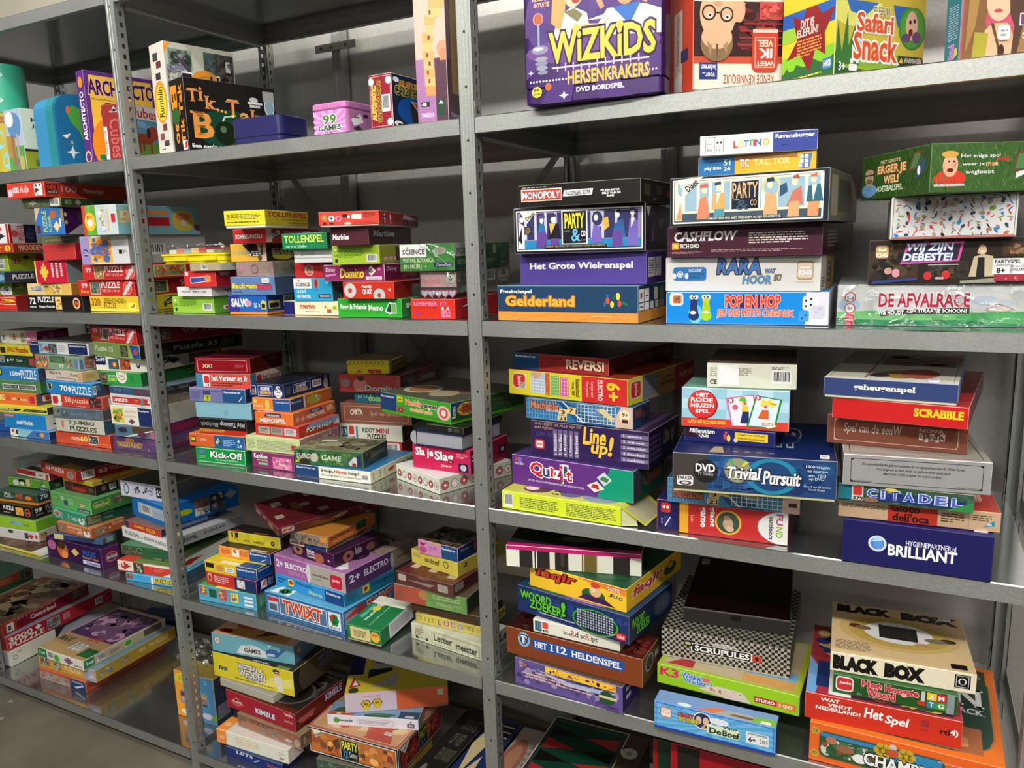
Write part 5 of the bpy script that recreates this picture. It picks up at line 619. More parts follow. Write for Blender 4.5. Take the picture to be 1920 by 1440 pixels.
('p2', 'puzzle_box', 'blue-grey picture box below the cream first puzzle box', 'puzzle box', 'puzzles on the third shelf, left bay', -1.1454, 0.1919, 0.9792, 0.0695, 0.1538, 0.33, 0.033, '', ['578', '826', '889'], {'F': 'r .45 .4 1 1 543;p ddd .2 0 .35 0 1 .7 .95 .75;e .2 .6 .12 .25 335;e .7 .3 .12 .25 635;r .9 0 1 .6 b68', 'R': 'r 0 .2 1 .8 935'}, []),
('p3', 'puzzle_box', 'cream and navy puzzle box with animal pictures against the left post', 'puzzle box', 'puzzles on the third shelf, left bay', -1.1466, 0.1937, 1.013, 0.0272, 0.1671, 0.33, 0.0541, '', ['eed', 'ccb', 'ddc'], {'F': 'z .04 .1 .32 .9 ed5 8b5 e94 7a4 a54;tb .36 .6 .62 .85 dba my first;tb .36 .4 .62 .58 dba puzzles;j .42 .05 .58 .35 747;r .68 0 1 1 236;tb .7 .75 .95 .88 eef Ravensburger', 'R': 'z .5 .2 .75 .8 8b5 484 b95;j .8 .3 .98 .7 747'}, []),
('p4', 'puzzle_box', 'slim white and red land puzzle box between cream and green puzzles', 'puzzle box', 'puzzles on the third shelf, left bay', -1.1487, 0.1854, 1.0679, 0.0105, 0.1684, 0.3, 0.0317, '', ['ddd', 'a98', '998'], {'F': 'r .05 .15 .97 .75 c33;tb .08 .3 .45 .6 fff LANDPUZZEL;l .6 .35 .72 .65 2 fa7;p 687 .75 .1 .85 .1 .83 .8 .76 .7;c .96 .5 .2 ddd', 'R': 'tb .3 .4 .9 .8 776 25'}, []),
('p4b', 'puzzle_box', 'dark blue puzzle box with faint numerals squeezed beneath the green 280 box', 'puzzle box', 'puzzles on the third shelf, left bay', -1.1398, 0.1933, 1.1004, -0.0131, 0.1788, 0.32, 0.0199, '', ['357', '334', '9ab'], {'F': 'tb .1 .3 .3 .8 689 70;l .35 .5 .55 .7 1 679;z .6 .1 .95 .9 645 754 567', 'R': 'tb .1 .3 .4 .8 776 25'}, []),
('p5', 'puzzle_box', 'bright green 280 puzzle box with a round white badge', 'puzzle box', 'puzzles on the third shelf, left bay', -1.2055, 0.2124, 1.121, 0.0478, 0.1668, 0.33, 0.039, '', ['394', '263', '8a7'], {'F': 'z .02 .1 .18 .9 654 a86 332;tb .23 .6 .4 .8 eed puzzle;tb .2 .25 .42 .55 be5 280;e .55 .75 .13 .6 eed;e .55 .8 .1 .4 c87;e .55 .8 .08 .33 eed;tb .5 .65 .6 .8 665 TIGER;l .75 .2 .85 .8 5 273', 'R': 'tb .5 .35 .9 .7 8b4 280'}, []),
('p6', 'puzzle_box', 'white 2x99 puzzle box with small photo panels and a purple butterfly', 'puzzle box', 'puzzles on the third shelf, left bay', -1.209, 0.2213, 1.1608, 0.0758, 0.2056, 0.33, 0.0411, '', ['eed', 'cba', 'bba'], {'F': 'p 225 0 .4 .2 .4 .2 1 0 1;tb .01 .65 .19 .92 fff 2x99;j .03 .35 .1 .6 225;j .12 .35 .18 .6 225;r .25 .1 .45 .85 367;c .36 .45 .25 c44;c .37 .45 .15 fd4;z .47 .1 .67 .85 c54 964 432 d83;p 435 .78 .6 .82 .4 .88 .7 .84 .25 .8 .25', 'R': 'tb .05 .4 .25 .9 112 99;j .2 .3 .35 .8 225;z .45 .1 .85 .9 456 c54 665 964'}, []),
('p7', 'puzzle_box', 'green meadow 35 puzzle box with a blue corner under the top red puzzle', 'puzzle box', 'puzzles on the third shelf, left bay', -1.1728, 0.2052, 1.2027, -0.1393, 0.2477, 0.3255, 0.0398, '', ['9b4', '221', '8a5'], {'F': 'gr 0 0 .6 1 8a5 9b6 ab7 786;ti .03 .35 .45 .75 fff Puzzle 35;z .6 .08 .76 .92 354 865 674 b87;p 25a .8 .95 1 .95 1 .05 .86 .05;rr .88 .3 .96 .7 c44', 'R': 'ti .3 .35 .75 .7 998 Puzzle 35;z .78 .2 .92 .8 443 554 665'}, []),
('p8', 'puzzle_box', 'red 99 puzzle box topping the third shelf stack beside the left post', 'puzzle box', 'puzzles on the third shelf, left bay', -1.1807, 0.2102, 1.2433, -0.1864, 0.2753, 0.3255, 0.0434, '', ['d33', '822', '833'], {'F': 'tb .06 .5 .17 .85 fdd 99;t .04 .12 .2 .38 fc4 Disney;r .23 .1 .42 .9 fed;z .24 .14 .41 .86 787 a55 dcb 354;tb .44 .5 .77 .92 fff PUZZLE;t .45 .25 .76 .42 fcc SIZE: 32 x 23 cm;c .88 .5 .42 f98;c .88 .5 .34 d33;c .88 .5 .26 f98;p eee .78 .05 .83 .02 .98 .85 .93 .95', 'R': 'z .15 .1 .3 .9 665 855 998;tb .4 .4 .55 .8 a88 99;tb .6 .4 .95 .8 a88 PUZZLE'}, []),
('q1', 'game_box', "green football game box with bold white italics at the shelf's left end", 'game box', 'games on the third shelf, middle bay', -0.8127, 0.128, 0.9368, 0.0869, 0.1655, 0.2, 0.0409, '', ['194', '174', '4a6', 'bdb'], {'F': 'tob .3 .4 .95 .85 fff 263 Kick-Off;t .4 .2 .85 .32 ded Het klassieke voetbalspel;z .08 .6 .18 .9 57b d54 ec4;l .06 .3 .2 .5 3 8c9;r .05 .05 .98 .08 ded', 'R': 'z .2 .2 .7 .7 6a7 495 8b9'}, []),
('q2', 'lotto_game_box', 'orange and blue lotto box on the green football box', 'lotto game box', 'games on the third shelf, middle bay', -0.8264, 0.1228, 0.9785, 0.0949, 0.1848, 0.18, 0.0348, '', ['d63', '346', 'd74'], {'F': 'r .46 0 1 1 26a;rr .03 .3 .12 .8 332;rr .04 .45 .11 .72 dc4;tb .2 .45 .32 .65 edc LOTTO;z .49 .2 .58 .8 443 aa8 ddc;l .62 .15 .85 .75 4 9bd;tb .88 .5 .92 .8 eef 4;tb .87 .12 .95 .4 eef 2-4'}, []),
('q3', 'game_box', 'black box with upside-down white script and red base below the pale blue box', 'game box', 'games on the third shelf, middle bay', -0.8124, 0.1332, 1.014, 0.1127, 0.1553, 0.18, 0.0408, '', ['211', '322', '322'], {'F': 'r 0 0 1 .28 b32;z 0 .1 .55 .3 c83 542 a64;tiu .45 .5 .98 .92 ccc Mini Tabletop;tiu .03 .45 .42 .85 999 Blackjack', 'R': 'r .3 .2 1 .5 622'}, []),
('q4', 'gift_box', "plain pale blue linen-textured box in the middle bay's left stack", 'gift box', 'games on the third shelf, middle bay', -0.8126, 0.1482, 1.0556, 0.1264, 0.1795, 0.2, 0.0431, '', ['8bc', '578', '8bc'], {'F': 'e .55 .35 .04 .2 7ab'}, []),
('q5', 'game_box', 'lilac and navy game box above the plain pale blue box', 'game box', 'games on the third shelf, middle bay', -0.8248, 0.1431, 1.0995, 0.1323, 0.1791, 0.2, 0.0361, '', ['77a', '235', '98b', 'aab'], {'F': 'r .6 0 1 1 258;tb .63 .65 .93 .85 eef Ravensburger;p eef .88 .1 .95 .5 .96 .5 .9 .1;l .03 .2 .2 .8 6 558;r .25 .3 .38 .85 447;r .26 .05 .38 .5 bc3;tb .3 .12 .35 .4 332 T;l .4 .75 .58 .9 1 558'}, []),
('q6', 'game_box', 'red traffic game box with white letters under the dark red box', 'game box', 'games on the third shelf, middle bay', -0.805, 0.1178, 1.1363, 0.1439, 0.1721, 0.13, 0.0376, '', ['d54', 'dcb', 'ccb'], {'F': 'r 0 0 .13 1 48a;r .13 .05 .26 .95 eee;rr .15 .3 .25 .85 d33;tb .18 .08 .24 .25 222 14;tobs .29 .5 .97 .92 fff 844 het Verkeer en Ik;l .29 .1 .9 .42 2 622', 'R': 'r 0 0 .18 1 48a;rr .2 .2 .36 .85 a33;tb .4 .4 .98 .8 844 het Verkeer'}, []),
('q7', 'game_box', "dark red box with a thin cream frame topping the middle bay's left stack", 'game box', 'games on the third shelf, middle bay', -0.8089, 0.1285, 1.1747, 0.1973, 0.1659, 0.1492, 0.0407, '', ['912', '511', '612'], {'F': 'fr .04 .1 .95 .88 .008 daa;tob .13 .35 .31 .6 eda 711 XX1;l .73 .35 .9 .6 3 b66', 'R': 'fr .05 .1 .95 .9 .006 744;t .2 .4 .5 .55 644 Novacarta;tb .65 .5 .8 .8 a76 111'}, []),
('r1', 'puzzle_box', 'purple puzzle box with white bubble letters at shelf level, middle bay', 'puzzle box', 'puzzles on the third shelf, middle bay', -0.6349, 0.1186, 0.9368, 0.0066, 0.1417, 0.15, 0.0422, '', ['836', '514', '947'], {'F': 'tob .05 .6 .38 .92 fff 323 KooKoo;t .13 .42 .38 .58 edc puzzle;r .15 .2 .37 .35 8b8;z .5 .05 .95 .8 d7a ecc b58 f9b'}, []),
('r2', 'game_box', 'pale lime box covered in fine print below the red warning-panel box', 'game box', 'games on the third shelf, middle bay', -0.6408, 0.1291, 0.9798, 0.0691, 0.1729, 0.1639, 0.0396, '', ['cd9', 'a88', 'dda'], {'F': 'l .03 .15 .18 .8 7 998;l .22 .12 .95 .8 7 998;rr .85 .25 .95 .6 c34', 'R': 'r 0 0 1 .4 7a5;z .2 .3 1 .9 a67 987 86a cb9'}, []),
('r3', 'game_box', 'red box with three pale warning panels on its end, middle bay', 'game box', 'games on the third shelf, middle bay', -0.6281, 0.1374, 1.0202, 0.0147, 0.1441, 0.1585, 0.0302, '', ['c33', 'b32', 'c65'], {'F': 'r .07 .15 .34 .8 baa;r .37 .15 .65 .8 a99;r .68 .15 .96 .8 ccc;tb .1 .5 .3 .65 322 WARNING;l .1 .25 .3 .45 2 655;l .4 .3 .62 .7 4 544;l .72 .3 .92 .7 3 776', 'R': 'e .7 .75 .5 .35 89b;tob .18 .28 .8 .7 eed 322 POP N HOP;p ddd .85 .3 1 .8 1 .2'}, []),
('r4', 'memory_game_box', 'orange memory box with a blue ribbon banner under the orange-navy box', 'memory game box', 'games on the third shelf, middle bay', -0.635, 0.1416, 1.0512, 0.065, 0.1206, 0.1746, 0.0322, '', ['e73', 'c64', 'e84'], {'F': 'p 236 .25 .65 .72 .65 .68 .95 .3 .95;ti .32 .68 .66 .88 eef Hollands;tobs .12 .15 .82 .5 fff d53 MEMOSPEL', 'R': 'c .1 .4 .2 ca9;c .22 .35 .2 ca9;p 236 .38 .65 .68 .62 .65 .9 .4 .92;ti .42 .68 .62 .88 eef Hollands;tobs .3 .2 .75 .55 fed c53 MEMOSPEL;p db8 .8 .3 .95 .4 .92 .85 .78 .8'}, []),
('r5', 'puzzle_box', 'orange and navy puzzle box with a yellow circle side, middle bay third shelf', 'puzzle box', 'puzzles on the third shelf, middle bay', -0.6518, 0.152, 1.0842, 0.0919, 0.1189, 0.1765, 0.0319, '', ['e83', '247', 'e94'], {'F': 'r .55 0 1 1 259;tb .62 .62 .98 .82 ccd Ravensburger;rr .03 .6 .12 .9 fc8;tb .03 .2 .28 .5 fca puzzle;e .4 .5 .06 .4 dc6;r 0 0 .55 .05 eee', 'R': 'r .3 0 1 1 b63;e .55 .5 .18 .42 aa4;r .3 0 .34 1 ddd;c .62 .65 .15 ddd;c .66 .3 .12 ccb;tb .75 .4 .95 .8 c74 1000;tb .02 .6 .25 .8 bbc Ravens'}, []),
('r6', 'card_game_box', 'dark blue card game box with a white S emblem topping its stack', 'card game box', 'games on the third shelf, middle bay', -0.666, 0.1615, 1.1169, 0.0415, 0.1147, 0.1826, 0.0357, '', ['236', '125', '223', '668'], {'F': 'rr .03 .15 .2 .85 cce;r .05 .2 .18 .8 236;e .12 .4 .05 .2 876;r .25 .1 .68 .88 dde;r .26 .14 .67 .84 237;tob .33 .5 .6 .75 fff 88c SCHIFFE;tob .3 .2 .64 .45 fc8 733 VERSENKEN;e .84 .35 .12 .35 eee;tob .78 .4 .9 .9 fff 112 S;t .75 .1 .95 .25 59c Schmidt', 'R': 'r .03 .2 .14 .8 456;r .18 .2 .56 .85 dde;r .19 .24 .55 .81 236;tob .24 .5 .45 .75 eee 558 SCHIFFE;tob .22 .25 .48 .48 dca 422 VERSENKEN;k .6 .25 .8 .8;e .91 .35 .06 .4 ccc;tb .87 .45 .95 .95 ddd S'}, []),
('s1', 'puzzle_box', 'red and white box with large barcode behind the green leafy box', 'puzzle box', 'puzzles on the third shelf, middle bay', -0.4927, 0.2947, 0.9368, 0.2203, 0.1731, 0.0795, 0.0348, '', ['c33', '922', 'b44'], {'F': 'r .05 .05 .97 .92 eee;k .7 .05 .95 .95'}, []),
('s2', 'puzzle_box', 'cream mini puzzle box with dark and red capitals, centre of the middle bay', 'puzzle box', 'puzzles on the third shelf, middle bay', -0.4954, 0.2936, 0.9724, 0.1592, 0.1899, 0.0657, 0.044, '', ['ddc', '322', 'cba'], {'F': 'r .03 .15 .13 .85 367;t .04 .3 .12 .7 dde 13;r .15 .1 .25 .95 eee;rr .16 .35 .24 .92 c43;tb .16 .1 .25 .25 222 1104;r .27 .1 .3 .9 48a;tbs .37 .52 .58 .82 322 KIDDY;tbs .59 .52 .8 .82 b33 MINI;tb .45 .12 .75 .45 322 PUZZLES', 'R': 'rr .3 .3 .7 .8 733'}, []),
('s3', 'game_box', 'brown box with a thin line frame, middle bay third shelf', 'game box', 'games on the third shelf, middle bay', -0.4945, 0.3715, 1.0172, 0.1575, 0.2129, 0.2, 0.0546, '', ['854', '432', '965'], {'F': 'fr .05 .1 .96 .88 .006 ca9;tob .14 .42 .32 .7 edc 654 CARTA;t .15 .72 .3 .78 ba9 NOVA;ti .42 .35 .9 .65 b98 Spel van de eeuw'}, []),
('s4', 'domino_box', 'slim teal box with lime letters under the film-wrapped red box', 'domino box', 'games on the third shelf, middle bay', -0.4875, 0.3509, 1.0726, 0.1155, 0.1358, 0.14, 0.0302, '', ['267', '244', '467'], {'F': 't .08 .3 .3 .8 9bb per 1-4;tb .32 .15 .8 .75 9c6 domino'}, []),
('s5', 'domino_box', 'red film-wrapped domino box with white bubble letters under the yellow tin', 'domino box', 'games on the third shelf, middle bay', -0.5013, 0.375, 1.1036, 0.118, 0.187, 0.2166, 0.0487, 'wrap', ['c44', '722', '633'], {'F': 'e .35 .4 .12 .4 e99;e .36 .8 .06 .15 532;tob .42 .08 .98 .42 eee 955 Domino;e .1 .5 .08 .25 a9a;r .02 .03 .98 .06 a33', 'R': 'e .2 .5 .12 .35 543;tob .48 .3 .92 .7 aa9 633 Domino'}, []),
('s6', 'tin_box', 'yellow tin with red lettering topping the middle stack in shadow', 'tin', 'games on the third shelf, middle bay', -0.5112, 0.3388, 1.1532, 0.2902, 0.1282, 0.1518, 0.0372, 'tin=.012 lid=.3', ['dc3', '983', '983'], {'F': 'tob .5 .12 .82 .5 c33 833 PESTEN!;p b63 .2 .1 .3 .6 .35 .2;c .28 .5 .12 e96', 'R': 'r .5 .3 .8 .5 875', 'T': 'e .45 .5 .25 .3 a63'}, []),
('t1', 'puzzle_box', 'white box with black and red lettering under the leafy green box', 'puzzle box', 'puzzles on the third shelf, middle bay', -0.4374, 0.128, 0.9368, 0.0512, 0.2228, 0.1921, 0.0296, '', ['eed', 'ddb', '37a', 'ddd'], {'F': 'r 0 0 .32 1 247;tb .02 .7 .28 .9 ccd Ravens;tb .36 .5 .52 .85 222 Hup,;tb .53 .5 .7 .85 c43 Nijntje;tb .72 .5 .86 .85 222 hop!;t .35 .2 .88 .4 333 We brengt Nijntje het snelst thuis?;k .88 .2 .98 .7', 'R': 'r .05 .15 .07 .8 987;r .2 .15 .22 .8 987;r .3 .15 .32 .8 987;p c43 .38 .35 .48 .3 .55 .6 .5 .65 .4 .6;tb .6 .35 1 .75 322 Hup, hop'}, []),
('t2', 'game_box', 'leafy green box with silver script lying on the white hop box', 'game box', 'games on the third shelf, middle bay', -0.4564, 0.1001, 0.9672, 0.1503, 0.1906, 0.1234, 0.0392, 'wrap', ['474', '333', '776'], {'F': 'z 0 .05 1 1 474 585 363 6a5 253 795;p dc4 0 .1 .15 .2 .25 .5 .1 .6;e .15 .2 .08 .2 332;e .3 .5 .06 .3 ccb;tob .04 .4 .25 .75 ddd 565 EURO;tib .4 .35 .7 .7 dec GAME;p eee .82 .1 .95 .1 .95 .6 .88 .7 .8 .3;e .88 .2 .03 .1 b22;r .92 .1 .98 .85 336', 'R': 'z 0 0 1 1 443 343 544 665;tib .3 .4 .9 .7 887 GAME', 'T': 'z 0 0 1 1 886 775 997 554;e .4 .4 .15 .12 ccb;e .4 .4 .13 .1 997;e .25 .7 .12 .08 ddc'}, []),
('u1', 'game_box', 'white crumpled box ringed with red and black flower dots', 'game box', 'games on the third shelf, middle bay', -0.1695, 0.1657, 0.9368, -0.3845, 0.1759, 0.2138, 0.0366, '', ['ddc', 'bba', 'ddd'], {'F': 'dotr 8 .5;l .1 .08 .3 .12 1 bbb', 'R': 'dotr 8 .5', 'T': 'e .5 .4 .1 .1 dbb'}, []),
('u2', 'game_box', 'pink box with white handwriting on the flower-dotted box', 'game box', 'games on the third shelf, middle bay', -0.1509, 0.1708, 0.9742, -0.0424, 0.1607, 0.1682, 0.0557, '', ['c25', '813', 'c36'], {'F': 'tob .05 .45 .37 .92 fff a14 Sla je;tob .39 .34 .72 .84 fff a14 Slag;t .5 .15 .68 .3 fdd (toem);r .8 .05 .97 .42 225;fl .885 .24 .05 .14 edd;l .78 .62 .97 .85 4 f9a', 'R': 'tob .02 .4 .6 .8 dbb 813 Slag;r .75 .3 .95 .65 213;fl .85 .48 .05 .1 baa'}, []),
('u3', 'book_box', 'silver-grey book-shaped box with a rounded spine on the pink box', 'book box', 'games on the third shelf, middle bay', -0.1472, 0.1584, 1.0306, -0.0769, 0.1347, 0.16, 0.0365, 'bookbox', ['99a', '889', '223'], {}, []),
('u4', 'game_box', 'flat dark box between the silver book box and the green designer box', 'game box', 'games on the third shelf, middle bay', -0.1305, 0.1595, 1.0679, -0.0737, 0.105, 0.16, 0.0154, '', ['221', '222', '222'], {'F': 'r .6 .2 .7 .8 555;r .75 .2 .9 .8 443'}, []),
('u5', 'craft_kit_box', 'wide green craft box with mandala pictures poking past the middle post', 'craft kit box', 'games on the third shelf, middle bay', -0.2115, 0.2389, 1.0841, -0.2691, 0.2546, 0.2481, 0.0508, 'tray=5a2,.16', ['4a3', '252', '665'], {'F': 'r 0 0 .24 1 247;tb .02 .72 .22 .88 eef Ravensburger;r .26 .62 .34 .92 fd3;tb .275 .68 .325 .86 542 6+;tob .38 .52 .6 .84 f84 fed Mandala;tob .6 .42 .82 .82 223 fed Designer;tob .44 .18 .76 .4 fa4 fed wonderful horses;fl .3 .15 .07 .22 a65;c .3 .15 .05 fd4;e .91 .4 .09 .42 ecb;e .91 .4 .06 .3 d66;e .91 .4 .03 .18 fed', 'R': 'p 247 0 .1 0 1 .15 1;tc .01 .15 .06 .8 eee Ravens;e .2 .55 .13 .42 765;e .2 .55 .11 .36 fc5;fl .2 .55 .1 .32 b63;tob .5 .2 .85 .45 221 786 Mandala Designer;t .55 .6 .95 .75 955 wonderful horses', 'T': 'e .25 .35 .2 .2 ddb;e .25 .35 .15 .15 c85;e .7 .6 .2 .22 a66;e .7 .6 .15 .16 755;e .6 .3 .15 .15 cb9'}, []),
('v1', 'game_box', 'acid yellow box of upside-down print with its end flap open', 'game box', 'games on the third shelf, right bay', 0.1777, 0.071, 0.9368, -0.0313, 0.2663, 0.1272, 0.0385, '', ['de3', 'cc4', 'aa9'], {'F': 'k .02 .1 .1 .9;lu .16 .15 .5 .8 6 775;lu .56 .1 .97 .85 8 775', 'T': 'r 0 0 1 1 cc5;e .25 .3 .12 .2 644;e .2 .3 .06 .1 fdc;e .55 .3 .1 .2 668;e .8 .25 .15 .2 89a;l .4 .1 .5 .5 3 442'}, []),
('v2', 'game_box', 'purple and teal game box with colourful lettering and two gift cards', 'game box', 'games on the third shelf, right bay', 0.1929, 0.1212, 0.9761, -0.1059, 0.2825, 0.1533, 0.0655, '', ['638', '154', '437', 'b9c'], {'F': "p 197 .72 0 1 0 1 1 .83 1;tb .03 .78 .06 .93 d55 M;tb .06 .78 .09 .93 58d B;t .02 .68 .1 .76 ddd SPELLEN;tobs .16 .35 .28 .85 c23 fff Q;tob .27 .4 .33 .68 447 fff u;tob .33 .42 .36 .75 c23 fff i;tob .36 .38 .42 .68 fff b23 z;tob .42 .3 .46 .85 c23 fff T;tob .45 .5 .48 .85 447 fff ';tob .47 .36 .52 .72 c23 fff t;t .14 .16 .62 .24 edf HET SPEL VAN DE 30 AANWIJZINGEN EN HET ENE GOEDE ANTWOORD;p fed .64 .35 .7 .15 .78 .3 .72 .52;p b33 .67 .3 .74 .25 .73 .42 .69 .42;p cde .72 .65 .78 .4 .84 .62 .78 .85;p 484 .74 .6 .8 .52 .82 .65 .77 .72;dot .12 .8 .6 .82 8 1 d8c;dot .1 .3 .55 .32 7 1 d36", 'R': 'tob .3 .3 .9 .75 844 544 Quizt;r .1 .1 .2 .9 635'}, []),
('v3', 'quiz_box', 'dark purple quiz box with yellow script and white list bars', 'quiz box', 'games on the third shelf, right bay', 0.2255, 0.1417, 1.0424, -0.0681, 0.2622, 0.1711, 0.0757, '', ['325', '213', '324', '887'], {'F': 'tb .03 .88 .45 .97 a86 WIE HEEFT ZE ALLE VIJF OP;tb .03 .78 .2 .86 a86 EEN RIJTJE?;t .05 .55 .2 .75 547 Line up!;t .35 .1 .55 .25 437 Line up!;t .6 .1 .8 .25 437 Line up!;rr .03 .2 .12 .48 c33;rr .045 .24 .105 .44 fdd;tb .05 .3 .1 .38 c33 Jumbo;r .2 .05 .235 .82 768;r .245 .05 .28 .82 768;r .29 .05 .325 .82 768;r .34 .05 .375 .82 768;r .388 .05 .423 .82 768;tc .203 .1 .232 .7 eef 1. Matterhorn;tc .248 .1 .277 .7 eef 2. Mont Blanc;tc .293 .1 .322 .7 eef 3. McKinley;tc .343 .1 .372 .7 eef 4. Kilimanjaro;tc .391 .1 .42 .7 eef 5. Mount Everest;tobi .46 .48 .67 .98 fc4 324 Line;tobi .52 .15 .68 .5 fc4 324 up;tobi .67 .22 .73 .78 fc4 324 !;r .78 .78 1 .9 768;r .78 .62 1 .74 768;r .78 .46 1 .58 768;r .78 .3 1 .42 768;r .78 .14 1 .26 768;t .8 .8 .95 .88 eef 1. spinazie;t .8 .64 .97 .72 eef 2. snijbonen;t .8 .48 .98 .56 eef 3. artisjokken;t .8 .32 .97 .4 eef 4. bloemkool;t .8 .16 .97 .24 eef 5. maiskolven', 'R': 'r 0 .75 .4 .85 435;r 0 .6 .4 .7 435;r 0 .45 .4 .55 435;r 0 .3 .4 .4 435;r 0 .15 .4 .25 435;tobi .45 .3 .85 .9 875 324 Line up', 'T': 'r .72 0 .78 1 546;r .8 0 .86 1 546;r .88 0 .94 1 546'}, []),
('v4', 'game_box', 'blue number crossword box with tiles 3 and 7, right bay upper left stack', 'game box', 'games on the third shelf, right bay', 0.1991, 0.1076, 1.1189, -0.0926, 0.2448, 0.0858, 0.0439, '', ['37a', '246', '258', '9ab'], {'F': 'grid .0 .05 .35 1 8bd 12 4;p 258 .3 1 .4 1 .75 0 .5 0;p dde .35 1 .37 1 .57 .05 .55 .05;tobs .04 .52 .32 .92 d86 522 Mathable;tb .2 .45 .32 .55 dde DELUXE;p ec8 .32 .35 .4 .3 .41 .62 .33 .65;p ec8 .4 .45 .48 .4 .49 .75 .41 .78;p ec8 .31 .05 .4 .05 .4 .3 .31 .28;tb .345 .38 .385 .58 222 3;tb .425 .5 .465 .7 222 7;tb .325 .08 .39 .25 222 21;grid .5 .1 .85 .95 ffe 10 5;p dc9 .68 .75 .8 .3 .85 .35 .74 .85;grid .6 .4 .7 .8 7af 3 3;p dba .85 0 1 0 1 1 .9 1 .86 .6;c .93 .6 .28 edb;tb .91 .55 .96 .72 332 9+;r .91 .25 .96 .42 432', 'R': 'tob .1 .45 .8 .9 a55 433 Mathable;z .5 .1 .95 .9 234 345 543 112'}, []),
('v5', 'game_box', 'yellow and red schoolgroup quiz box with sideways lettering', 'game box', 'games on the third shelf, right bay', 0.189, 0.2288, 1.1636, -0.1763, 0.292, 0.3033, 0.0537, '', ['ed3', 'b94', 'a42'], {'F': 'rr .03 .25 .16 .9 eec;rr .04 .3 .15 .85 d33;tdb .07 .35 .12 .8 fdd Jumbo;p baa .08 .3 .14 .25 .15 .6;r .2 .15 .33 .98 bcd;grid .2 .15 .32 .7 fff 5 4;p da8 .2 .95 .3 .98 .28 .8 .24 .7;r .33 .08 .37 1 d84;tdb .335 .2 .365 .95 c33 ELECTRO;r .38 .1 .45 .9 7b5;grid .39 .12 .44 .85 cec 3 6;r .46 .1 .53 .88 d6a;grid .47 .12 .52 .85 fce 2 5;tdb .59 .15 .625 .85 543 Basisschool;tdb .55 .2 .585 .75 543 groep 3&4;r .64 0 1 1 d33;tdb .77 .1 .81 .9 fee ELECTRO;td .71 .2 .74 .8 fbb Lampje aan?;td .67 .2 .7 .8 fbb Goed geraden!;tdob .84 .15 .95 .85 fd3 d33 6+', 'R': 'r 0 0 .2 1 ed4;rr .03 .2 .18 .9 edc;rr .04 .25 .17 .85 d33;tdb .08 .3 .13 .8 fdd Jumbo;r .2 .05 .42 .95 778;grid .22 .1 .4 .9 99a 5 4;r .42 0 .68 1 a73;tub .48 .55 .65 .75 432 groep 3&4;tub .45 .3 .66 .5 432 Basisschool;r .68 0 1 1 922;tub .75 .45 .88 .65 c98 ELECTRO;tub .9 .35 .98 .75 b83 6+'}, []),
('v6', 'game_box', "navy and red box with art deco lettering topping the right bay's third shelf stack", 'game box', 'games on the third shelf, right bay', 0.1648, 0.2469, 1.2181, -0.1614, 0.2382, 0.302, 0.0349, '', ['a33', '511', '211', 'b76'], {'F': 'r 0 0 .29 1 258;tb .03 .68 .26 .9 eef Ravensburger;t .32 .72 .4 .82 622 Leeftijd;tb .42 .68 .54 .88 622 12-99;t .42 .4 .45 .6 622 2;p 622 .32 .4 .34 .4 .33 .65;t .32 .15 .4 .25 622 01 702 4;t .44 .12 .52 .2 622 spelers;tbo .58 .2 .96 .82 edb 822 REVERSI', 'R': 'tbo .4 .3 .63 .78 855 422 REVERSI;r .85 .3 .95 .75 655'}, []),
('w1', 'game_box', 'red outdoor game box with sideways white letters at the shelf front', 'game box', 'games on the third shelf, right bay', 0.4894, 0.16, 0.9368, 0.0461, 0.2377, 0.28, 0.0611, '', ['c33', '512', 'a33'], {'F': 'r 0 0 .18 1 225;rr .03 .6 .11 .92 c33;c .055 .78 .05 eee;c .085 .78 .05 eee;rr .05 .12 .12 .5 337;td .03 .2 .045 .4 dde jumbo;p eee .06 .15 .1 .45 .11 .45 .07 .15;r .18 0 .25 1 ea3;td .27 .4 .295 .6 fba Ludo;tdb .41 .3 .46 .95 fff giant;tdb .33 .25 .385 .92 fff game;c .56 .5 .4 eb4;c .56 .5 .34 454;e .56 .45 .04 .2 ca8;e .575 .3 .03 .1 dba;e .55 .65 .025 .08 a76;e .98 .5 .2 .52 eee;tdb .865 .12 .9 .85 333 outdoors;tdb .915 .6 .965 .95 b47 FU;tdb .915 .2 .965 .55 8b3 ND', 'T': 'r 0 0 .2 1 225;p ccd .1 0 .15 .3 .12 .3'}, []),
('w2', 'game_box', 'number crossword box sandwiched under the dark blue quiz box', 'game box', 'games on the third shelf, right bay', 0.5086, 0.1437, 0.9987, 0.0642, 0.2343, 0.26, 0.0476, '', ['48b', '334', '257'], {'F': 'grid .0 .0 .3 1 8bd 12 4;p 258 .3 1 .4 1 .75 0 .5 0;p dde .35 1 .37 1 .57 .05 .55 .05;tob .04 .2 .28 .6 a65 522 Mathable;p ec8 .32 .35 .4 .3 .41 .62 .33 .65;p ec8 .4 .45 .48 .4 .49 .75 .41 .78;p ec8 .31 .05 .4 .05 .4 .3 .31 .28;tb .345 .38 .385 .58 222 3;tb .325 .08 .39 .25 222 21;grid .5 .1 .88 .95 ffe 10 5;grid .6 .4 .7 .8 ec6 3 3;p dba .87 0 1 0 1 1 .9 1;r .92 .25 .98 .42 432'}, []),
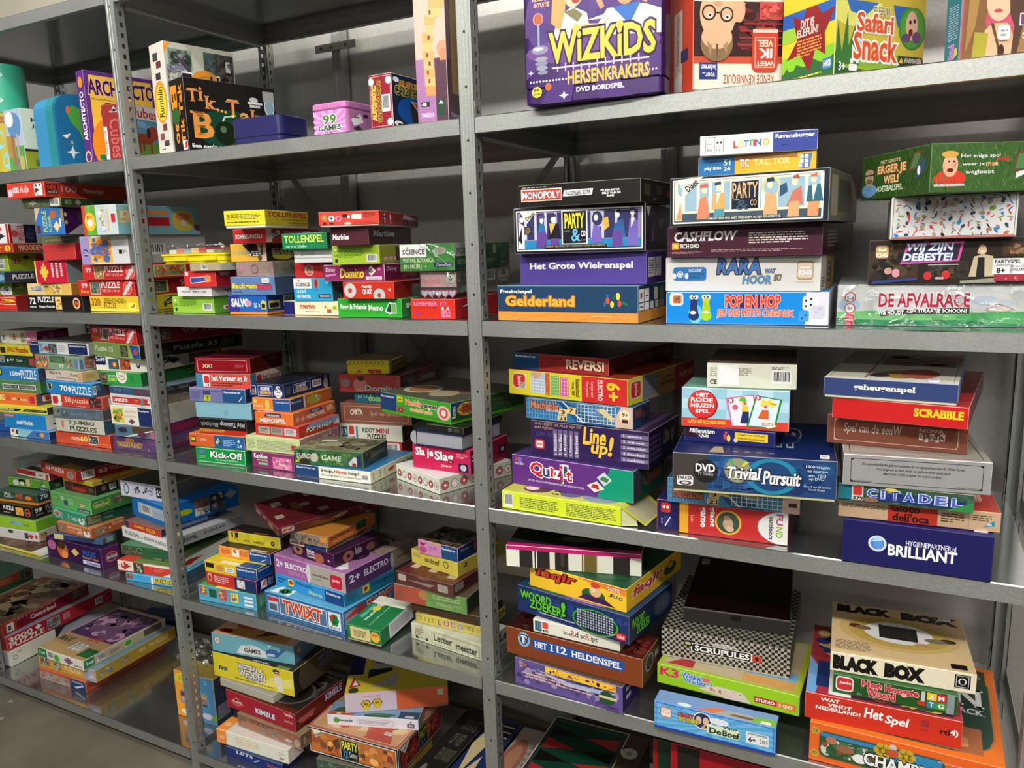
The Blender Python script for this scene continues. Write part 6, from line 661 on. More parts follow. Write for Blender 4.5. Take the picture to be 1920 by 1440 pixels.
('w3', 'quiz_box', 'large dark blue quiz box with a compact disc and white script, price sticker on lid', 'quiz box', 'games on the third shelf, right bay', 0.5437, 0.0813, 1.0471, 0.1452, 0.2664, 0.27, 0.0702, 'tray=cc9,.07', ['247', '125', '236', '99a'], {'F': 'r .0 .0 .22 1 433;z .22 0 1 1 247 258 236 36a 136;e .62 .5 .16 .5 28a;e .62 .5 .12 .4 247;grid .22 .05 .5 .35 469 8 2;c .21 .55 .32 222;c .21 .55 .1 555;rr .025 .1 .13 .38 eee;tb .03 .26 .125 .36 222 PARKER;e .08 .17 .04 .06 333;e .08 .17 .025 .03 eee;tob .145 .52 .27 .75 fff 222 DVD;t .16 .42 .26 .5 aaa TV GAMES;c .41 .62 .35 776;c .41 .62 .33 997;p cc4 .41 .62 .46 .9 .48 .85;p 4a6 .41 .62 .35 .9 .37 .94;p a95 .41 .62 .48 .6 .47 .5;c .41 .62 .09 556;tobis .33 .38 .56 .72 fff 112 Trivial;tobis .56 .28 .8 .66 fff 112 Pursuit;ts .82 .78 .96 .88 cde 1800 vragen;ts .83 .67 .95 .76 cde op kaartjes;t .84 .56 .94 .65 cde en 150;t .84 .46 .93 .55 cde op DVD;t .81 .26 .97 .33 bcd Voor 2 tot 24 spelers;t .84 .18 .94 .25 bcd Vanaf 15 jaar', 'T': 'r 0 0 1 1 125;to .6 .3 .8 .8 224 99a TP;e .65 .5 .15 .15 346;e .65 .5 .13 .12 125;dot .35 .08 .65 .12 4 1 669;p a97 .22 .05 .32 .05 .3 .2 .25 .2'}, ['price_sticker T .93 .08 .055 .07 eee']),
('w4', 'quiz_box', 'small dark violet quiz box with a yellow panel on the dark blue quiz box', 'quiz box', 'games on the third shelf, right bay', 0.5093, 0.1111, 1.1182, 0.0039, 0.1589, 0.2, 0.0281, '', ['226', '113', '225'], {'F': 'r 0 .3 .12 1 312;p 253 .08 .9 .34 .85 .2 .3;p 822 .06 .9 .12 .9 .2 .45 .18 .3;tobi .05 .6 .35 .92 eee 222 Millennium;tob .16 .3 .28 .58 eee 222 Quiz;e .46 .5 .02 .2 c43;e .5 .4 .02 .25 ec6;c .58 .3 .14 ddd;e .47 .78 .015 .08 d54;r .57 .3 .93 .85 ec3;t .6 .62 .9 .78 432 Vragen over 1000 jaar;t .6 .38 .9 .54 432 Wereld Geschiedenis'}, []),
('w5', 'card_game_box', 'light blue clown card box with a big red disc reading four lines', 'card game box', 'games on the third shelf, right bay', 0.5127, 0.0775, 1.1471, 0.0803, 0.1851, 0.13, 0.0721, '', ['acd', '223', '7a9', 'dde'], {'F': 'chk 0 .2 1 1 9cd bde 7 3;r 0 0 1 .22 d43;c .2 .58 .38 822;c .195 .59 .36 d33;tb .14 .78 .26 .88 fff HET;tb .085 .64 .3 .76 fff RODE;tb .085 .5 .31 .61 fff NEUZEN;tb .13 .36 .27 .46 fff SPEL;tb .06 .06 .42 .17 fc4 LAAT JE NIET BIJ DE NEUS NEMEN;p d6a .42 .78 .68 .9 .74 .1 .48 .06;p eef .44 .76 .67 .87 .72 .1 .49 .08;c .47 .72 .07 b33;tb .455 .68 .48 .76 fff 1;c .59 .68 .08 ec9;c .6 .66 .03 d33;p 6b3 .54 .72 .62 .7 .6 .82 .56 .82;p fc3 .57 .45 .63 .45 .63 .6 .58 .6;p 236 .56 .15 .64 .15 .64 .45 .58 .45;c .51 .55 .07 d57;p 283 .7 .88 .94 .8 .88 .05 .62 .08;p def .71 .85 .92 .78 .87 .08 .64 .1;c .72 .82 .07 b33;tb .705 .78 .73 .86 fff 3;c .79 .65 .09 ec9;p fd4 .74 .6 .76 .8 .8 .75 .84 .8 .88 .65 .9 .7 .85 .58 .8 .7;c .79 .6 .03 d33;p d63 .72 .3 .82 .28 .82 .52 .76 .52;p eed .72 .2 .82 .05 .9 .12 .8 .28;t .76 .12 .87 .2 844 SELECTA'}, []),
('w6', 'card_game_box', 'plain ivory box with a barcode topping the middle stack of the right bay', 'card game box', 'games on the third shelf, right bay', 0.5314, 0.1182, 1.22, 0.1297, 0.1516, 0.19, 0.044, '', ['ddc', '665', '654'], {'F': 'k .73 .2 .95 .75;l .73 .8 .93 .92 2 443;tb .03 .12 .11 .32 222 CE;l .03 .45 .12 .85 5 887;r .12 .1 .36 .95 eee;l .36 .5 .5 .85 4 998'}, []),
('x1', 'game_box', "navy box with a round gem logo and white lettering, right stack's base", 'game box', 'games on the third shelf, right bay', 0.8148, 0.1208, 0.9368, -0.0024, 0.2179, 0.25, 0.0747, '', ['1c1c5c', '115', '116', '336'], {'F': 'c .245 .52 .19 dde;c .245 .52 .14 48c;c .25 .5 .1 69d;p adf .2 .55 .245 .72 .28 .6;t .44 .56 .77 .68 eef HYGIENEPARTNER.nl;tb .32 .28 .78 .55 fff BRILLIANT'}, ['price_sticker T .92 .12 .09 .12 ddd']),
('x2', 'game_box', 'cream and orange-red goose game box with black lettering', 'game box', 'games on the third shelf, right bay', 0.8066, 0.1596, 1.0123, 0.0503, 0.2354, 0.3, 0.0328, '', ['ca8', 'a76', 'c43'], {'F': "l .02 .55 .35 .8 3 665;r .32 .0 .63 1 b32;tbs .35 .05 .58 .5 211 dell'oca;tbs .34 .55 .52 1 211 Gioco;l .65 .25 .8 .8 4 543;r .815 0 .82 1 998;l .84 .5 .96 .85 3 654;p 29b .9 .2 .97 .3 .97 .6;t .93 .3 .96 .4 eee R", 'T': 'r .04 .04 .96 .96 c43;fr .03 .03 .97 .97 .006 965;tb .85 .15 .92 .8 ecb Gioco'}, []),
('x3', 'game_box', 'jungle picture box with spaced blue capitals and number 379', 'game box', 'games on the third shelf, right bay', 0.7885, 0.1169, 1.0458, 0.0481, 0.1958, 0.25, 0.0298, '', ['354', '243', '354', 'a97'], {'F': 'z .1 0 1 1 354 465 253 675 243 576;r 0 0 .1 1 278;r .0 .02 .09 .1 222;r .1 .1 .19 .98 dcc;rr .11 .4 .18 .95 c33;tb .11 .12 .19 .34 222 379;p 237 .3 .2 .95 .15 .95 .6 .3 .7;tobs .22 .35 .3 .85 46b dde C;tobs .32 .35 .36 .85 46b dde I;tobs .39 .34 .47 .84 46b dde T;tobs .49 .32 .58 .82 46b dde A;tobs .61 .3 .7 .8 46b dde D;tobs .73 .28 .81 .78 46b dde E;tobs .84 .26 .92 .76 46b dde L;e .25 .2 .06 .15 865;p 384 .8 .0 1 0 1 .6 .9 .3;e .4 .9 .05 .1 dc6'}, []),
('x4', 'quiz_box', 'silver-grey quiz box with a thin black line frame and three text lines', 'quiz box', 'games on the third shelf, right bay', 0.7937, 0.1191, 1.0764, 0.1118, 0.212, 0.26, 0.0524, '', ['9a9a9a', '888', 'a99', 'ddd'], {'F': 'fr .05 .1 .95 .9 .004 333;p 222 .05 .9 .08 .9 .05 .8;p 222 .95 .9 .92 .9 .95 .8;p 222 .05 .1 .08 .1 .05 .2;p 222 .95 .1 .92 .1 .95 .2;ts .13 .66 .83 .77 333 De opmerkelijkste gebeurtenissen en hoogtepunten van de 20ste Eeuw.;ts .23 .52 .74 .62 333 Samengevat in een leuk en informatief quiz-spel.;ts .28 .38 .68 .48 333 Met ruim 2200 vragen en antwoorden.;t .07 .12 .2 .17 444 NOVA CARTA BV;t .78 .12 .92 .17 444 design: studio', 'T': 'fr .04 .04 .96 .96 .006 322'}, []),
('x5', 'quiz_box', 'brown quiz box with silver script below the red letter-tile game box', 'quiz box', 'games on the third shelf, right bay', 0.7788, 0.163, 1.1296, -0.0278, 0.2102, 0.25, 0.0505, '', ['7a4534', '443', '854'], {'F': 'fr .05 .12 .94 .88 .005 ca9;p ca9 .05 .88 .08 .88 .05 .78;p ca9 .94 .88 .91 .88 .94 .78;p ca9 .05 .12 .08 .12 .05 .22;p ca9 .94 .12 .91 .12 .94 .22;ti .12 .35 .55 .75 cba Spel van de eeuW;t .67 .62 .84 .74 ba9 NOVA;r .67 .35 .7 .58 dcb;r .71 .3 .735 .53 cba;r .745 .37 .775 .6 dcb;r .785 .32 .81 .55 cba;r .815 .36 .85 .6 dcb;tb .675 .4 .845 .55 543 CARTA'}, []),
('x6', 'game_box', 'worn bright red box with yellow slab lettering at one end', 'game box', 'games on the third shelf, right bay', 0.7986, 0.1822, 1.1809, -0.115, 0.1977, 0.3661, 0.0346, '', ['c22', '722', 'b33', 'd99'], {'F': 'tbos .62 .4 .97 .8 fd3 d62 SCRABBLE', 'R': 'e .7 .5 .1 .3 866'}, []),
('x7', 'memory_game_box', 'blue-sided memory box with a cream illustrated lid, topping the right stack', 'memory game box', 'games on the third shelf, right bay', 0.7749, 0.1643, 1.2162, -0.075, 0.1956, 0.331, 0.034, 'tray=ddb,.13', ['347', '49c', 'ddc', '99b'], {'F': 'tbs .23 .3 .7 .72 ffe geheugenspel', 'T': 'fr .03 .03 .97 .97 .006 997;r .3 .05 .32 .95 a76;z .35 .5 .95 .9 998 776 b87 aaa;e .55 .2 .15 .12 a84;e .7 .25 .15 .15 b65;e .4 .15 .08 .06 333;e .9 .8 .1 .1 b87'}, ['price_sticker T .82 .07 .08 .06 edf']),
('aa1', 'booklet', 'flat dark booklet with a yellow edge under the left stack of the fourth shelf', 'booklet', 'games on the fourth shelf, left bay', -1.8168, 0.1208, 0.5398, -0.0046, 0.3214, 0.2, 0.008, '', ['dc5', 'ddd', '532'], {'T': 'z 0 0 .95 .9 532 643 754 321;r .85 0 1 .3 ddd'}, []),
('aa2', 'puzzle_box', 'white jigsaw box with small film pictures and red pieces, fourth shelf left', 'puzzle box', 'puzzles on the fourth shelf, left bay', -1.8747, 0.1041, 0.5486, 0.122, 0.2166, 0.0695, 0.0352, '', ['ddd', 'bba', 'bbb'], {'F': 'e .4 .75 .06 .2 452;c .55 .5 .3 bbb;c .55 .5 .25 ddd;z .7 .2 .78 .8 433 655 877;j .78 .2 .9 .75 c44;rr .93 .3 .98 .7 c55', 'R': 'z .1 .4 .45 .8 a84 764 983 543;tob .12 .2 .4 .5 b43 dc8 TOY'}, []),
('aa3', 'puzzle_box', 'lime green box with a pale blue name strip, fourth shelf left', 'puzzle box', 'puzzles on the fourth shelf, left bay', -1.8766, 0.1116, 0.5846, 0.0888, 0.2107, 0.0798, 0.0367, '', ['9c3', '6a2', '8a6'], {'F': 'r .4 .45 .68 .75 8bd;t .42 .5 .52 .7 456 puzzel;t .72 .4 .85 .65 574 Fred', 'R': 'dot .02 .1 .98 .9 12 5 8b4'}, []),
('aa4', 'puzzle_box', 'black 99 puzzle box with a yellow picture and round red logo', 'puzzle box', 'puzzles on the fourth shelf, left bay', -1.8843, 0.1163, 0.6221, 0.052, 0.1912, 0.0674, 0.0429, '', ['211', '221', '332'], {'F': 'tb .2 .5 .5 .85 fff PUZZLE;t .2 .2 .4 .35 ccc pieces;z .55 .2 .75 .85 fc5 fb4 e84;c .87 .5 .35 e65;c .87 .5 .27 211;tb .82 .4 .92 .6 f64 KING', 'R': 'tbs .1 .45 .5 .85 eee 99;t .15 .2 .55 .38 bbb pieces;tb .7 .5 1 .9 999 PU;tb .75 .15 1 .4 999 Wa'}, []),
('aa5', 'puzzle_box', 'jungle green 70 puzzle box with an orange lower edge, fourth shelf left', 'puzzle box', 'puzzles on the fourth shelf, left bay', -1.8819, 0.1195, 0.6658, 0.1078, 0.1986, 0.0488, 0.0386, 'tray=e93,.25', ['354', '243', '465'], {'F': 'z 0 .2 1 1 354 465 243 576;z .5 .3 .65 .9 c63 853 465;p b22 .67 .2 .92 .2 .88 .75 .72 .75;e .8 .5 .08 .25 e93;tb .2 .55 .38 .9 eed 70;tb .2 .3 .42 .5 eed PUZZLE', 'R': 'tb .2 .3 .8 .9 ddd 70'}, []),
('aa6', 'puzzle_box', 'leaf green puzzle box with dark animal heads and a blue name strip', 'puzzle box', 'puzzles on the fourth shelf, left bay', -1.8804, 0.166, 0.7052, 0.0952, 0.2014, 0.0549, 0.0352, '', ['6a3', '253', '475'], {'F': 'e .35 .6 .1 .35 221;e .35 .45 .06 .2 eed;e .5 .6 .06 .4 dc9;e .2 .5 .08 .3 ddd;z .55 .4 .9 1 6a3 7b4 585;r .75 .0 1 .25 236;t .78 .04 .98 .2 dde Clementoni;r .85 .35 .93 .6 ccc;r 0 0 .75 .1 222', 'R': 'tb .4 .2 .8 .6 9b7 30'}, []),
('aa7', 'puzzle_box', 'cream puzzle box with a dark red panel topping the far left stack', 'puzzle box', 'puzzles on the fourth shelf, left bay', -1.8734, 0.1709, 0.7412, -0.0514, 0.2078, 0.0327, 0.0269, '', ['edc', 'a44', '432'], {'F': 'r .03 .2 .6 .8 b33;r 0 0 .02 1 c33;tb .35 .3 .58 .65 822 PUZZLE;tb .68 .4 .82 .65 543 rubber;r .9 .05 .97 .8 c33'}, []),
('aa8', 'puzzle_box', 'pale teal box with a white end squeezed high under the third shelf, far left', 'puzzle box', 'puzzles on the fourth shelf, left bay', -1.9465, 0.275, 0.7689, -0.0, 0.063, 0.25, 0.03, '', ['9ba', 'ddd', '9ba'], {'F': 'c .75 .5 .25 7a9;e .3 .6 .12 .35 d97;l .5 .4 .65 .6 1 7a9', 'R': 'r .35 .2 .6 .8 999;e .8 .5 .2 .3 567'}, []),
('ab1', 'puzzle_box', 'dark violet puzzle box with an orange armoured figure standing on the fourth shelf', 'puzzle box', 'puzzles on the fourth shelf, left bay', -1.5033, 0.0644, 0.5398, -0.0158, 0.2783, 0.06, 0.0662, '', ['314', '525', '203'], {'F': 'e .3 .5 .1 .42 c63;e .28 .75 .08 .2 432;e .33 .3 .06 .2 e95;e .1 .65 .08 .25 b69;j .46 .35 .6 .75 ec7;tob .68 .5 .9 .8 36b 213 MAXI;tob .66 .32 .95 .5 c86 326 SuperColor;r .66 .08 .96 .28 ddf;tb .72 .1 .95 .26 236 Clementoni', 'R': 'e .55 .5 .35 .25 b66;e .55 .5 .3 .18 436;tb .3 .42 .85 .58 dcc BAKUGAN;e .55 .7 .1 .08 c44'}, []),
('ab2', 'puzzle_box', 'flat slate blue box with a cream end wedged on the violet box', 'puzzle box', 'puzzles on the fourth shelf, left bay', -1.4947, 0.0714, 0.6068, 0.1287, 0.2016, 0.0521, 0.0179, '', ['346', '465', '457'], {'F': 'r 0 0 .2 1 dc9;p 468 .8 0 1 0 1 1 .9 1', 'R': 'r .3 0 .8 1 8a9'}, []),
('ab3', 'puzzle_box', 'orange 60 puzzle box with an S emblem between slate blue and teal boxes', 'puzzle box', 'puzzles on the fourth shelf, left bay', -1.5088, 0.1072, 0.6255, -0.0191, 0.1711, 0.1154, 0.033, '', ['c74', 'b63', 'c85'], {'F': 'z .03 .2 .25 .9 976 7a5 baa;tb .3 .6 .75 .85 ecb Sandmann;tb .6 .2 .75 .55 edc 60;l .3 .3 .5 .45 1 eb9;e .88 .35 .1 .35 eee;tb .84 .35 .92 .75 332 S', 'R': 'z .1 .15 .45 .85 976 7a5 c54 dcb;c .55 .5 .12 ecb;tb .62 .65 .98 .9 dba Schmidt'}, []),
('ab4', 'puzzle_box', 'teal green puzzle box with a small round picture under the light green box', 'puzzle box', 'puzzles on the fourth shelf, left bay', -1.539, 0.1346, 0.6593, -0.076, 0.1918, 0.1506, 0.0361, '', ['397', '254', '5a8'], {'F': 'e .15 .55 .12 .35 cba;e .15 .5 .08 .2 976;tc .26 .2 .32 .8 bdc Schmidt;tc .46 .2 .52 .8 bdc 4 Puzzles;tb .58 .25 .75 .65 dee 2x26;e .88 .4 .09 .35 eee;tb .84 .35 .92 .75 332 S', 'R': 'z .03 .1 .32 .9 876 a98 594 654;t .38 .65 .6 .9 8b9 Schmidt;t .38 .2 .58 .45 8b9 Puzzle'}, []),
('ab5', 'puzzle_box', 'light green puzzle box with a yellow-edged street name sign shape', 'puzzle box', 'puzzles on the fourth shelf, left bay', -1.5388, 0.1362, 0.6962, -0.0624, 0.2232, 0.1322, 0.0482, '', ['6b6', '484', '7b7'], {'F': 'rr .03 .5 .2 .8 5a4;t .05 .55 .18 .75 cc6 SESAM;e .3 .7 .04 .15 ccc;e .38 .4 .05 .2 457;l .45 .3 .6 .8 4 bdb;fl .78 .5 .06 .2 c85;tb .74 .4 .85 .6 eee 26;r .66 .05 .97 .25 235;t .7 .08 .95 .22 dde Clementoni', 'R': 'rr .06 .35 .48 .75 cc4;rr .075 .39 .465 .71 273;tb .09 .43 .45 .63 dd8 SESAMSTRAAT;z .55 .3 .8 .9 655 7a6 987'}, []),
('ab6', 'puzzle_box', 'dark box with a red car picture under the yellow puzzle lid', 'puzzle box', 'puzzles on the fourth shelf, left bay', -1.5305, 0.1392, 0.7452, -0.0224, 0.1585, 0.0796, 0.032, '', ['422', '221', '322'], {'F': 'z 0 .1 .9 .9 522 733 444 a43;e .5 .35 .25 .25 a33;r .8 .3 .95 .7 554', 'R': 'r .25 .3 .45 .8 544;r .3 .4 .4 .7 a55;k .6 .2 .9 .85'}, []),
('ab7', 'puzzle_box', 'yellow puzzle lid with orange letters under the top red 63 puzzle', 'puzzle box', 'puzzles on the fourth shelf, left bay', -1.5259, 0.1915, 0.7781, -0.0691, 0.1649, 0.1961, 0.0147, '', ['cb3', 'b93', 'ca4'], {'R': 'c .18 .5 .4 334;tb .35 .15 1 .9 c63 PUZZLE'}, []),
('ab8', 'puzzle_box', "red 63 puzzle box topping the left bay's middle fourth shelf stack", 'puzzle box', 'puzzles on the fourth shelf, left bay', -1.6014, 0.1678, 0.7936, -0.1698, 0.2497, 0.1631, 0.0345, '', ['c43', '922', '542'], {'F': 'r .02 .3 .08 .8 933;tb .15 .4 .28 .85 eee 63;tb .32 .45 .68 .85 eee PUZZLE;t .34 .25 .6 .35 e98 jigsaw;e .85 .5 .1 .4 b99;e .85 .55 .05 .25 988', 'R': 'k .1 .1 .35 .9;tb .42 .35 .6 .8 ccb 63;tb .65 .4 1 .8 a88 PUZZLE', 'T': 'r .5 .02 .95 .25 b83;z 0 .3 1 1 432 543 322'}, []),
('ac1', 'puzzle_box', 'sky blue and yellow box under the red and white 35 puzzle', 'puzzle box', 'puzzles on the fourth shelf, left bay', -1.1615, 0.1546, 0.5398, 0.1157, 0.1762, 0.26, 0.0228, '', ['4ad', '467', '5be'], {'F': 'z .02 .3 .15 1 963 643 c84;r .55 0 .6 1 eee;r .62 .2 1 1 ed4;tob .65 .25 .98 .9 654 ed4 PUZZLE'}, []),
('ac2', 'puzzle_box', 'red and white 35 puzzle box with a small deer photo by the post', 'puzzle box', 'puzzles on the fourth shelf, left bay', -1.1851, 0.1577, 0.5634, 0.1293, 0.1979, 0.26, 0.0345, '', ['d43', 'eed', '684'], {'F': 'r 0 .1 .3 1 eed;j .02 .2 .25 .9 c33;tb .03 .5 .13 .8 fed 35;z .31 .02 .5 .95 354 b85 dcb 343;r .5 .8 1 1 eee;l .7 .35 .9 .7 3 e88;p eee .85 .0 1 0 1 .35 .93 .2', 'R': 'j .1 .3 .5 .8 c33', 'T': 'r 0 0 .3 .5 c43;z .3 .1 1 1 464 575 886 353'}, []),
('ac3', 'puzzle_box', 'dark green puzzle box with a farmland picture end behind the 35 puzzle', 'puzzle box', 'puzzles on the fourth shelf, left bay', -1.2216, 0.1909, 0.5987, 0.1522, 0.1774, 0.26, 0.031, '', ['364', '153', '475'], {'F': 'z 0 .1 .35 .9 454 765 353 987;e .4 .6 .06 .3 8a8;e .4 .6 .05 .24 253;t .6 .5 .85 .62 132 wereld', 'R': 'e .1 .55 .08 .3 9ba;e .1 .55 .06 .24 253;tb .35 .35 .9 .75 032 WERELD'}, []),
('ac4', 'puzzle_box', 'white jigsaw box with plain black capitals against the post', 'puzzle box', 'puzzles on the fourth shelf, left bay', -1.2067, 0.2109, 0.6305, -0.1276, 0.2442, 0.2616, 0.0322, '', ['eee', 'aaa', 'ddd'], {'F': 't .08 .35 .4 .72 222 PUSLESPIL;t .44 .4 .47 .5 222 -;t .5 .35 .98 .72 222 JIGSAW PUZZLE', 'R': 't .02 .3 .38 .7 222 PUSLESPIL;t .45 .35 .75 .7 322 JIGSAW'}, []),
('ac5', 'puzzle_box', 'slim red puzzle box with yellow capitals below the blue barcode box', 'puzzle box', 'puzzles on the fourth shelf, left bay', -1.2197, 0.1846, 0.6635, -0.0948, 0.183, 0.2, 0.0237, '', ['c43', '235', '976'], {'F': 'r 0 .1 .1 1 346;rr .1 .2 .18 .8 c55;tb .25 .25 .55 .75 fc4 JUMBO;tb .6 .25 .85 .75 fc4 PUZZLE', 'R': 'r .1 .3 .8 .8 68a'}, []),
('ac6', 'puzzle_box', 'blue box with barcode panel and four animal photos beside the left post', 'puzzle box', 'puzzles on the fourth shelf, left bay', -1.2115, 0.2341, 0.6879, -0.192, 0.2011, 0.2426, 0.065, '', ['17c', '16b', '28d'], {'F': 'r .18 .25 1 .8 bcd;k .3 .3 .6 .75;l .65 .3 .95 .6 4 9ab', 'R': 'rr .05 .7 .13 .9 c44;e .25 .45 .1 .15 ab3;z .38 .45 .58 .9 965 433 b87;z .6 .5 .8 .95 333 765 ccb;z .38 .1 .58 .45 ddc 433 98a;z .6 .1 .8 .48 667 ddd 443;j .8 .5 .98 .95 aaa;c .23 .3 .05 573;c .3 .3 .05 573'}, []),
('ac7', 'puzzle_box', 'white crumpled box with a blue oval logo topping the stack by the left post', 'puzzle box', 'puzzles on the fourth shelf, left bay', -1.2618, 0.2605, 0.7538, 0.0234, 0.1977, 0.28, 0.0495, '', ['dde', '777', '665'], {'F': 'e .13 .5 .06 .35 247;e .13 .5 .045 .27 cde;z .3 .2 .45 .85 dde 333 ccd 446;z .5 .3 .75 .9 dde 99c 234 bcd;z .8 .2 .98 .9 334 556 ddd'}, []),
('ad1', 'game_box', "light blue box with coloured number and animal cards, base of the middle bay's left stack", 'game box', 'games on the fourth shelf, middle bay', -0.8241, 0.0396, 0.5398, 0.0678, 0.2032, 0.0395, 0.0454, '', ['5ac', '486', '494'], {'F': 'z .03 .4 .15 .95 d54 ec4 4a5 45a fff;r .19 .3 .32 .85 264;c .22 .7 .05 132;c .28 .7 .05 132;c .25 .45 .05 132;z .36 .25 .5 .95 d45 3a6 ec4 b4a;z .57 .25 .7 .85 fd4 d53 36b eee 3a6;r .8 .65 .95 .78 eee;r .8 .4 .95 .55 eee;r .8 .15 .95 .3 eee', 'R': 'l .3 .2 .9 .8 6 9cb', 'T': 'r .3 0 .7 .4 ed4;e .15 .3 .1 .2 6a5'}, []),
('ad2', 'card_game_box', 'red and navy box with white panels between yellow and light blue boxes', 'card game box', 'games on the fourth shelf, middle bay', -0.8114, 0.0593, 0.586, 0.0227, 0.1847, 0.0646, 0.0369, '', ['c33', '126', '235'], {'F': 'r .58 0 1 1 236;e .08 .6 .045 .35 dc9;e .08 .55 .03 .25 c33;l .17 .25 .48 .85 4 ecc;z .63 .2 .78 .85 eee 333 c54 eee', 'R': 'z .25 .2 .6 .85 eee 333 c54 eee;l .68 .2 .98 .8 4 bbc'}, []),
('ad3', 'card_game_box', 'yellow and navy card game box with a pale rounded picture, middle bay', 'card game box', 'games on the fourth shelf, middle bay', -0.81, 0.0583, 0.6236, 0.0452, 0.1854, 0.061, 0.032, '', ['ec3', '148', 'dc3'], {'F': 'r .62 0 1 1 259;tb .64 .6 .98 .85 eef Ravensburger;r .02 .4 .18 .85 322;e .3 .5 .08 .3 d95;r .4 .25 .58 .7 eee;l .43 .32 .56 .62 2 776', 'R': 'tb .1 .6 .9 .9 bbd Ravensburg', 'T': 'rr .3 .05 .7 .25 eed;r .65 0 1 .5 258'}, []),
('ad4', 'card_game_box', 'orange and navy box with a barcode-like card picture under the yellow loto box', 'card game box', 'games on the fourth shelf, middle bay', -0.7946, 0.1022, 0.6564, 0.0454, 0.1833, 0.0722, 0.0297, '', ['f94', '147', '432'], {'F': 'r .6 0 1 1 259;tb .62 .6 .95 .85 eef Ravensburger;p eee .82 .15 .92 .45 .94 .45 .85 .15;z .26 .15 .4 .9 eee 333 d83;l .05 .25 .22 .8 5 a53;l .42 .3 .57 .85 5 a53', 'T': 'r .3 .05 .85 .2 543;r .6 .05 .9 .18 ccb'}, []),
('ad5', 'lotto_game_box', "yellow lotto box in a clear bag on the middle bay's left stack", 'lotto game box', 'games on the fourth shelf, middle bay', -0.7874, 0.1195, 0.6869, 0.0785, 0.1816, 0.0438, 0.0336, 'wrap', ['ed3', '543', '322'], {'F': 'r .07 .5 .2 .95 221;r .1 .4 .14 .95 ed3;e .15 .45 .04 .1 c93;tb .3 .2 .42 .4 332 JUNGLE;tb .5 .2 .68 .42 332 LOTO;c .86 .4 .22 332;tb .84 .25 .88 .5 ca3 7', 'T': 'p c43 .05 .05 .3 .05 .1 .4;e .6 .2 .15 .1 b63'}, []),
('ae1', 'game_box', 'blue strategy box with big red capitals overhanging the fourth shelf edge', 'game box', 'games on the fourth shelf, middle bay', -0.5507, 0.1256, 0.5398, -0.0522, 0.2747, 0.2008, 0.0618, '', ['48b', '369', '5ac', '8bd'], {'F': 'fr .01 .05 .99 .95 .006 24a;r .04 .15 .17 .85 bcd;p c33 .04 .6 .17 .65 .17 .8 .04 .8;r .05 .2 .15 .5 567;fr .19 .12 .8 .88 .008 eee;r .2 .15 .79 .85 579;tob .24 .25 .74 .82 d42 fed TWiXT;r .82 .12 .97 .88 eee;fl .895 .55 .055 .28 284;h .83 .5 .89 .75 c33;tb .83 .15 .96 .25 222 SELECTA', 'R': 'r .02 .2 .25 .9 9ab;p c33 .02 .6 .25 .6 .25 .9;r .28 .3 .4 .9 a33;tob .45 .2 .95 .85 c43 dcb TWIXT', 'T': 'p eee .05 .02 .3 .02 .3 .2 .1 .2;fl .2 .1 .08 .08 284;r .35 .1 .95 .5 69b'}, []),
('ae2', 'game_box', 'sky blue box with a yellow flower square between purple and blue boxes', 'game box', 'games on the fourth shelf, middle bay', -0.5483, 0.1461, 0.6024, -0.1237, 0.2616, 0.1845, 0.0347, '', ['39d', '279', '4ae'], {'F': 'r .74 0 1 1 248;tb .76 .55 .96 .85 eef Ravensburger;r .2 .3 .28 .85 fd4;fl .24 .6 .03 .2 c43;ti .32 .55 .56 .9 147 Schau genau;ti .5 .1 .7 .45 fe4 Shape-up;l .04 .3 .16 .8 2 147', 'R': 'r .35 .3 .48 .9 dc4;fl .41 .6 .04 .2 b43;t .52 .4 .98 .85 136 Schau genau;l .06 .3 .25 .8 3 147'}, []),
('ae3', 'game_box', 'lilac quiz box with a grey half and red logo, middle bay', 'game box', 'games on the fourth shelf, middle bay', -0.5428, 0.1861, 0.6379, -0.1004, 0.2628, 0.2622, 0.0528, '', ['a6a', '536', 'a7a', 'c9c'], {'F': 'r .5 0 1 1 baa;e .5 .5 .03 .5 ddd;tb .03 .4 .13 .8 fff 2+;tb .16 .45 .48 .75 fff ELECTRO;l .2 .15 .45 .35 2 c9c;tb .55 .45 .78 .6 433 vorm & kleur;l .55 .25 .72 .35 1 887;rr .8 .1 .96 .8 c24;tb .83 .4 .93 .6 fdd Jumbo', 'R': 'tb .05 .4 .2 .8 edf 2+;tb .25 .4 .6 .75 edf ELECTRO;r .65 0 1 1 876;e .66 .5 .03 .4 aaa;l .75 .4 .95 .6 1 443', 'T': 'r .2 .08 .3 .12 eee;r .35 .08 .45 .12 eee;r .5 .08 .6 .12 eee;p eee .65 .05 .9 .05 .95 .1 .8 .25;e .6 .4 .3 .2 323;e .6 .4 .25 .16 978;z .3 .5 1 1 987 676 a89 545'}, []),
('ae4', 'game_box', 'small dark purple box with gold disc pictures on the lilac quiz box', 'game box', 'games on the fourth shelf, middle bay', -0.5415, 0.1503, 0.6914, -0.1626, 0.1675, 0.1563, 0.0356, '', ['414', '313', '424'], {'F': 'e .15 .55 .12 .42 a75;e .15 .55 .04 .15 413;e .65 .35 .12 .4 a64;tb .37 .6 .55 .9 eee Reken;tb .37 .4 .55 .6 eee spellen;tb .37 .2 .55 .38 eee Geluid;t .86 .3 .9 .5 edd 8', 'R': 'e .3 .45 .12 .42 965;e .3 .45 .04 .15 413;tb .45 .3 .6 .9 aaa Reken;e .8 .5 .1 .3 754'}, []),
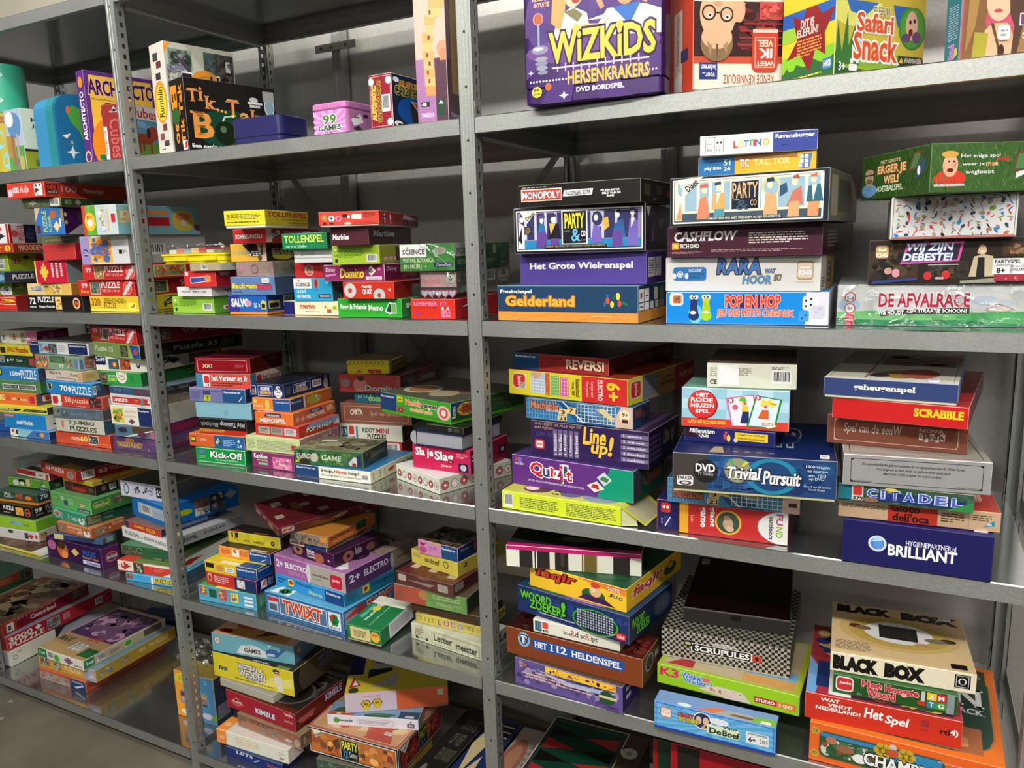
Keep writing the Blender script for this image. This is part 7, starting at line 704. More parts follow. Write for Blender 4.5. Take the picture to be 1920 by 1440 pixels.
('ae5', 'card_game_box', 'thin white and navy box just beneath the small orange domino box', 'card game box', 'games on the fourth shelf, middle bay', -0.5574, 0.151, 0.7279, -0.058, 0.1299, 0.1674, 0.0143, '', ['ddc', '987', '247'], {'F': 'r .4 0 1 1 247;tb .03 .2 .25 .9 322 Schmidt;r .28 .2 .38 .8 c33', 'R': 'tb .6 .2 .85 .9 322 SCHMIDT'}, []),
('ae6', 'domino_box', 'small orange domino box under the tilted dark red box', 'domino box', 'games on the fourth shelf, middle bay', -0.5469, 0.1543, 0.743, -0.011, 0.1258, 0.1934, 0.029, '', ['987', 'd73', 'c83'], {'F': 'z 0 0 1 1 987 876 a86 457 765;p e93 .8 .9 1 1 1 .5 .85 .4', 'R': 'tb .05 .55 .5 .85 632 DOMINO;tb .08 .15 .5 .45 ea6 PRENTEN;r .58 .3 .8 1 253;fl .7 .7 .04 .1 974'}, []),
('ae7', 'memory_game_box', 'dark red film-wrapped memory box tilted on top of the tall middle bay stack', 'memory game box', 'games on the fourth shelf, middle bay', -0.6154, 0.1976, 0.7728, -0.4831, 0.191, 0.3208, 0.0208, 'wrap', ['6b2028', '5f1a22', '701f28'], {'F': 'r .1 .2 .3 .8 a88;r .6 .1 .8 .9 a77;e .45 .6 .08 .2 b88', 'R': 'rr .03 .2 .13 .9 dba;ti .03 .3 .12 .8 b65 M;p cb9 .45 .4 .52 .8 .6 .8 .55 .3;t .46 .45 .58 .7 644 Ravens;r .9 .1 .97 .9 a97', 'T': 'r .15 .1 .3 .18 cba;r .6 .05 .72 .12 cba;r .1 .4 .22 .48 cba;r .4 .3 .52 .38 b99;r .7 .4 .82 .48 b99;r .3 .6 .42 .68 a88;r .65 .7 .77 .78 988;ti .3 .2 .6 .3 b74 memory;e .6 .85 .12 .06 976'}, []),
('af1', 'game_box', 'cream film-wrapped letter game box on the shelf against the middle post', 'game box', 'games on the fourth shelf, middle bay', -0.1466, 0.1177, 0.5398, -0.1122, 0.2122, 0.1052, 0.0419, 'wrap', ['ddb', 'bba', 'ccb'], {'F': 'l .05 .35 .2 .8 3 a98;t .06 .1 .25 .3 443 H;fr .3 .1 .98 .85 .008 aa9;tb .33 .3 .6 .75 554 Letter;tb .65 .2 .95 .6 332 meester', 'R': 'tb .7 .3 .98 .8 332 Le'}, []),
('af2', 'ludo_game_box', 'yellow spotted ludo box lying on the cream letter game box', 'ludo game box', 'games on the fourth shelf, middle bay', -0.1553, 0.1448, 0.5825, 0.012, 0.1832, 0.1242, 0.0244, 'wrap', ['dc5', 'cb3', 'ca4'], {'F': 'tob .35 .2 .4 .85 c55 ddd L;tob .44 .2 .52 .85 c55 ddd U;tob .55 .2 .62 .85 c86 ddd D;tob .65 .2 .74 .85 99a ddd O;dot .05 .3 .3 .8 4 2 885;dot .78 .3 .98 .8 3 2 885', 'R': 'dot .1 .3 .5 .8 3 2 885;tob .6 .3 .95 .8 553 cb3 LUDO'}, []),
('af3', 'game_box', 'plain dark brown box between the ludo box and film-wrapped red-green box', 'game box', 'games on the fourth shelf, middle bay', -0.1641, 0.1419, 0.6077, -0.0229, 0.1965, 0.1111, 0.0239, '', ['432', '221', '543'], {}, []),
('af4', 'game_box', 'red and green film-wrapped box under the brown memory box', 'game box', 'games on the fourth shelf, middle bay', -0.2007, 0.135, 0.6324, 0.0023, 0.2073, 0.1138, 0.042, 'wrap', ['7a5', '243', '765'], {'F': 'r 0 0 .45 1 b54;e .42 .65 .07 .3 b85;l .55 .55 .95 .85 2 cda;l .6 .2 .95 .4 2 bc9', 'R': 'tb .1 .5 .9 .8 235 JUEGO;l .1 .1 .9 .4 2 235'}, []),
('af5', 'memory_game_box', 'brown-red memory box in film with cream corner cards, right side of middle bay', 'memory game box', 'games on the fourth shelf, middle bay', -0.204, 0.158, 0.6752, -0.093, 0.174, 0.1677, 0.032, 'wrap', ['633', '522', '733'], {'F': 'rr .04 .3 .18 .85 cba;rr .74 .2 .92 .8 baa;tb .4 .7 .6 1 a77 memory;p a87 .2 .5 .7 .6 .6 .3', 'R': 'rr .03 .3 .25 .9 998', 'T': 'r .1 .2 .22 .35 dcb;r .42 .2 .55 .35 dcb;r .78 .15 .92 .32 dcb;r .3 .7 .4 .8 987'}, []),
('af6', 'puzzle_box', 'yellow box with dark lower-case lettering under the pink and navy box', 'puzzle box', 'puzzles on the fourth shelf, middle bay', -0.1937, 0.2091, 0.708, -0.2068, 0.1576, 0.1774, 0.0365, '', ['dc5', 'ba4', 'ba5'], {'F': 'tb .3 .35 .62 .75 653 unicef;c .76 .6 .25 653;c .76 .6 .18 dc5;l .05 .5 .2 .8 2 987', 'R': 'tb .1 .5 .2 .8 432 2;tb .4 .4 .8 .8 652 unicef'}, []),
('af7', 'card_game_box', 'pink and navy card game box topping the stack left of the middle post', 'card game box', 'games on the fourth shelf, middle bay', -0.1885, 0.1658, 0.7454, -0.1261, 0.1242, 0.1024, 0.0351, '', ['d9c', '136', '554'], {'F': 'r .6 0 1 1 258;tb .62 .6 .95 .85 eef Ravensburger;p a24 .04 .85 .2 .8 .15 .6 .06 .65;e .12 .3 .1 .25 c58;l .28 .3 .5 .7 3 c6a;r .3 .9 .6 1 dc4', 'R': 'tb .1 .6 .5 .85 88a Ravens;rr .6 .2 .95 .9 a57', 'T': 'z 0 0 1 1 543 654 776 332'}, []),
('ag1', 'card_game_box', 'open green card box with a cream label poking out over the shelf edge', 'card game box', 'games on the fourth shelf, middle bay', -0.3458, 0.0744, 0.5398, 0.0114, 0.0998, 0.1408, 0.0415, '', ['284', 'eee', '274'], {'F': 'r .1 .15 .7 .95 ed9;tb .74 .5 .95 .85 d46 Duk;tb .74 .25 .95 .5 36b Duk;l .2 .3 .6 .8 6 554;e .85 .55 .14 .35 fc4;tb .74 .5 .95 .85 d46 Junior;r 0 0 1 .08 ca8', 'R': 'r 0 0 .25 1 274;l .3 .15 .9 .85 7 889', 'T': 'ti .1 .25 .22 .95 7cc 36x;td .3 .2 .4 .9 dee kinderkwartet;td .55 .1 .62 .9 9c9 spelregels;c .3 .6 .08 dc4;c .3 .75 .08 dba;r 0 .75 1 1 eed'}, []),
('ah1', 'game_box', 'violet rippled box with orange text lines at the base of the lower left stack', 'game box', 'games on the fourth shelf, right bay', 0.1909, 0.0494, 0.5398, -0.059, 0.2512, 0.0953, 0.0605, '', ['659', '326', '543'], {'F': 'z 0 .0 1 1 659 98b 547 a9b 436;p abd .2 .8 .5 .45 .9 .55 .95 .7 .5 .62;z .3 .75 .95 1 fc4 e83 421 853;tb .2 .58 .5 .68 fcb Spelers strijden tegen elkaar.;tb .08 .46 .72 .56 fcb Hun kennis op gebied van film, muziek;tb .1 .34 .74 .44 fcb sport en algemene weetjes wordt getest.;e .87 .45 .07 .25 253;r .8 .42 .96 .52 dc9;t .05 .75 .12 .9 c85 rtv', 'R': 'l .2 .3 .7 .9 2 ccd'}, []),
('ah2', 'game_box', 'large brown box with a blue pill-shaped title band and shield badge', 'game box', 'games on the fourth shelf, right bay', 0.1973, 0.0616, 0.6011, -0.0421, 0.3134, 0.098, 0.0623, '', ['854020', '642', '422', 'a75'], {'F': 'rr .2 .4 .88 .78 25a;tbs .22 .47 .32 .7 fff HET;tbs .34 .47 .47 .74 fff 112;tbs .5 .46 .86 .7 fff HELDENSPEL;e .137 .65 .048 .28 8bd;p 346 .1 .82 .137 .86 .174 .82 .165 .55 .137 .42 .11 .55;p eee .112 .78 .137 .82 .162 .78 .155 .57 .137 .48 .12 .57;tb .115 .55 .16 .75 346 13', 'R': 'e .4 .6 .25 .3 8ab;e .4 .6 .2 .24 543;tb .75 .5 1 .75 dde HE', 'T': 'z .55 .05 1 1 522 933 411 732;z 0 0 .55 1 311 422 411'}, []),
('ah3', 'word_game_box', 'slim cream box with red and black lower-case lettering on the brown box', 'word game box', 'games on the fourth shelf, right bay', 0.2053, 0.1178, 0.6642, -0.0277, 0.1976, 0.2, 0.0294, '', ['eed', 'bba', 'dcb', 'eef'], {'F': 'r .02 .1 .1 .9 367;tb .05 .3 .09 .8 89b 12;rr .11 .4 .18 .92 d54;tb .11 .1 .18 .32 222 490;ts .36 .3 .45 .62 333 boa;ts .45 .3 .5 .75 c43 R;ts .5 .3 .54 .75 333 d;ts .56 .3 .62 .58 333 sc;ts .62 .3 .67 .75 c43 R;ts .68 .18 .76 .66 333 ipt'}, []),
('ah4', 'game_box', 'blue word search box with green letters and a lattice disc', 'game box', 'games on the fourth shelf, right bay', 0.2088, 0.1142, 0.6944, -0.1694, 0.2744, 0.1946, 0.06, '', ['236', '124', '246'], {'F': 'z 0 0 1 1 236 247 248 135 349;tob .03 .55 .33 .88 6c3 132 WOORD;tob .12 .25 .43 .6 6c3 132 ZOEKER;tob .42 .3 .46 .85 6c3 132 !;tb .22 .14 .54 .22 dde Een snel woordspel voor meerdere spelers;e .72 .45 .2 .46 4a3;e .72 .45 .185 .42 234;dot .56 .15 .88 .82 14 7 ccd;rr .9 .1 .98 .35 d33;tb .91 .15 .97 .28 fdd Goliath', 'R': 'tob .05 .45 .35 .8 6b3 132 WOORD;tob .15 .15 .45 .5 6b3 132 ZOEKER;e .75 .5 .2 .4 345;dot .6 .25 .9 .75 8 5 667', 'T': 'e .3 .1 .25 .06 6a3;e .6 .1 .25 .08 a7c'}, []),
('ah5', 'game_box', 'yellow game box with red curly letters and a turbaned man on a carpet', 'game box', 'games on the fourth shelf, right bay', 0.2228, 0.1529, 0.7552, -0.1633, 0.2351, 0.2565, 0.0504, '', ['fc3', 'eb2', '253'], {'F': 'p e83 .5 1 1 1 1 .7 .75 .8;tobi .05 .45 .52 .98 c43 311 faqir;e .68 .35 .12 .3 363;p 425 .52 .1 .9 .05 .8 .3 .6 .35;e .7 .55 .06 .25 eb8;e .7 .82 .045 .13 d43;e .68 .6 .025 .1 eda;tob .82 .75 .95 .92 eee c43 TACTIC;tb .83 .5 .87 .65 236 J;tb .88 .48 .92 .63 36a U;tb .93 .45 .97 .6 236 O', 'R': 'tobi .08 .3 .65 .85 c43 fed faqir;e .78 .45 .12 .25 353;e .78 .7 .04 .1 c43;e .78 .6 .05 .12 ca7', 'T': 'z 0 0 1 1 253 364 142 364'}, []),
('ah6', 'game_box', 'magenta-topped box with vertical black, white and gold stripes', 'game box', 'games on the fourth shelf, right bay', 0.16, 0.1697, 0.8065, 0.2179, 0.2861, 0.26, 0.048, '', ['eed', '322', '222'], {'F': 'r .1 0 .2 1 322;r .215 0 .225 1 322;r .235 0 .33 1 322;r .37 0 .47 1 322;r .415 .2 .44 .8 443;r .57 0 .69 1 763;r .58 0 .59 1 dcb;r .68 0 .69 1 dcb;r .8 0 .92 1 322;r 0 .82 1 1 c27', 'R': 'r 0 .82 1 1 a26', 'T': 'r 0 0 1 .06 c27;z 0 .06 1 1 222 332 443 211;e .5 .2 .12 .06 554;ti .25 .7 .4 .85 bba Stat'}, []),
('ai1', 'game_box', 'sky blue sunburst box with a crown badge standing at the lower shelf edge', 'game box', 'games on the fourth shelf, right bay', 0.4963, 0.0061, 0.5398, 0.0305, 0.2274, 0.0408, 0.0582, '', ['5ad', '247', '79c', '68d'], {'F': 'sb .5 .5 7be 16;fr .01 .04 .99 .97 .006 36b;r 0 0 1 .1 24a;rr .05 .45 .15 .85 965;rr .055 .48 .145 .82 ecb;tb .06 .52 .14 .63 fff KING;p fff .08 .75 .08 .68 .12 .68 .12 .75 .1 .71;c .41 .65 .32 eee;c .41 .65 .28 236;e .38 .65 .025 .15 db9;e .44 .65 .025 .15 db9;p d96 .4 .4 .44 .6 .43 .35;tob .2 .62 .34 .78 d44 611 CRAZY;tob .21 .48 .38 .64 dc4 532 BOBBIE;rr .45 .25 .72 .6 dec;tob .47 .28 .57 .5 232 cdb De;tob .58 .28 .72 .5 232 cdb Boef;tb .58 .52 .7 .65 232 Vang;e .55 .75 .08 .12 eef;r .77 .25 .95 .65 eee;tb .78 .56 .94 .63 332 AVONTURENSPEL;tb .79 .3 .85 .48 111 6+;t .88 .32 .94 .5 333 2 tot 4', 'T': 'p d74 .35 0 .55 0 .6 .5 .5 .5;p aaa .5 0 .9 0 .8 .5 .6 .5;e .25 .15 .06 .15 dee;e .75 .2 .12 .1 754;p 7b4 .8 0 1 0 1 .5 .85 .5;r .88 .03 .96 .25 eed'}, []),
('ai2', 'game_box', 'lime green shop game box open-topped below the checkered box', 'game box', 'games on the fourth shelf, right bay', 0.5085, 0.1441, 0.5988, -0.0146, 0.2735, 0.2043, 0.0419, '', ['9c2', '888', 'ab3'], {'F': 'tb .02 .45 .16 .9 d26 K3;tob .18 .55 .33 .88 37c eee Winkel;tob .2 .28 .41 .6 37c eee Wedstrijd;p d67 .34 .6 .38 .6 .39 .8 .33 .8;p dcb .3 .2 .45 .55 .62 .5 .68 .05 .5 0;z .36 .15 .62 .48 dcb a86 edc b95;r .7 .2 .85 .5 b33;r .85 .2 .98 .5 d73;tb .71 .26 .84 .42 fff STUDIO;tb .87 .24 .96 .42 fec 100', 'T': 'r .04 .04 .96 .96 ba8;p a33 .05 .05 .25 .05 .25 .3;r .6 .05 .96 .2 c95;r .6 .2 .96 .35 7ac;grid .5 .35 .95 .95 987 3 4'}, []),
('ai3', 'game_box', 'black and white checkered party game box with a red fork square', 'game box', 'games on the fourth shelf, right bay', 0.487, 0.216, 0.6415, 0.0547, 0.2495, 0.2707, 0.0632, 'tray=bba,.08', ['322', '443', '332'], {'F': "chk 0 .0 1 1 baa 221 44 10;dot .01 .97 .99 .99 44 1 eee;rr .24 .28 .72 .62 eee;rr .25 .3 .71 .6 211;tbs .27 .34 .7 .56 fff SCRUPULES;rr .18 .48 .25 .68 221;e .215 .58 .025 .05 cc8;p d43 .72 .35 .79 .33 .79 .55 .72 .56;e .755 .44 .015 .07 311;e .5 .7 .1 .06 ddc;t .42 .67 .58 .73 433 'N KWESTIE VAN", 'R': 'chk 0 0 1 1 665 221 26 8', 'T': 'chk 0 0 1 1 887 221 36 30'}, []),
('ai4', 'game_box', 'plain glossy black box with a white sticker on the checkered box', 'game box', 'games on the fourth shelf, right bay', 0.4914, 0.2615, 0.7055, 0.1138, 0.2088, 0.27, 0.032, '', ['2a2826', '111', '100'], {'F': 'r .46 .5 .55 .95 110;r 0 .93 1 1 544'}, ['price_sticker T .08 .9 .08 .1 999']),
('aj1', 'game_box', 'bright orange racing game box with leaf corners at the bottom of its stack', 'game box', 'games on the fourth shelf, right bay', 0.8189, 0.1713, 0.5398, -0.0127, 0.3016, 0.3285, 0.0758, '', ['e62', 'a43', 'e72'], {'F': 'fl .03 .8 .025 .1 ca4;fl .03 .2 .025 .1 ca4;rr .05 .14 .72 .85 964;rr .055 .16 .715 .83 353;r .06 .5 .7 .8 38b;z .06 .2 .4 .7 353 475 853 364 dcc;e .12 .65 .03 .1 b75;e .2 .5 .05 .1 964;e .28 .35 .04 .12 eee;c .45 .85 .08 ccc;fl .4 .72 .05 .2 ca3;fl .52 .7 .05 .2 ca3;tobs .3 .25 .75 .58 fff 221 CHAMPION;t .68 .75 .95 .8 ecd Champion of the track;e .45 .72 .03 .1 c53', 'T': 'rr .03 .04 .97 .96 a74;rr .04 .05 .96 .95 243;tbs .6 .52 .93 .72 fff ON;tbs .7 .44 .93 .5 fff TRACK;z .1 .06 .9 .3 a64 c86 353 e95;z .4 .75 .95 .95 343 754 aaa'}, []),
('aj2', 'game_box', 'red quiz box with white lettering and a small violet dot crest', 'game box', 'games on the fourth shelf, right bay', 0.7728, 0.1584, 0.6164, 0.0536, 0.2496, 0.27, 0.0509, '', ['c32', '611', 'a34', 'd87'], {'F': 'tb .1 .78 .23 .92 fff WAT;tb .15 .6 .31 .73 fff VINDT;tb .07 .42 .37 .57 fff NEDERLAND?;tobi .39 .45 .52 .85 fff c32 Het;tobi .52 .3 .68 .72 fff c32 Spel;dot .75 .55 .8 .8 4 4 435;tb .75 .38 .8 .44 435 tupla;tb .87 .4 .93 .62 311 rtl;tb .93 .38 .98 .65 fff 4)', 'T': 'p 7ad 0 0 .06 0 .1 .3 .0 .5;r .06 .1 .16 .45 236;r .15 .02 .3 .35 eee;z .3 .02 .95 .5 423 932 ca5 544;z .0 .5 .5 1 933 236 ca6 754'}, []),
('aj3', 'word_game_box', 'green word game box with red letters and four coloured letter tiles', 'word game box', 'games on the fourth shelf, right bay', 0.7916, 0.1586, 0.6681, 0.0482, 0.1966, 0.24, 0.0367, '', ['252', '755', '363'], {'F': 'rr .02 .15 .17 .95 eee;rr .03 .22 .16 .88 c33;tb .05 .5 .15 .7 fee Jumbo;t .2 .1 .24 .2 ccc 431;tobs .23 .6 .4 .95 c34 fbb Het;tobs .42 .45 .7 .92 c34 fbb Hoogste;tobs .28 .1 .52 .55 c34 fbb Woord;r .72 .3 .75 .95 ccc;e .73 .3 .04 .12 c33;r .76 .1 .92 .98 332;r .765 .55 .84 .95 ec3;r .84 .55 .915 .95 c33;r .765 .12 .84 .53 388;r .84 .12 .915 .53 493;tb .785 .62 .82 .85 fff A;tb .855 .62 .9 .85 fff M;tb .785 .22 .82 .45 fff T;tb .855 .2 .9 .45 fff G;r .92 0 .98 1 899'}, []),
('aj4', 'game_box', 'cream box with heavy black lettering and an oval table picture on its lid', 'game box', 'games on the fourth shelf, right bay', 0.7992, 0.1552, 0.7056, 0.0757, 0.2293, 0.2102, 0.0367, '', ['ece3c8', 'e4d8b8', 'e9c996', 'f4ecd8'], {'F': 'tbo .02 .15 .33 .85 111 110 BLACK;tbo .39 .15 .65 .85 111 110 BOX;r .86 .2 .965 .9 111;fr .87 .25 .955 .85 .004 ddd;c .912 .55 .18 ddd;p 111 .9 .4 .925 .4 .93 .6 .912 .7 .895 .6', 'T': 'e .5 .52 .45 .34 db7;e .5 .52 .38 .28 ca5;e .5 .52 .3 .22 ba4;e .5 .52 .26 .2 eee;r .36 .4 .64 .64 211;grid .36 .4 .64 .64 433 8 8;tbo .04 .82 .45 .96 111 110 BLACK;tbo .55 .82 .95 .96 111 110 BOX;t .04 .97 .3 .995 543 Waddingtons;e .18 .56 .05 .04 532;e .24 .54 .06 .04 865;e .86 .5 .06 .04 432;e .77 .47 .08 .04 876;e .68 .36 .07 .03 c96;l .03 .08 .3 .25 7 876;r .84 .04 .95 .12 111;c .37 .65 .01 d43;e .5 .65 .01 .01 ec4'}, ['price_sticker T .87 .93 .09 .06 eee']),
('ba1', 'puzzle_box', "plain cream box at the base of the bottom shelf's leftmost stack", 'puzzle box', 'puzzles on the bottom shelf, left bay', -2.137, 0.1245, 0.0598, 0.0835, 0.2992, 0.1754, 0.0568, '', ['ccc', 'ddc', 'ccb'], {'R': 'c .1 .5 .15 333;c .1 .5 .12 ddc;l .15 .7 .25 .85 1 998'}, []),
('ba2', 'puzzle_box', 'red 3000 puzzle box with white slab letters on the bottom shelf', 'puzzle box', 'puzzles on the bottom shelf, left bay', -2.1436, 0.2542, 0.1174, 0.0793, 0.2797, 0.4327, 0.0523, '', ['b33', 'a23', '889'], {'R': 'tbs .01 .5 .22 .9 edd 3000;j .24 .55 .3 .95 eee;tbs .01 .1 .32 .5 edd PUZZLE;z .35 .1 .47 .9 9ab 654 874 465;l .5 .3 .57 .8 6 dbb;k .82 .2 .9 .75;rr .93 .3 .99 .85 c66;rr .935 .37 .985 .78 822', 'T': 'r 0 0 1 1 889'}, []),
('ba3', 'puzzle_box', 'dark red puzzle box with a brown village lid picture, bottom shelf left', 'puzzle box', 'puzzles on the bottom shelf, left bay', -2.1451, 0.2125, 0.1705, 0.1165, 0.2386, 0.3552, 0.0436, '', ['b43', '712', '643'], {'F': 'c .95 .5 .2 d76;c .95 .5 .15 b43', 'R': 'r 0 0 .15 1 a32;r .04 .1 .12 .85 dcc;r .055 .25 .09 .65 555;tbs .3 .3 .6 .7 ecc Castorland;ti .15 .75 .6 1 b87 puzzel;r .7 0 1 1 812;z .8 .2 .97 .9 655 887 543', 'T': 'z 0 0 1 1 643 875 432 ba7 557 865 321'}, []),
('ba4', 'puzzle_box', 'dark green and orange puzzle box high on the leftmost bottom stack', 'puzzle box', 'puzzles on the bottom shelf, left bay', -2.3777, 0.2402, 0.2149, 0.1408, 0.1901, 0.1776, 0.058, '', ['432', '253', '243'], {'R': 'r 0 .4 .7 1 843;tb .15 .5 .5 .9 a64 1000;rr .8 .25 .98 .8 855;rr .82 .3 .96 .75 332'}, []),
('bb4', 'puzzle_box', 'white box with dark numerals between the red stack and pale picture puzzle', 'puzzle box', 'puzzles on the bottom shelf, left bay', -1.9745, 0.3165, 0.0598, 0.737, 0.1237, 0.16, 0.0413, '', ['bba', '224', '99a'], {'F': 'r .0 .3 .2 .9 443;tb .35 .45 .9 .85 454 12000', 'R': 'r 0 .3 1 1 224'}, []),
('bb1', 'puzzle_box', "orange film-wrapped puzzle box lowest of the bottom shelf's centre stack", 'puzzle box', 'puzzles on the bottom shelf, left bay', -1.6995, 0.2131, 0.0598, 0.0293, 0.2393, 0.3208, 0.0414, 'wrap', ['d64', 'b53', 'c75'], {'F': 'z 0 0 .65 .75 baa 998 d64 caa;r .68 0 1 .9 247;p dde .75 .2 .95 .6 .97 .5 .8 .1;tb .72 .6 .95 .85 bbd Ravens', 'R': 'tb .03 .3 .2 .7 632 PUZZLE'}, []),
('bb2', 'puzzle_box', 'mustard 99 puzzle box below the pale picture puzzle on the bottom shelf', 'puzzle box', 'puzzles on the bottom shelf, left bay', -1.6797, 0.2218, 0.102, 0.0445, 0.2873, 0.3247, 0.0447, '', ['da4', 'b93', '79a'], {'F': 'z .03 .2 .2 .9 a86 ccb 654;z .27 .15 .4 .9 a86 ccb 654;tb .47 .3 .75 .7 fda PUZZLE;r .8 0 1 1 aab;p ccc .85 .2 1 .3 .95 .7', 'R': 'z .03 .25 .2 .85 a96 ccb 764 79a;z .28 .3 .4 .85 a96 ccb 764;tb .52 .4 .6 .75 dc9 99;tb .65 .4 .9 .75 dc9 PUZZLE'}, []),
('bb3', 'puzzle_box', "pale puzzle box with a pink and purple lid picture topping the bottom shelf's centre stack", 'puzzle box', 'puzzles on the bottom shelf, left bay', -1.6813, 0.2075, 0.1475, 0.0162, 0.2394, 0.3206, 0.035, '', ['eed', 'cb9', 'cb9'], {'F': 'r 0 .05 .2 1 385;tb .03 .4 .16 .7 dee Trefl;k .22 .15 .35 .9;e .42 .4 .08 .5 bd9;e .42 .4 .05 .35 5a4;j .58 .1 .78 .9 958;l .8 .15 .97 .4 1 666', 'R': 'r 0 .1 .12 .95 385;tb .02 .35 .11 .7 dee Trefl;k .15 .15 .25 .85;e .52 .5 .06 .4 bd9;e .52 .5 .04 .28 5a4;l .3 .3 .42 .7 3 665;r .72 .2 .95 .9 655', 'T': 'r 0 0 1 .35 b96;tb .05 .2 .3 .3 443 MAXI;r .75 .05 1 .2 263;tob .45 .1 .7 .25 ddd 998 100;z .02 .35 .97 .95 536 c9b 757 97b 324 d8a 656;ti .5 .3 .75 .42 c44 Love'}, []),
('bb5', 'puzzle_box', 'small navy box lying at the back of the bottom shelf', 'puzzle box', 'puzzles on the bottom shelf, left bay', -1.7658, 0.5096, 0.0598, 0.1854, 0.1776, 0.0797, 0.0349, '', ['235', '224', '347'], {}, []),
('bc1', 'toy_box', "tall box with yellow and blue children's pictures in a clear bag by the left post", 'toy box', 'games on the bottom shelf, left bay', -1.1114, 0.1423, 0.0598, 0.0451, 0.1654, 0.0693, 0.1542, '', ['fa3', '345', 'ca4'], {'F': 'r .55 0 1 1 59c;e .22 .85 .2 .12 ed4;l .1 .8 .3 .92 4 ba3;r .12 .3 .32 .58 48b;e .2 .42 .06 .1 db9;e .2 .5 .07 .05 744;r .15 .3 .26 .38 c99;e .22 .12 .12 .06 eee;r .62 .35 .85 .68 6ad;e .73 .55 .06 .08 eb9;e .73 .6 .07 .03 ca5;e .73 .45 .08 .08 a87;r .68 .36 .8 .4 443;e .78 .15 .14 .07 dde;p 7b3 .85 .1 1 .1 1 .25 .92 .2;t .75 .85 .85 .93 adf 2', 'R': 'r .1 .1 .8 .4 889;e .3 .85 .1 .06 733;e .6 .75 .12 .06 744;e .4 .6 .1 .05 547;p 695 .0 .1 .1 .3 .2 .1'}, []),
('bd1', 'game_box', "navy box with white lettering lowest in the bottom shelf's left stack, middle bay", 'game box', 'games on the bottom shelf, middle bay', -0.7935, 0.0668, 0.0598, 0.0271, 0.2105, 0.0782, 0.0286, '', ['237', '125', '346'], {'F': 'tb .2 .6 .5 .95 dde LETS;p 9bd .5 .3 .6 .7 .62 .6 .52 .25;tb .75 .3 .95 .7 b55 kro'}, []),
('bd2', 'game_box', 'white box with an orange end and pale text above the navy box', 'game box', 'games on the bottom shelf, middle bay', -0.8028, 0.0658, 0.0892, 0.0449, 0.2632, 0.0624, 0.0434, '', ['eed', 'dcc', 'dcc'], {'F': 'r 0 0 .14 1 f94;t .03 .35 .11 .6 fda HABA;ti .28 .65 .6 .8 eb7 Memory voor jong en oud;ti .27 .48 .62 .62 eb7 kinderen leren ermee;ti .28 .3 .6 .44 eb7 kaarten en spelen;tb .88 .15 .95 .35 744 4+;l .87 .45 .96 .7 3 cba', 'T': 'r 0 0 .14 1 e94;t .03 .3 .11 .6 fda HABA'}, []),
('bd3', 'game_box', 'brown-orange film-wrapped box beneath the deep red box with white capitals', 'game box', 'games on the bottom shelf, middle bay', -0.7571, 0.085, 0.1334, -0.032, 0.245, 0.05, 0.0421, 'wrap', ['a65', '654', '986'], {'F': 'r 0 0 1 .12 a98;r .05 .15 .9 .85 b75;tb .35 .25 .7 .7 888 PENTIMO;p ccc .75 .3 .82 .2 .88 .4 .8 .5;e .08 .7 .06 .2 776;e .95 .4 .04 .3 cb9;l .2 .6 .6 .9 2 443', 'R': 'e .3 .5 .1 .3 998'}, []),
('bd4', 'game_box', 'deep red box with white blue-outlined capitals on the bottom shelf, middle bay', 'game box', 'games on the bottom shelf, middle bay', -0.7907, 0.1687, 0.1763, -0.0416, 0.2763, 0.1991, 0.0546, '', ['a23', '611', '521'], {'F': 'p c56 .04 .45 .28 .45 .24 .3 .15 .15 .08 .3;r .05 .38 .27 .4 a23;tb .1 .4 .24 .55 edd PLANES;t .14 .62 .2 .72 edd Disney;tob .44 .25 .72 .55 eef 236 KIMBLE;tob .86 .75 .98 .9 fee a23 TACTIC;tob .85 .38 .97 .5 daa a23 TACTIC', 'R': 'tb .08 .3 .35 .6 c99 PLANES;p b55 .03 .55 .4 .6 .35 .4 .15 .25;tob .6 .5 .95 .9 bbd 112 KIMBLE', 'T': 'z .3 .1 1 1 322 433 544 211;e .7 .4 .25 .3 655;e .7 .4 .22 .26 322;p 336 .35 .15 .7 .4 .65 .5 .3 .25'}, []),
('bd5', 'game_tray', 'shallow white tray jutting out under the yellow quiz box', 'game tray', 'games on the bottom shelf, middle bay', -0.8519, 0.1116, 0.2317, -0.0251, 0.2136, 0.0648, 0.0237, '', ['bba', 'ccb', 'aaa'], {}, []),
('bd6', 'quiz_box', 'yellow and black quiz box with a suited singer drawing, bottom shelf', 'quiz box', 'games on the bottom shelf, middle bay', -0.839, 0.199, 0.2563, 0.0398, 0.3007, 0.2148, 0.0764, '', ['ed3', '543', '332'], {'F': 'p fe7 .5 0 1 .3 1 .7 .6 .3;tob .31 .5 .64 .8 fff 223 WETEN &;tob .33 .28 .66 .58 fff 223 WEDDEN;r .42 .2 .6 .3 78a;t .44 .2 .58 .28 eee PARTY GAME;tb .27 .08 .75 .15 443 WED SLIM OF VERLIES AL JE GEWONNEN KENNIS;rr .07 .32 .12 .48 222;rr .13 .32 .18 .48 678;tb .085 .34 .11 .46 fff f;e .8 .85 .04 .08 321;e .81 .75 .03 .1 eca;r .78 .76 .84 .79 221;p eed .77 .3 .87 .3 .86 .65 .78 .65;p eed .7 .4 .74 .55 .78 .5;p eed .95 .4 .9 .55 .86 .5;p eed .8 .05 .88 .05 .87 .35 .8 .35', 'R': 'p 221 0 0 .16 0 .1 .5 .14 1 0 1;tob .5 .35 .85 .65 778 221 WEDDEN;tob .48 .6 .8 .9 778 221 WETEN;l .3 .1 .95 .16 1 443', 'T': 'r 0 0 1 .06 221;tb .5 .01 .7 .05 dde speciale editie;r .8 0 .95 .06 893'}, []),
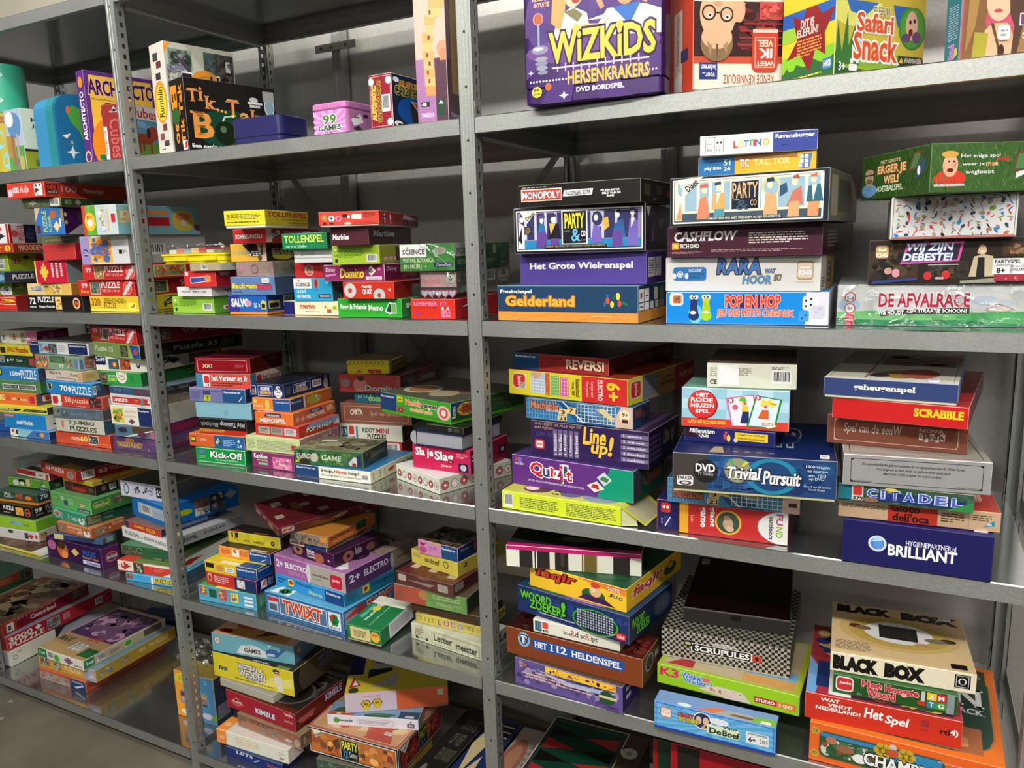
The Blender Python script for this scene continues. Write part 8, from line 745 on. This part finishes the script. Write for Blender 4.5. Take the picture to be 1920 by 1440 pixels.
('bd7', 'game_box', 'pale turquoise games box with a blue whale on the bottom shelf', 'game box', 'games on the bottom shelf, middle bay', -0.8514, 0.1646, 0.3335, 0.1334, 0.285, 0.1149, 0.057, '', ['7bc', '68a', '8bb'], {'F': 'p eee .3 .1 .68 .1 .66 .45 .56 .65 .46 .68 .36 .55;t .42 .52 .52 .66 444 5 in 1;tb .4 .22 .6 .48 444 GAMES;e .75 .42 .08 .24 46a;p 46a .8 .4 .85 .65 .84 .8 .88 .7 .92 .75 .86 .5 .8 .25;e .73 .32 .05 .08 cde;c .71 .8 .07 def;c .73 .85 .05 def;c .07 .65 .2 a44;c .07 .65 .17 eed;c .07 .65 .1 dba', 'R': 'c .2 .6 .2 a55;c .2 .6 .16 ba9', 'T': 'p eb9 0 0 1 0 1 1 0 1;fl .15 .2 .12 .12 c43;r .2 .05 .9 .6 c95;p 543 .5 .1 .75 .4 .6 .6;e .3 .6 .15 .2 c54'}, []),
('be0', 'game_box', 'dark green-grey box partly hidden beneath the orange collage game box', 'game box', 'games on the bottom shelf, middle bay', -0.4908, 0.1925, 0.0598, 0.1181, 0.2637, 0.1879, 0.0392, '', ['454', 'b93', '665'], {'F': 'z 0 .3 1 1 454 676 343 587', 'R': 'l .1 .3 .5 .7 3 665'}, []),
('be1', 'game_box', 'black-edged box of orange crowd artwork with a black title square', 'game box', 'games on the bottom shelf, middle bay', -0.5073, 0.228, 0.0998, 0.063, 0.2952, 0.2432, 0.0801, '', ['123', '321', 'c75', 'cdc'], {'F': 'fr .015 .05 .985 .95 .01 fed;z .03 .1 .97 .9 c73 d84 853 e95 a53 b74 fb6 943 642;r .375 .12 .58 .88 ccb;r .38 .14 .575 .86 122;tob .39 .5 .57 .82 fe4 122 PARTY;t .4 .16 .46 .48 59c XX;t .47 .18 .56 .45 ddd Century;p fed .05 .98 .2 .96 .1 .66;tbC .09 .75 .18 .92 222 Diset;r .2 .1 .75 .14 544', 'R': 'fr .02 .05 .98 .95 .01 cba;z .05 .1 .95 .9 933 733 a43 522 b64;r .42 .15 .62 .9 998;r .43 .17 .61 .88 122;tob .44 .5 .6 .8 bb3 122 PARTY;t .45 .2 .58 .48 47a XX;p fed .02 .98 .25 .98 .12 .65;tbC .07 .75 .18 .92 222 Diset', 'T': 'fr .03 .04 .97 .97 .01 ecb;z .04 .05 .96 .96 da7 c64 eca c53 a84 ec9;p c54 .6 .05 .9 .05 .8 .3 .65 .25;tob .0 .4 .1 .9 322 ccb PUZZLE'}, ['price_sticker T .8 .2 .08 .05 edd']),
('be2', 'recycling_game_box', 'flat white box with a green dot logo between the orange boxes', 'recycling game box', 'games on the bottom shelf, middle bay', -0.4829, 0.1977, 0.1807, 0.3274, 0.2616, 0.0653, 0.0317, '', ['eef', '998', '79b'], {'F': 'c .1 .5 .3 8b5;c .09 .5 .2 6a4;tb .1 .35 .28 .65 333 wecycle;fr .33 .2 .73 .75 .004 bbb;l .35 .3 .7 .65 3 999;r .88 .15 .96 .6 777;r .9 .3 .94 .45 eee;r .91 .65 .93 .8 777;l .87 .3 .97 .4 1 777', 'T': 'e .15 .3 .1 .3 464;p b64 0 .0 .3 .0 .25 .2 .05 .25;e .12 .1 .03 .05 eee;r .3 0 1 1 8ac;e .55 .1 .15 .12 354;e .6 .2 .15 .1 475;r .78 0 1 .5 257;r .85 .05 .95 .2 ddd'}, []),
('be3', 'toy_box', 'white and torn orange box with two yellow lion cubs under a picture lid', 'toy box', 'games on the bottom shelf, middle bay', -0.4911, 0.323, 0.2132, 0.563, 0.2851, 0.2328, 0.0594, '', ['d63', 'ccb', 'dc4'], {'F': 'r 0 0 .5 1 dcd;tb .17 .75 .35 .85 d76 pak de poezen!;fl .2 .4 .05 .22 321;fl .2 .4 .042 .18 ec3;fl .31 .45 .05 .22 321;fl .31 .45 .042 .18 ec3;r .17 .1 .23 .25 ec3;r .28 .15 .34 .3 ec3;e .19 .4 .005 .03 321;e .21 .4 .005 .03 321;e .3 .45 .005 .03 321;e .32 .45 .005 .03 321;p a65 .5 .0 .7 .05 1 .15 1 0;r .9 .6 .96 .9 ccb', 'T': 'r 0 .4 .15 1 225;p c33 .03 .1 .15 .15 .06 .35;p eee .06 .15 .12 .17 .08 .28;e .08 .05 .05 .06 443;p 232 .2 .3 .45 .45 .4 .6 .2 .5;p bbb .25 .1 .5 .1 .5 .4;p bbb .25 .5 1 .6 1 1 .2 1;p b43 .25 .65 .6 .55 1 .75 .8 .95 .4 .9;z .35 .7 .75 .88 543 754 865'}, []),
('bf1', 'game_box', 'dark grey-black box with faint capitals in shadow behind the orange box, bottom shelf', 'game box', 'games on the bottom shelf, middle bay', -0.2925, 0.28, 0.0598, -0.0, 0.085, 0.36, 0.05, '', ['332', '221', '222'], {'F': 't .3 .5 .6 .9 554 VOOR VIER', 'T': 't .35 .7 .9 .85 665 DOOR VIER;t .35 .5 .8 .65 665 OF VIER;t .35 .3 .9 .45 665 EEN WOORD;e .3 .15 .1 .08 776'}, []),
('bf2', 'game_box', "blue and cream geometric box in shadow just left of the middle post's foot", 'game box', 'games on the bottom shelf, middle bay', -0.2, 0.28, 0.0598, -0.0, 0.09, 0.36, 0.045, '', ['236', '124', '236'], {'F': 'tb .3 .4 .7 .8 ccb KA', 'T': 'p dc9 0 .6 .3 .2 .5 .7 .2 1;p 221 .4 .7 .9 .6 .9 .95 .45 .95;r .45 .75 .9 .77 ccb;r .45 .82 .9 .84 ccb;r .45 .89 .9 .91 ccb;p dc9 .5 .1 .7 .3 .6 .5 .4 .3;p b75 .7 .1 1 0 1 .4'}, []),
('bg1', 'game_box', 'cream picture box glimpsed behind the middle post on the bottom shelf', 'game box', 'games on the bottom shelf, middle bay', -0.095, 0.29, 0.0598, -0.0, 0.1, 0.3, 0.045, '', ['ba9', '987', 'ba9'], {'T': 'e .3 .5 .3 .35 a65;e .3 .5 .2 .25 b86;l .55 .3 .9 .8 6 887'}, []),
('bg2', 'backgammon_case', 'box with a green backgammon board printed on its lid, bottom shelf', 'backgammon case', 'games on the bottom shelf, right bay', 0.0981, 0.2552, 0.0598, 0.0349, 0.27, 0.4, 0.105, '', ['643', '432', '254'], {'F': 'r 0 .9 1 1 ccb;ti .5 .3 .9 .7 b98 Back', 'R': 'ti .1 .3 .6 .7 877 Backg', 'T': 'fr .0 .0 .8 1 .012 dcc;fr .015 .02 .785 .98 .012 511;r .04 .05 .76 .95 143;p b33 .05 .08 .05 .2 .38 .14;p 111 .05 .22 .05 .34 .38 .28;p b33 .05 .36 .05 .48 .38 .42;p 111 .05 .5 .05 .62 .38 .56;p b33 .05 .64 .05 .76 .38 .7;p 111 .05 .78 .05 .9 .38 .84;p 111 .75 .08 .75 .2 .42 .14;p b33 .75 .22 .75 .34 .42 .28;p 111 .75 .36 .75 .48 .42 .42;p b33 .75 .5 .75 .62 .42 .56;p 111 .75 .64 .75 .76 .42 .7;p b33 .75 .78 .75 .9 .42 .84;c .1 .28 .035 dc8;c .17 .28 .035 dc8;c .24 .28 .035 dc8;c .1 .14 .035 111;r .44 .3 .49 .35 eee;r .46 .2 .51 .25 eee;c .86 .75 .06 dcc;c .86 .75 .03 988;r .8 0 1 1 543;c .88 .8 .055 ccb;c .88 .8 .02 988'}, []),
('bg3', 'game_box', 'small beige box squeezed beside the backgammon box on the bottom shelf', 'game box', 'games on the bottom shelf, right bay', 0.275, 0.27, 0.0598, -0.0, 0.03, 0.3, 0.085, '', ['a97', '876', '997'], {}, []),
('bg4', 'game_box', 'tall red box with large white italics standing on the bottom shelf', 'game box', 'games on the bottom shelf, right bay', 0.53, 0.11, 0.0598, -0.0, 0.27, 0.1, 0.4, '', ['a12', '622', '812'], {'F': 'r 0 0 .22 1 221;r 0 0 .05 1 a12;tobi .3 .55 .7 .9 ddc 111 Me;ti .75 .65 .85 .85 a77 qi'}, []),
('bg5', 'game_box', 'slim dark green box with a red spine edge standing left of the tall red box', 'game box', 'games on the bottom shelf, right bay', 0.365, 0.25, 0.0598, -0.0, 0.04, 0.3, 0.37, '', ['132', '122', '132'], {'F': 'r 0 0 .25 1 911;r .6 .1 .8 .5 256'}, [])
]
D2 = []
for e in D:
    a = {k: parse(s) for k, s in e[14].items()}; D2.append((*e[:14], a, e[15]))
make_texts()
OBJ = {}
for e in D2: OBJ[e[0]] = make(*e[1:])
# ---------------------------------------------------------------- one-off pieces
def cyl(mb, cx, cy, r, z0, z1, m, n=96): mb.prism([(cx + r * math.cos(2 * math.pi * i / n), cy + r * math.sin(2 * math.pi * i / n)) for i in range(n)], z0, z1, m)
# teal cardboard canister at the far left
z = SHELF[1] + .001; rt = empty('gift_canister', (-1.645, .10, z)); tag(rt, 'tall round teal and olive cardboard canister at the far left of the top shelf', 'canister', 'games on the top shelf, left bay')
t = MB(); cyl(t, 0, 0, .06, 0, .175, ink('c4b03a'))
def wrapblob(t, a0, zc, ra, rz, c, k=0):
    for i in range(14):
        P = []
        for j in (i, i + 1):
            g = 2 * math.pi * j / 14; P.append((a0 + ra * math.cos(g), zc + rz * math.sin(g)))
        q = [(a0, zc)] + P; t.face([((.0603 + k * .0003) * math.sin(a), -(.0603 + k * .0003) * math.cos(a), h) for a, h in q], ink(c))
for a0, zc, ra, rz, c in ((-.2, .05, .5, .03, '8fd0cc'), (.5, .1, .35, .03, '8fd0cc'), (.9, .04, .3, .025, '8fd0cc'), (.0, .15, .4, .012, '8a5a30'), (.8, .155, .3, .01, 'a06a3a'), (-.7, .12, .4, .03, '8fd0cc')): wrapblob(t, a0, zc, ra, rz, c)
t.build('body', rt)
t = MB(); cyl(t, 0, 0, .0615, .175, .312, ink('3fb090'))
for a0, zc, ra, rz in ((.5, .26, .3, .01), (.3, .264, .15, .012), (.75, .21, .25, .008), (-.2, .22, .3, .01), (.95, .28, .15, .007)): wrapblob(t, a0, zc, ra, rz, 'a8d8cc', 8)
t.build('lid', rt)
# five heart tokens under the clear lid
o = OBJ['mh1']; e = [q for q in D if q[0] == 'mh1'][0]; w_, d_, h_ = e[9], e[10], e[11]
def heart(rad, n=28): return [(rad * math.sin(2 * math.pi * i / n) ** 3, rad * .06 * (13 * math.cos(2 * math.pi * i / n) - 5 * math.cos(4 * math.pi * i / n) - 2 * math.cos(6 * math.pi * i / n) - math.cos(8 * math.pi * i / n))) for i in range(n)]
tok = None
for i in range(5):
    if tok is None:
        t = MB(); P = heart(.0105); Q = heart(.0078)
        for pts, c, y in ((P, 'c85a82', -.002), (Q, 'b8c4cc', -.0024)):
            n = len(pts); t.face([(a, y, b_) for a, b_ in pts][::-1], ink(c)); 
            for k in range(n): a, c2 = pts[k - 1], pts[k]; t.face([(a[0], y, a[1]), (c2[0], y, c2[1]), (c2[0], .002, c2[1]), (a[0], .002, a[1])], ink(c))
        tok = t.build('heart_token'); q = tok
    else: q = tok.copy(); C.collection.objects.link(q)
    lx = -w_ / 2 + w_ * (.28 + .155 * i); ly = -d_ / 2 + .012; c, s = math.cos(e[8]), math.sin(e[8])
    q.location = (e[5] + c * lx - s * ly, e[6] + s * lx + c * ly, e[7] + h_ * .64 + .0115); q.rotation_euler = (0, 0, e[8])
    tag(q, 'pink-rimmed pale heart token in the row under the clear lid of the red box', 'heart token', 'heart tokens under the clear lid')
# crumpled clear bag over the tall children's box
e = [q for q in D if q[0] == 'bc1'][0]; r = random.Random(11); w_, d_, h_ = e[9], e[10], e[11]
t = MB(); k = t.mi(BAG); N, Mh = 26, 11; ringv = []
for j in range(Mh):
    f = j / (Mh - 1); zz = h_ + .003 + f * .10; sq = 1 - .62 * f ** 1.3
    for i in range(N):
        a = 2 * math.pi * i / N; m = max(abs(math.cos(a)), abs(math.sin(a))); x = math.cos(a) / m * (w_ / 2 + .002) * sq; y = math.sin(a) / m * (d_ / 2 + .002) * sq
        jit = .016 * f + (.001 if j else 0); t.v.append((x + r.uniform(-jit, jit), y + r.uniform(-jit, jit), zz + r.uniform(-jit, jit) * .8))
for j in range(Mh - 1):
    for i in range(N): c = (i + 1) % N; t.f.append((j * N + i, j * N + c, (j + 1) * N + c, (j + 1) * N + i)); t.m.append(k)
o = t.build('plastic_bag'); o.location = (e[5], e[6], e[7]); o.rotation_euler = (0, 0, e[8]); tag(o, 'crumpled clear plastic bag top above the tall yellow and blue box by the left post', 'plastic bag')
# open end flap of the acid yellow box
o = OBJ['v1']; e = [q for q in D if q[0] == 'v1'][0]; w_, d_, h_ = e[9], e[10], e[11]
t = MB(); m = ink('d8d840'); x0, y0 = w_ / 2, -d_ / 2
P = [(x0 + .0005, y0, h_ - .001), (x0 + .0005, y0 + d_, h_ - .001), (x0 + .05, y0 + d_ * .9, h_ * .12), (x0 + .045, y0 + d_ * .12, h_ * .05)]
t.face(P[::-1], m); t.face([(a, b_, c - .0006) for a, b_, c in P], ink('b8b490')); q = t.build('end_flap', o)
t = MB(); P = [(x0 + .0005, y0 + .001, .001), (x0 + .0005, y0 + .001, h_ - .002), (x0 + .024, y0 + .02, h_ * .5), (x0 + .03, y0 + .012, .001)]
t.face(P, ink('cfcf9c')); t.face([(a, b_ + .0006, c) for a, b_, c in P[::-1]], ink('cfcf9c')); t.build('dust_flap', o)
# boxes that do not lie flat
def tilt(i, rx, ry, dz=0):
    o = OBJ[i]; e = o.rotation_euler.z; o.rotation_euler = (Matrix.Rotation(e, 3, 'Z') @ Matrix.Rotation(rx, 3, 'X') @ Matrix.Rotation(ry, 3, 'Y')).to_euler(); o.location.z += dz
tilt('ae7', math.radians(3), math.radians(5), .017)
tilt('ag1', math.radians(5), 0, .010)
# litter on the concrete
for i, (x, y, s, lab) in enumerate(((-1.868, -.03, .012, 'small clear plastic scrap on the concrete nearest the rack foot'), (-1.79, -.10, .010, 'small pale plastic scrap lying further out on the concrete floor'))):
    t = MB(); P = [(-s, -s * .4, .0008), (s * .6, -s * .7, .003), (s, s * .3, .0008), (-s * .2, s * .8, .004)]; m = ink('8c8e86'); t.face(P, m); t.face([(a, b_, c - .0006) for a, b_, c in P][::-1], m)
    o = t.build('plastic_scrap'); o.location = (x, y, .0002); o.rotation_euler.z = i * 1.1; tag(o, lab, 'plastic scrap', 'litter on the floor')
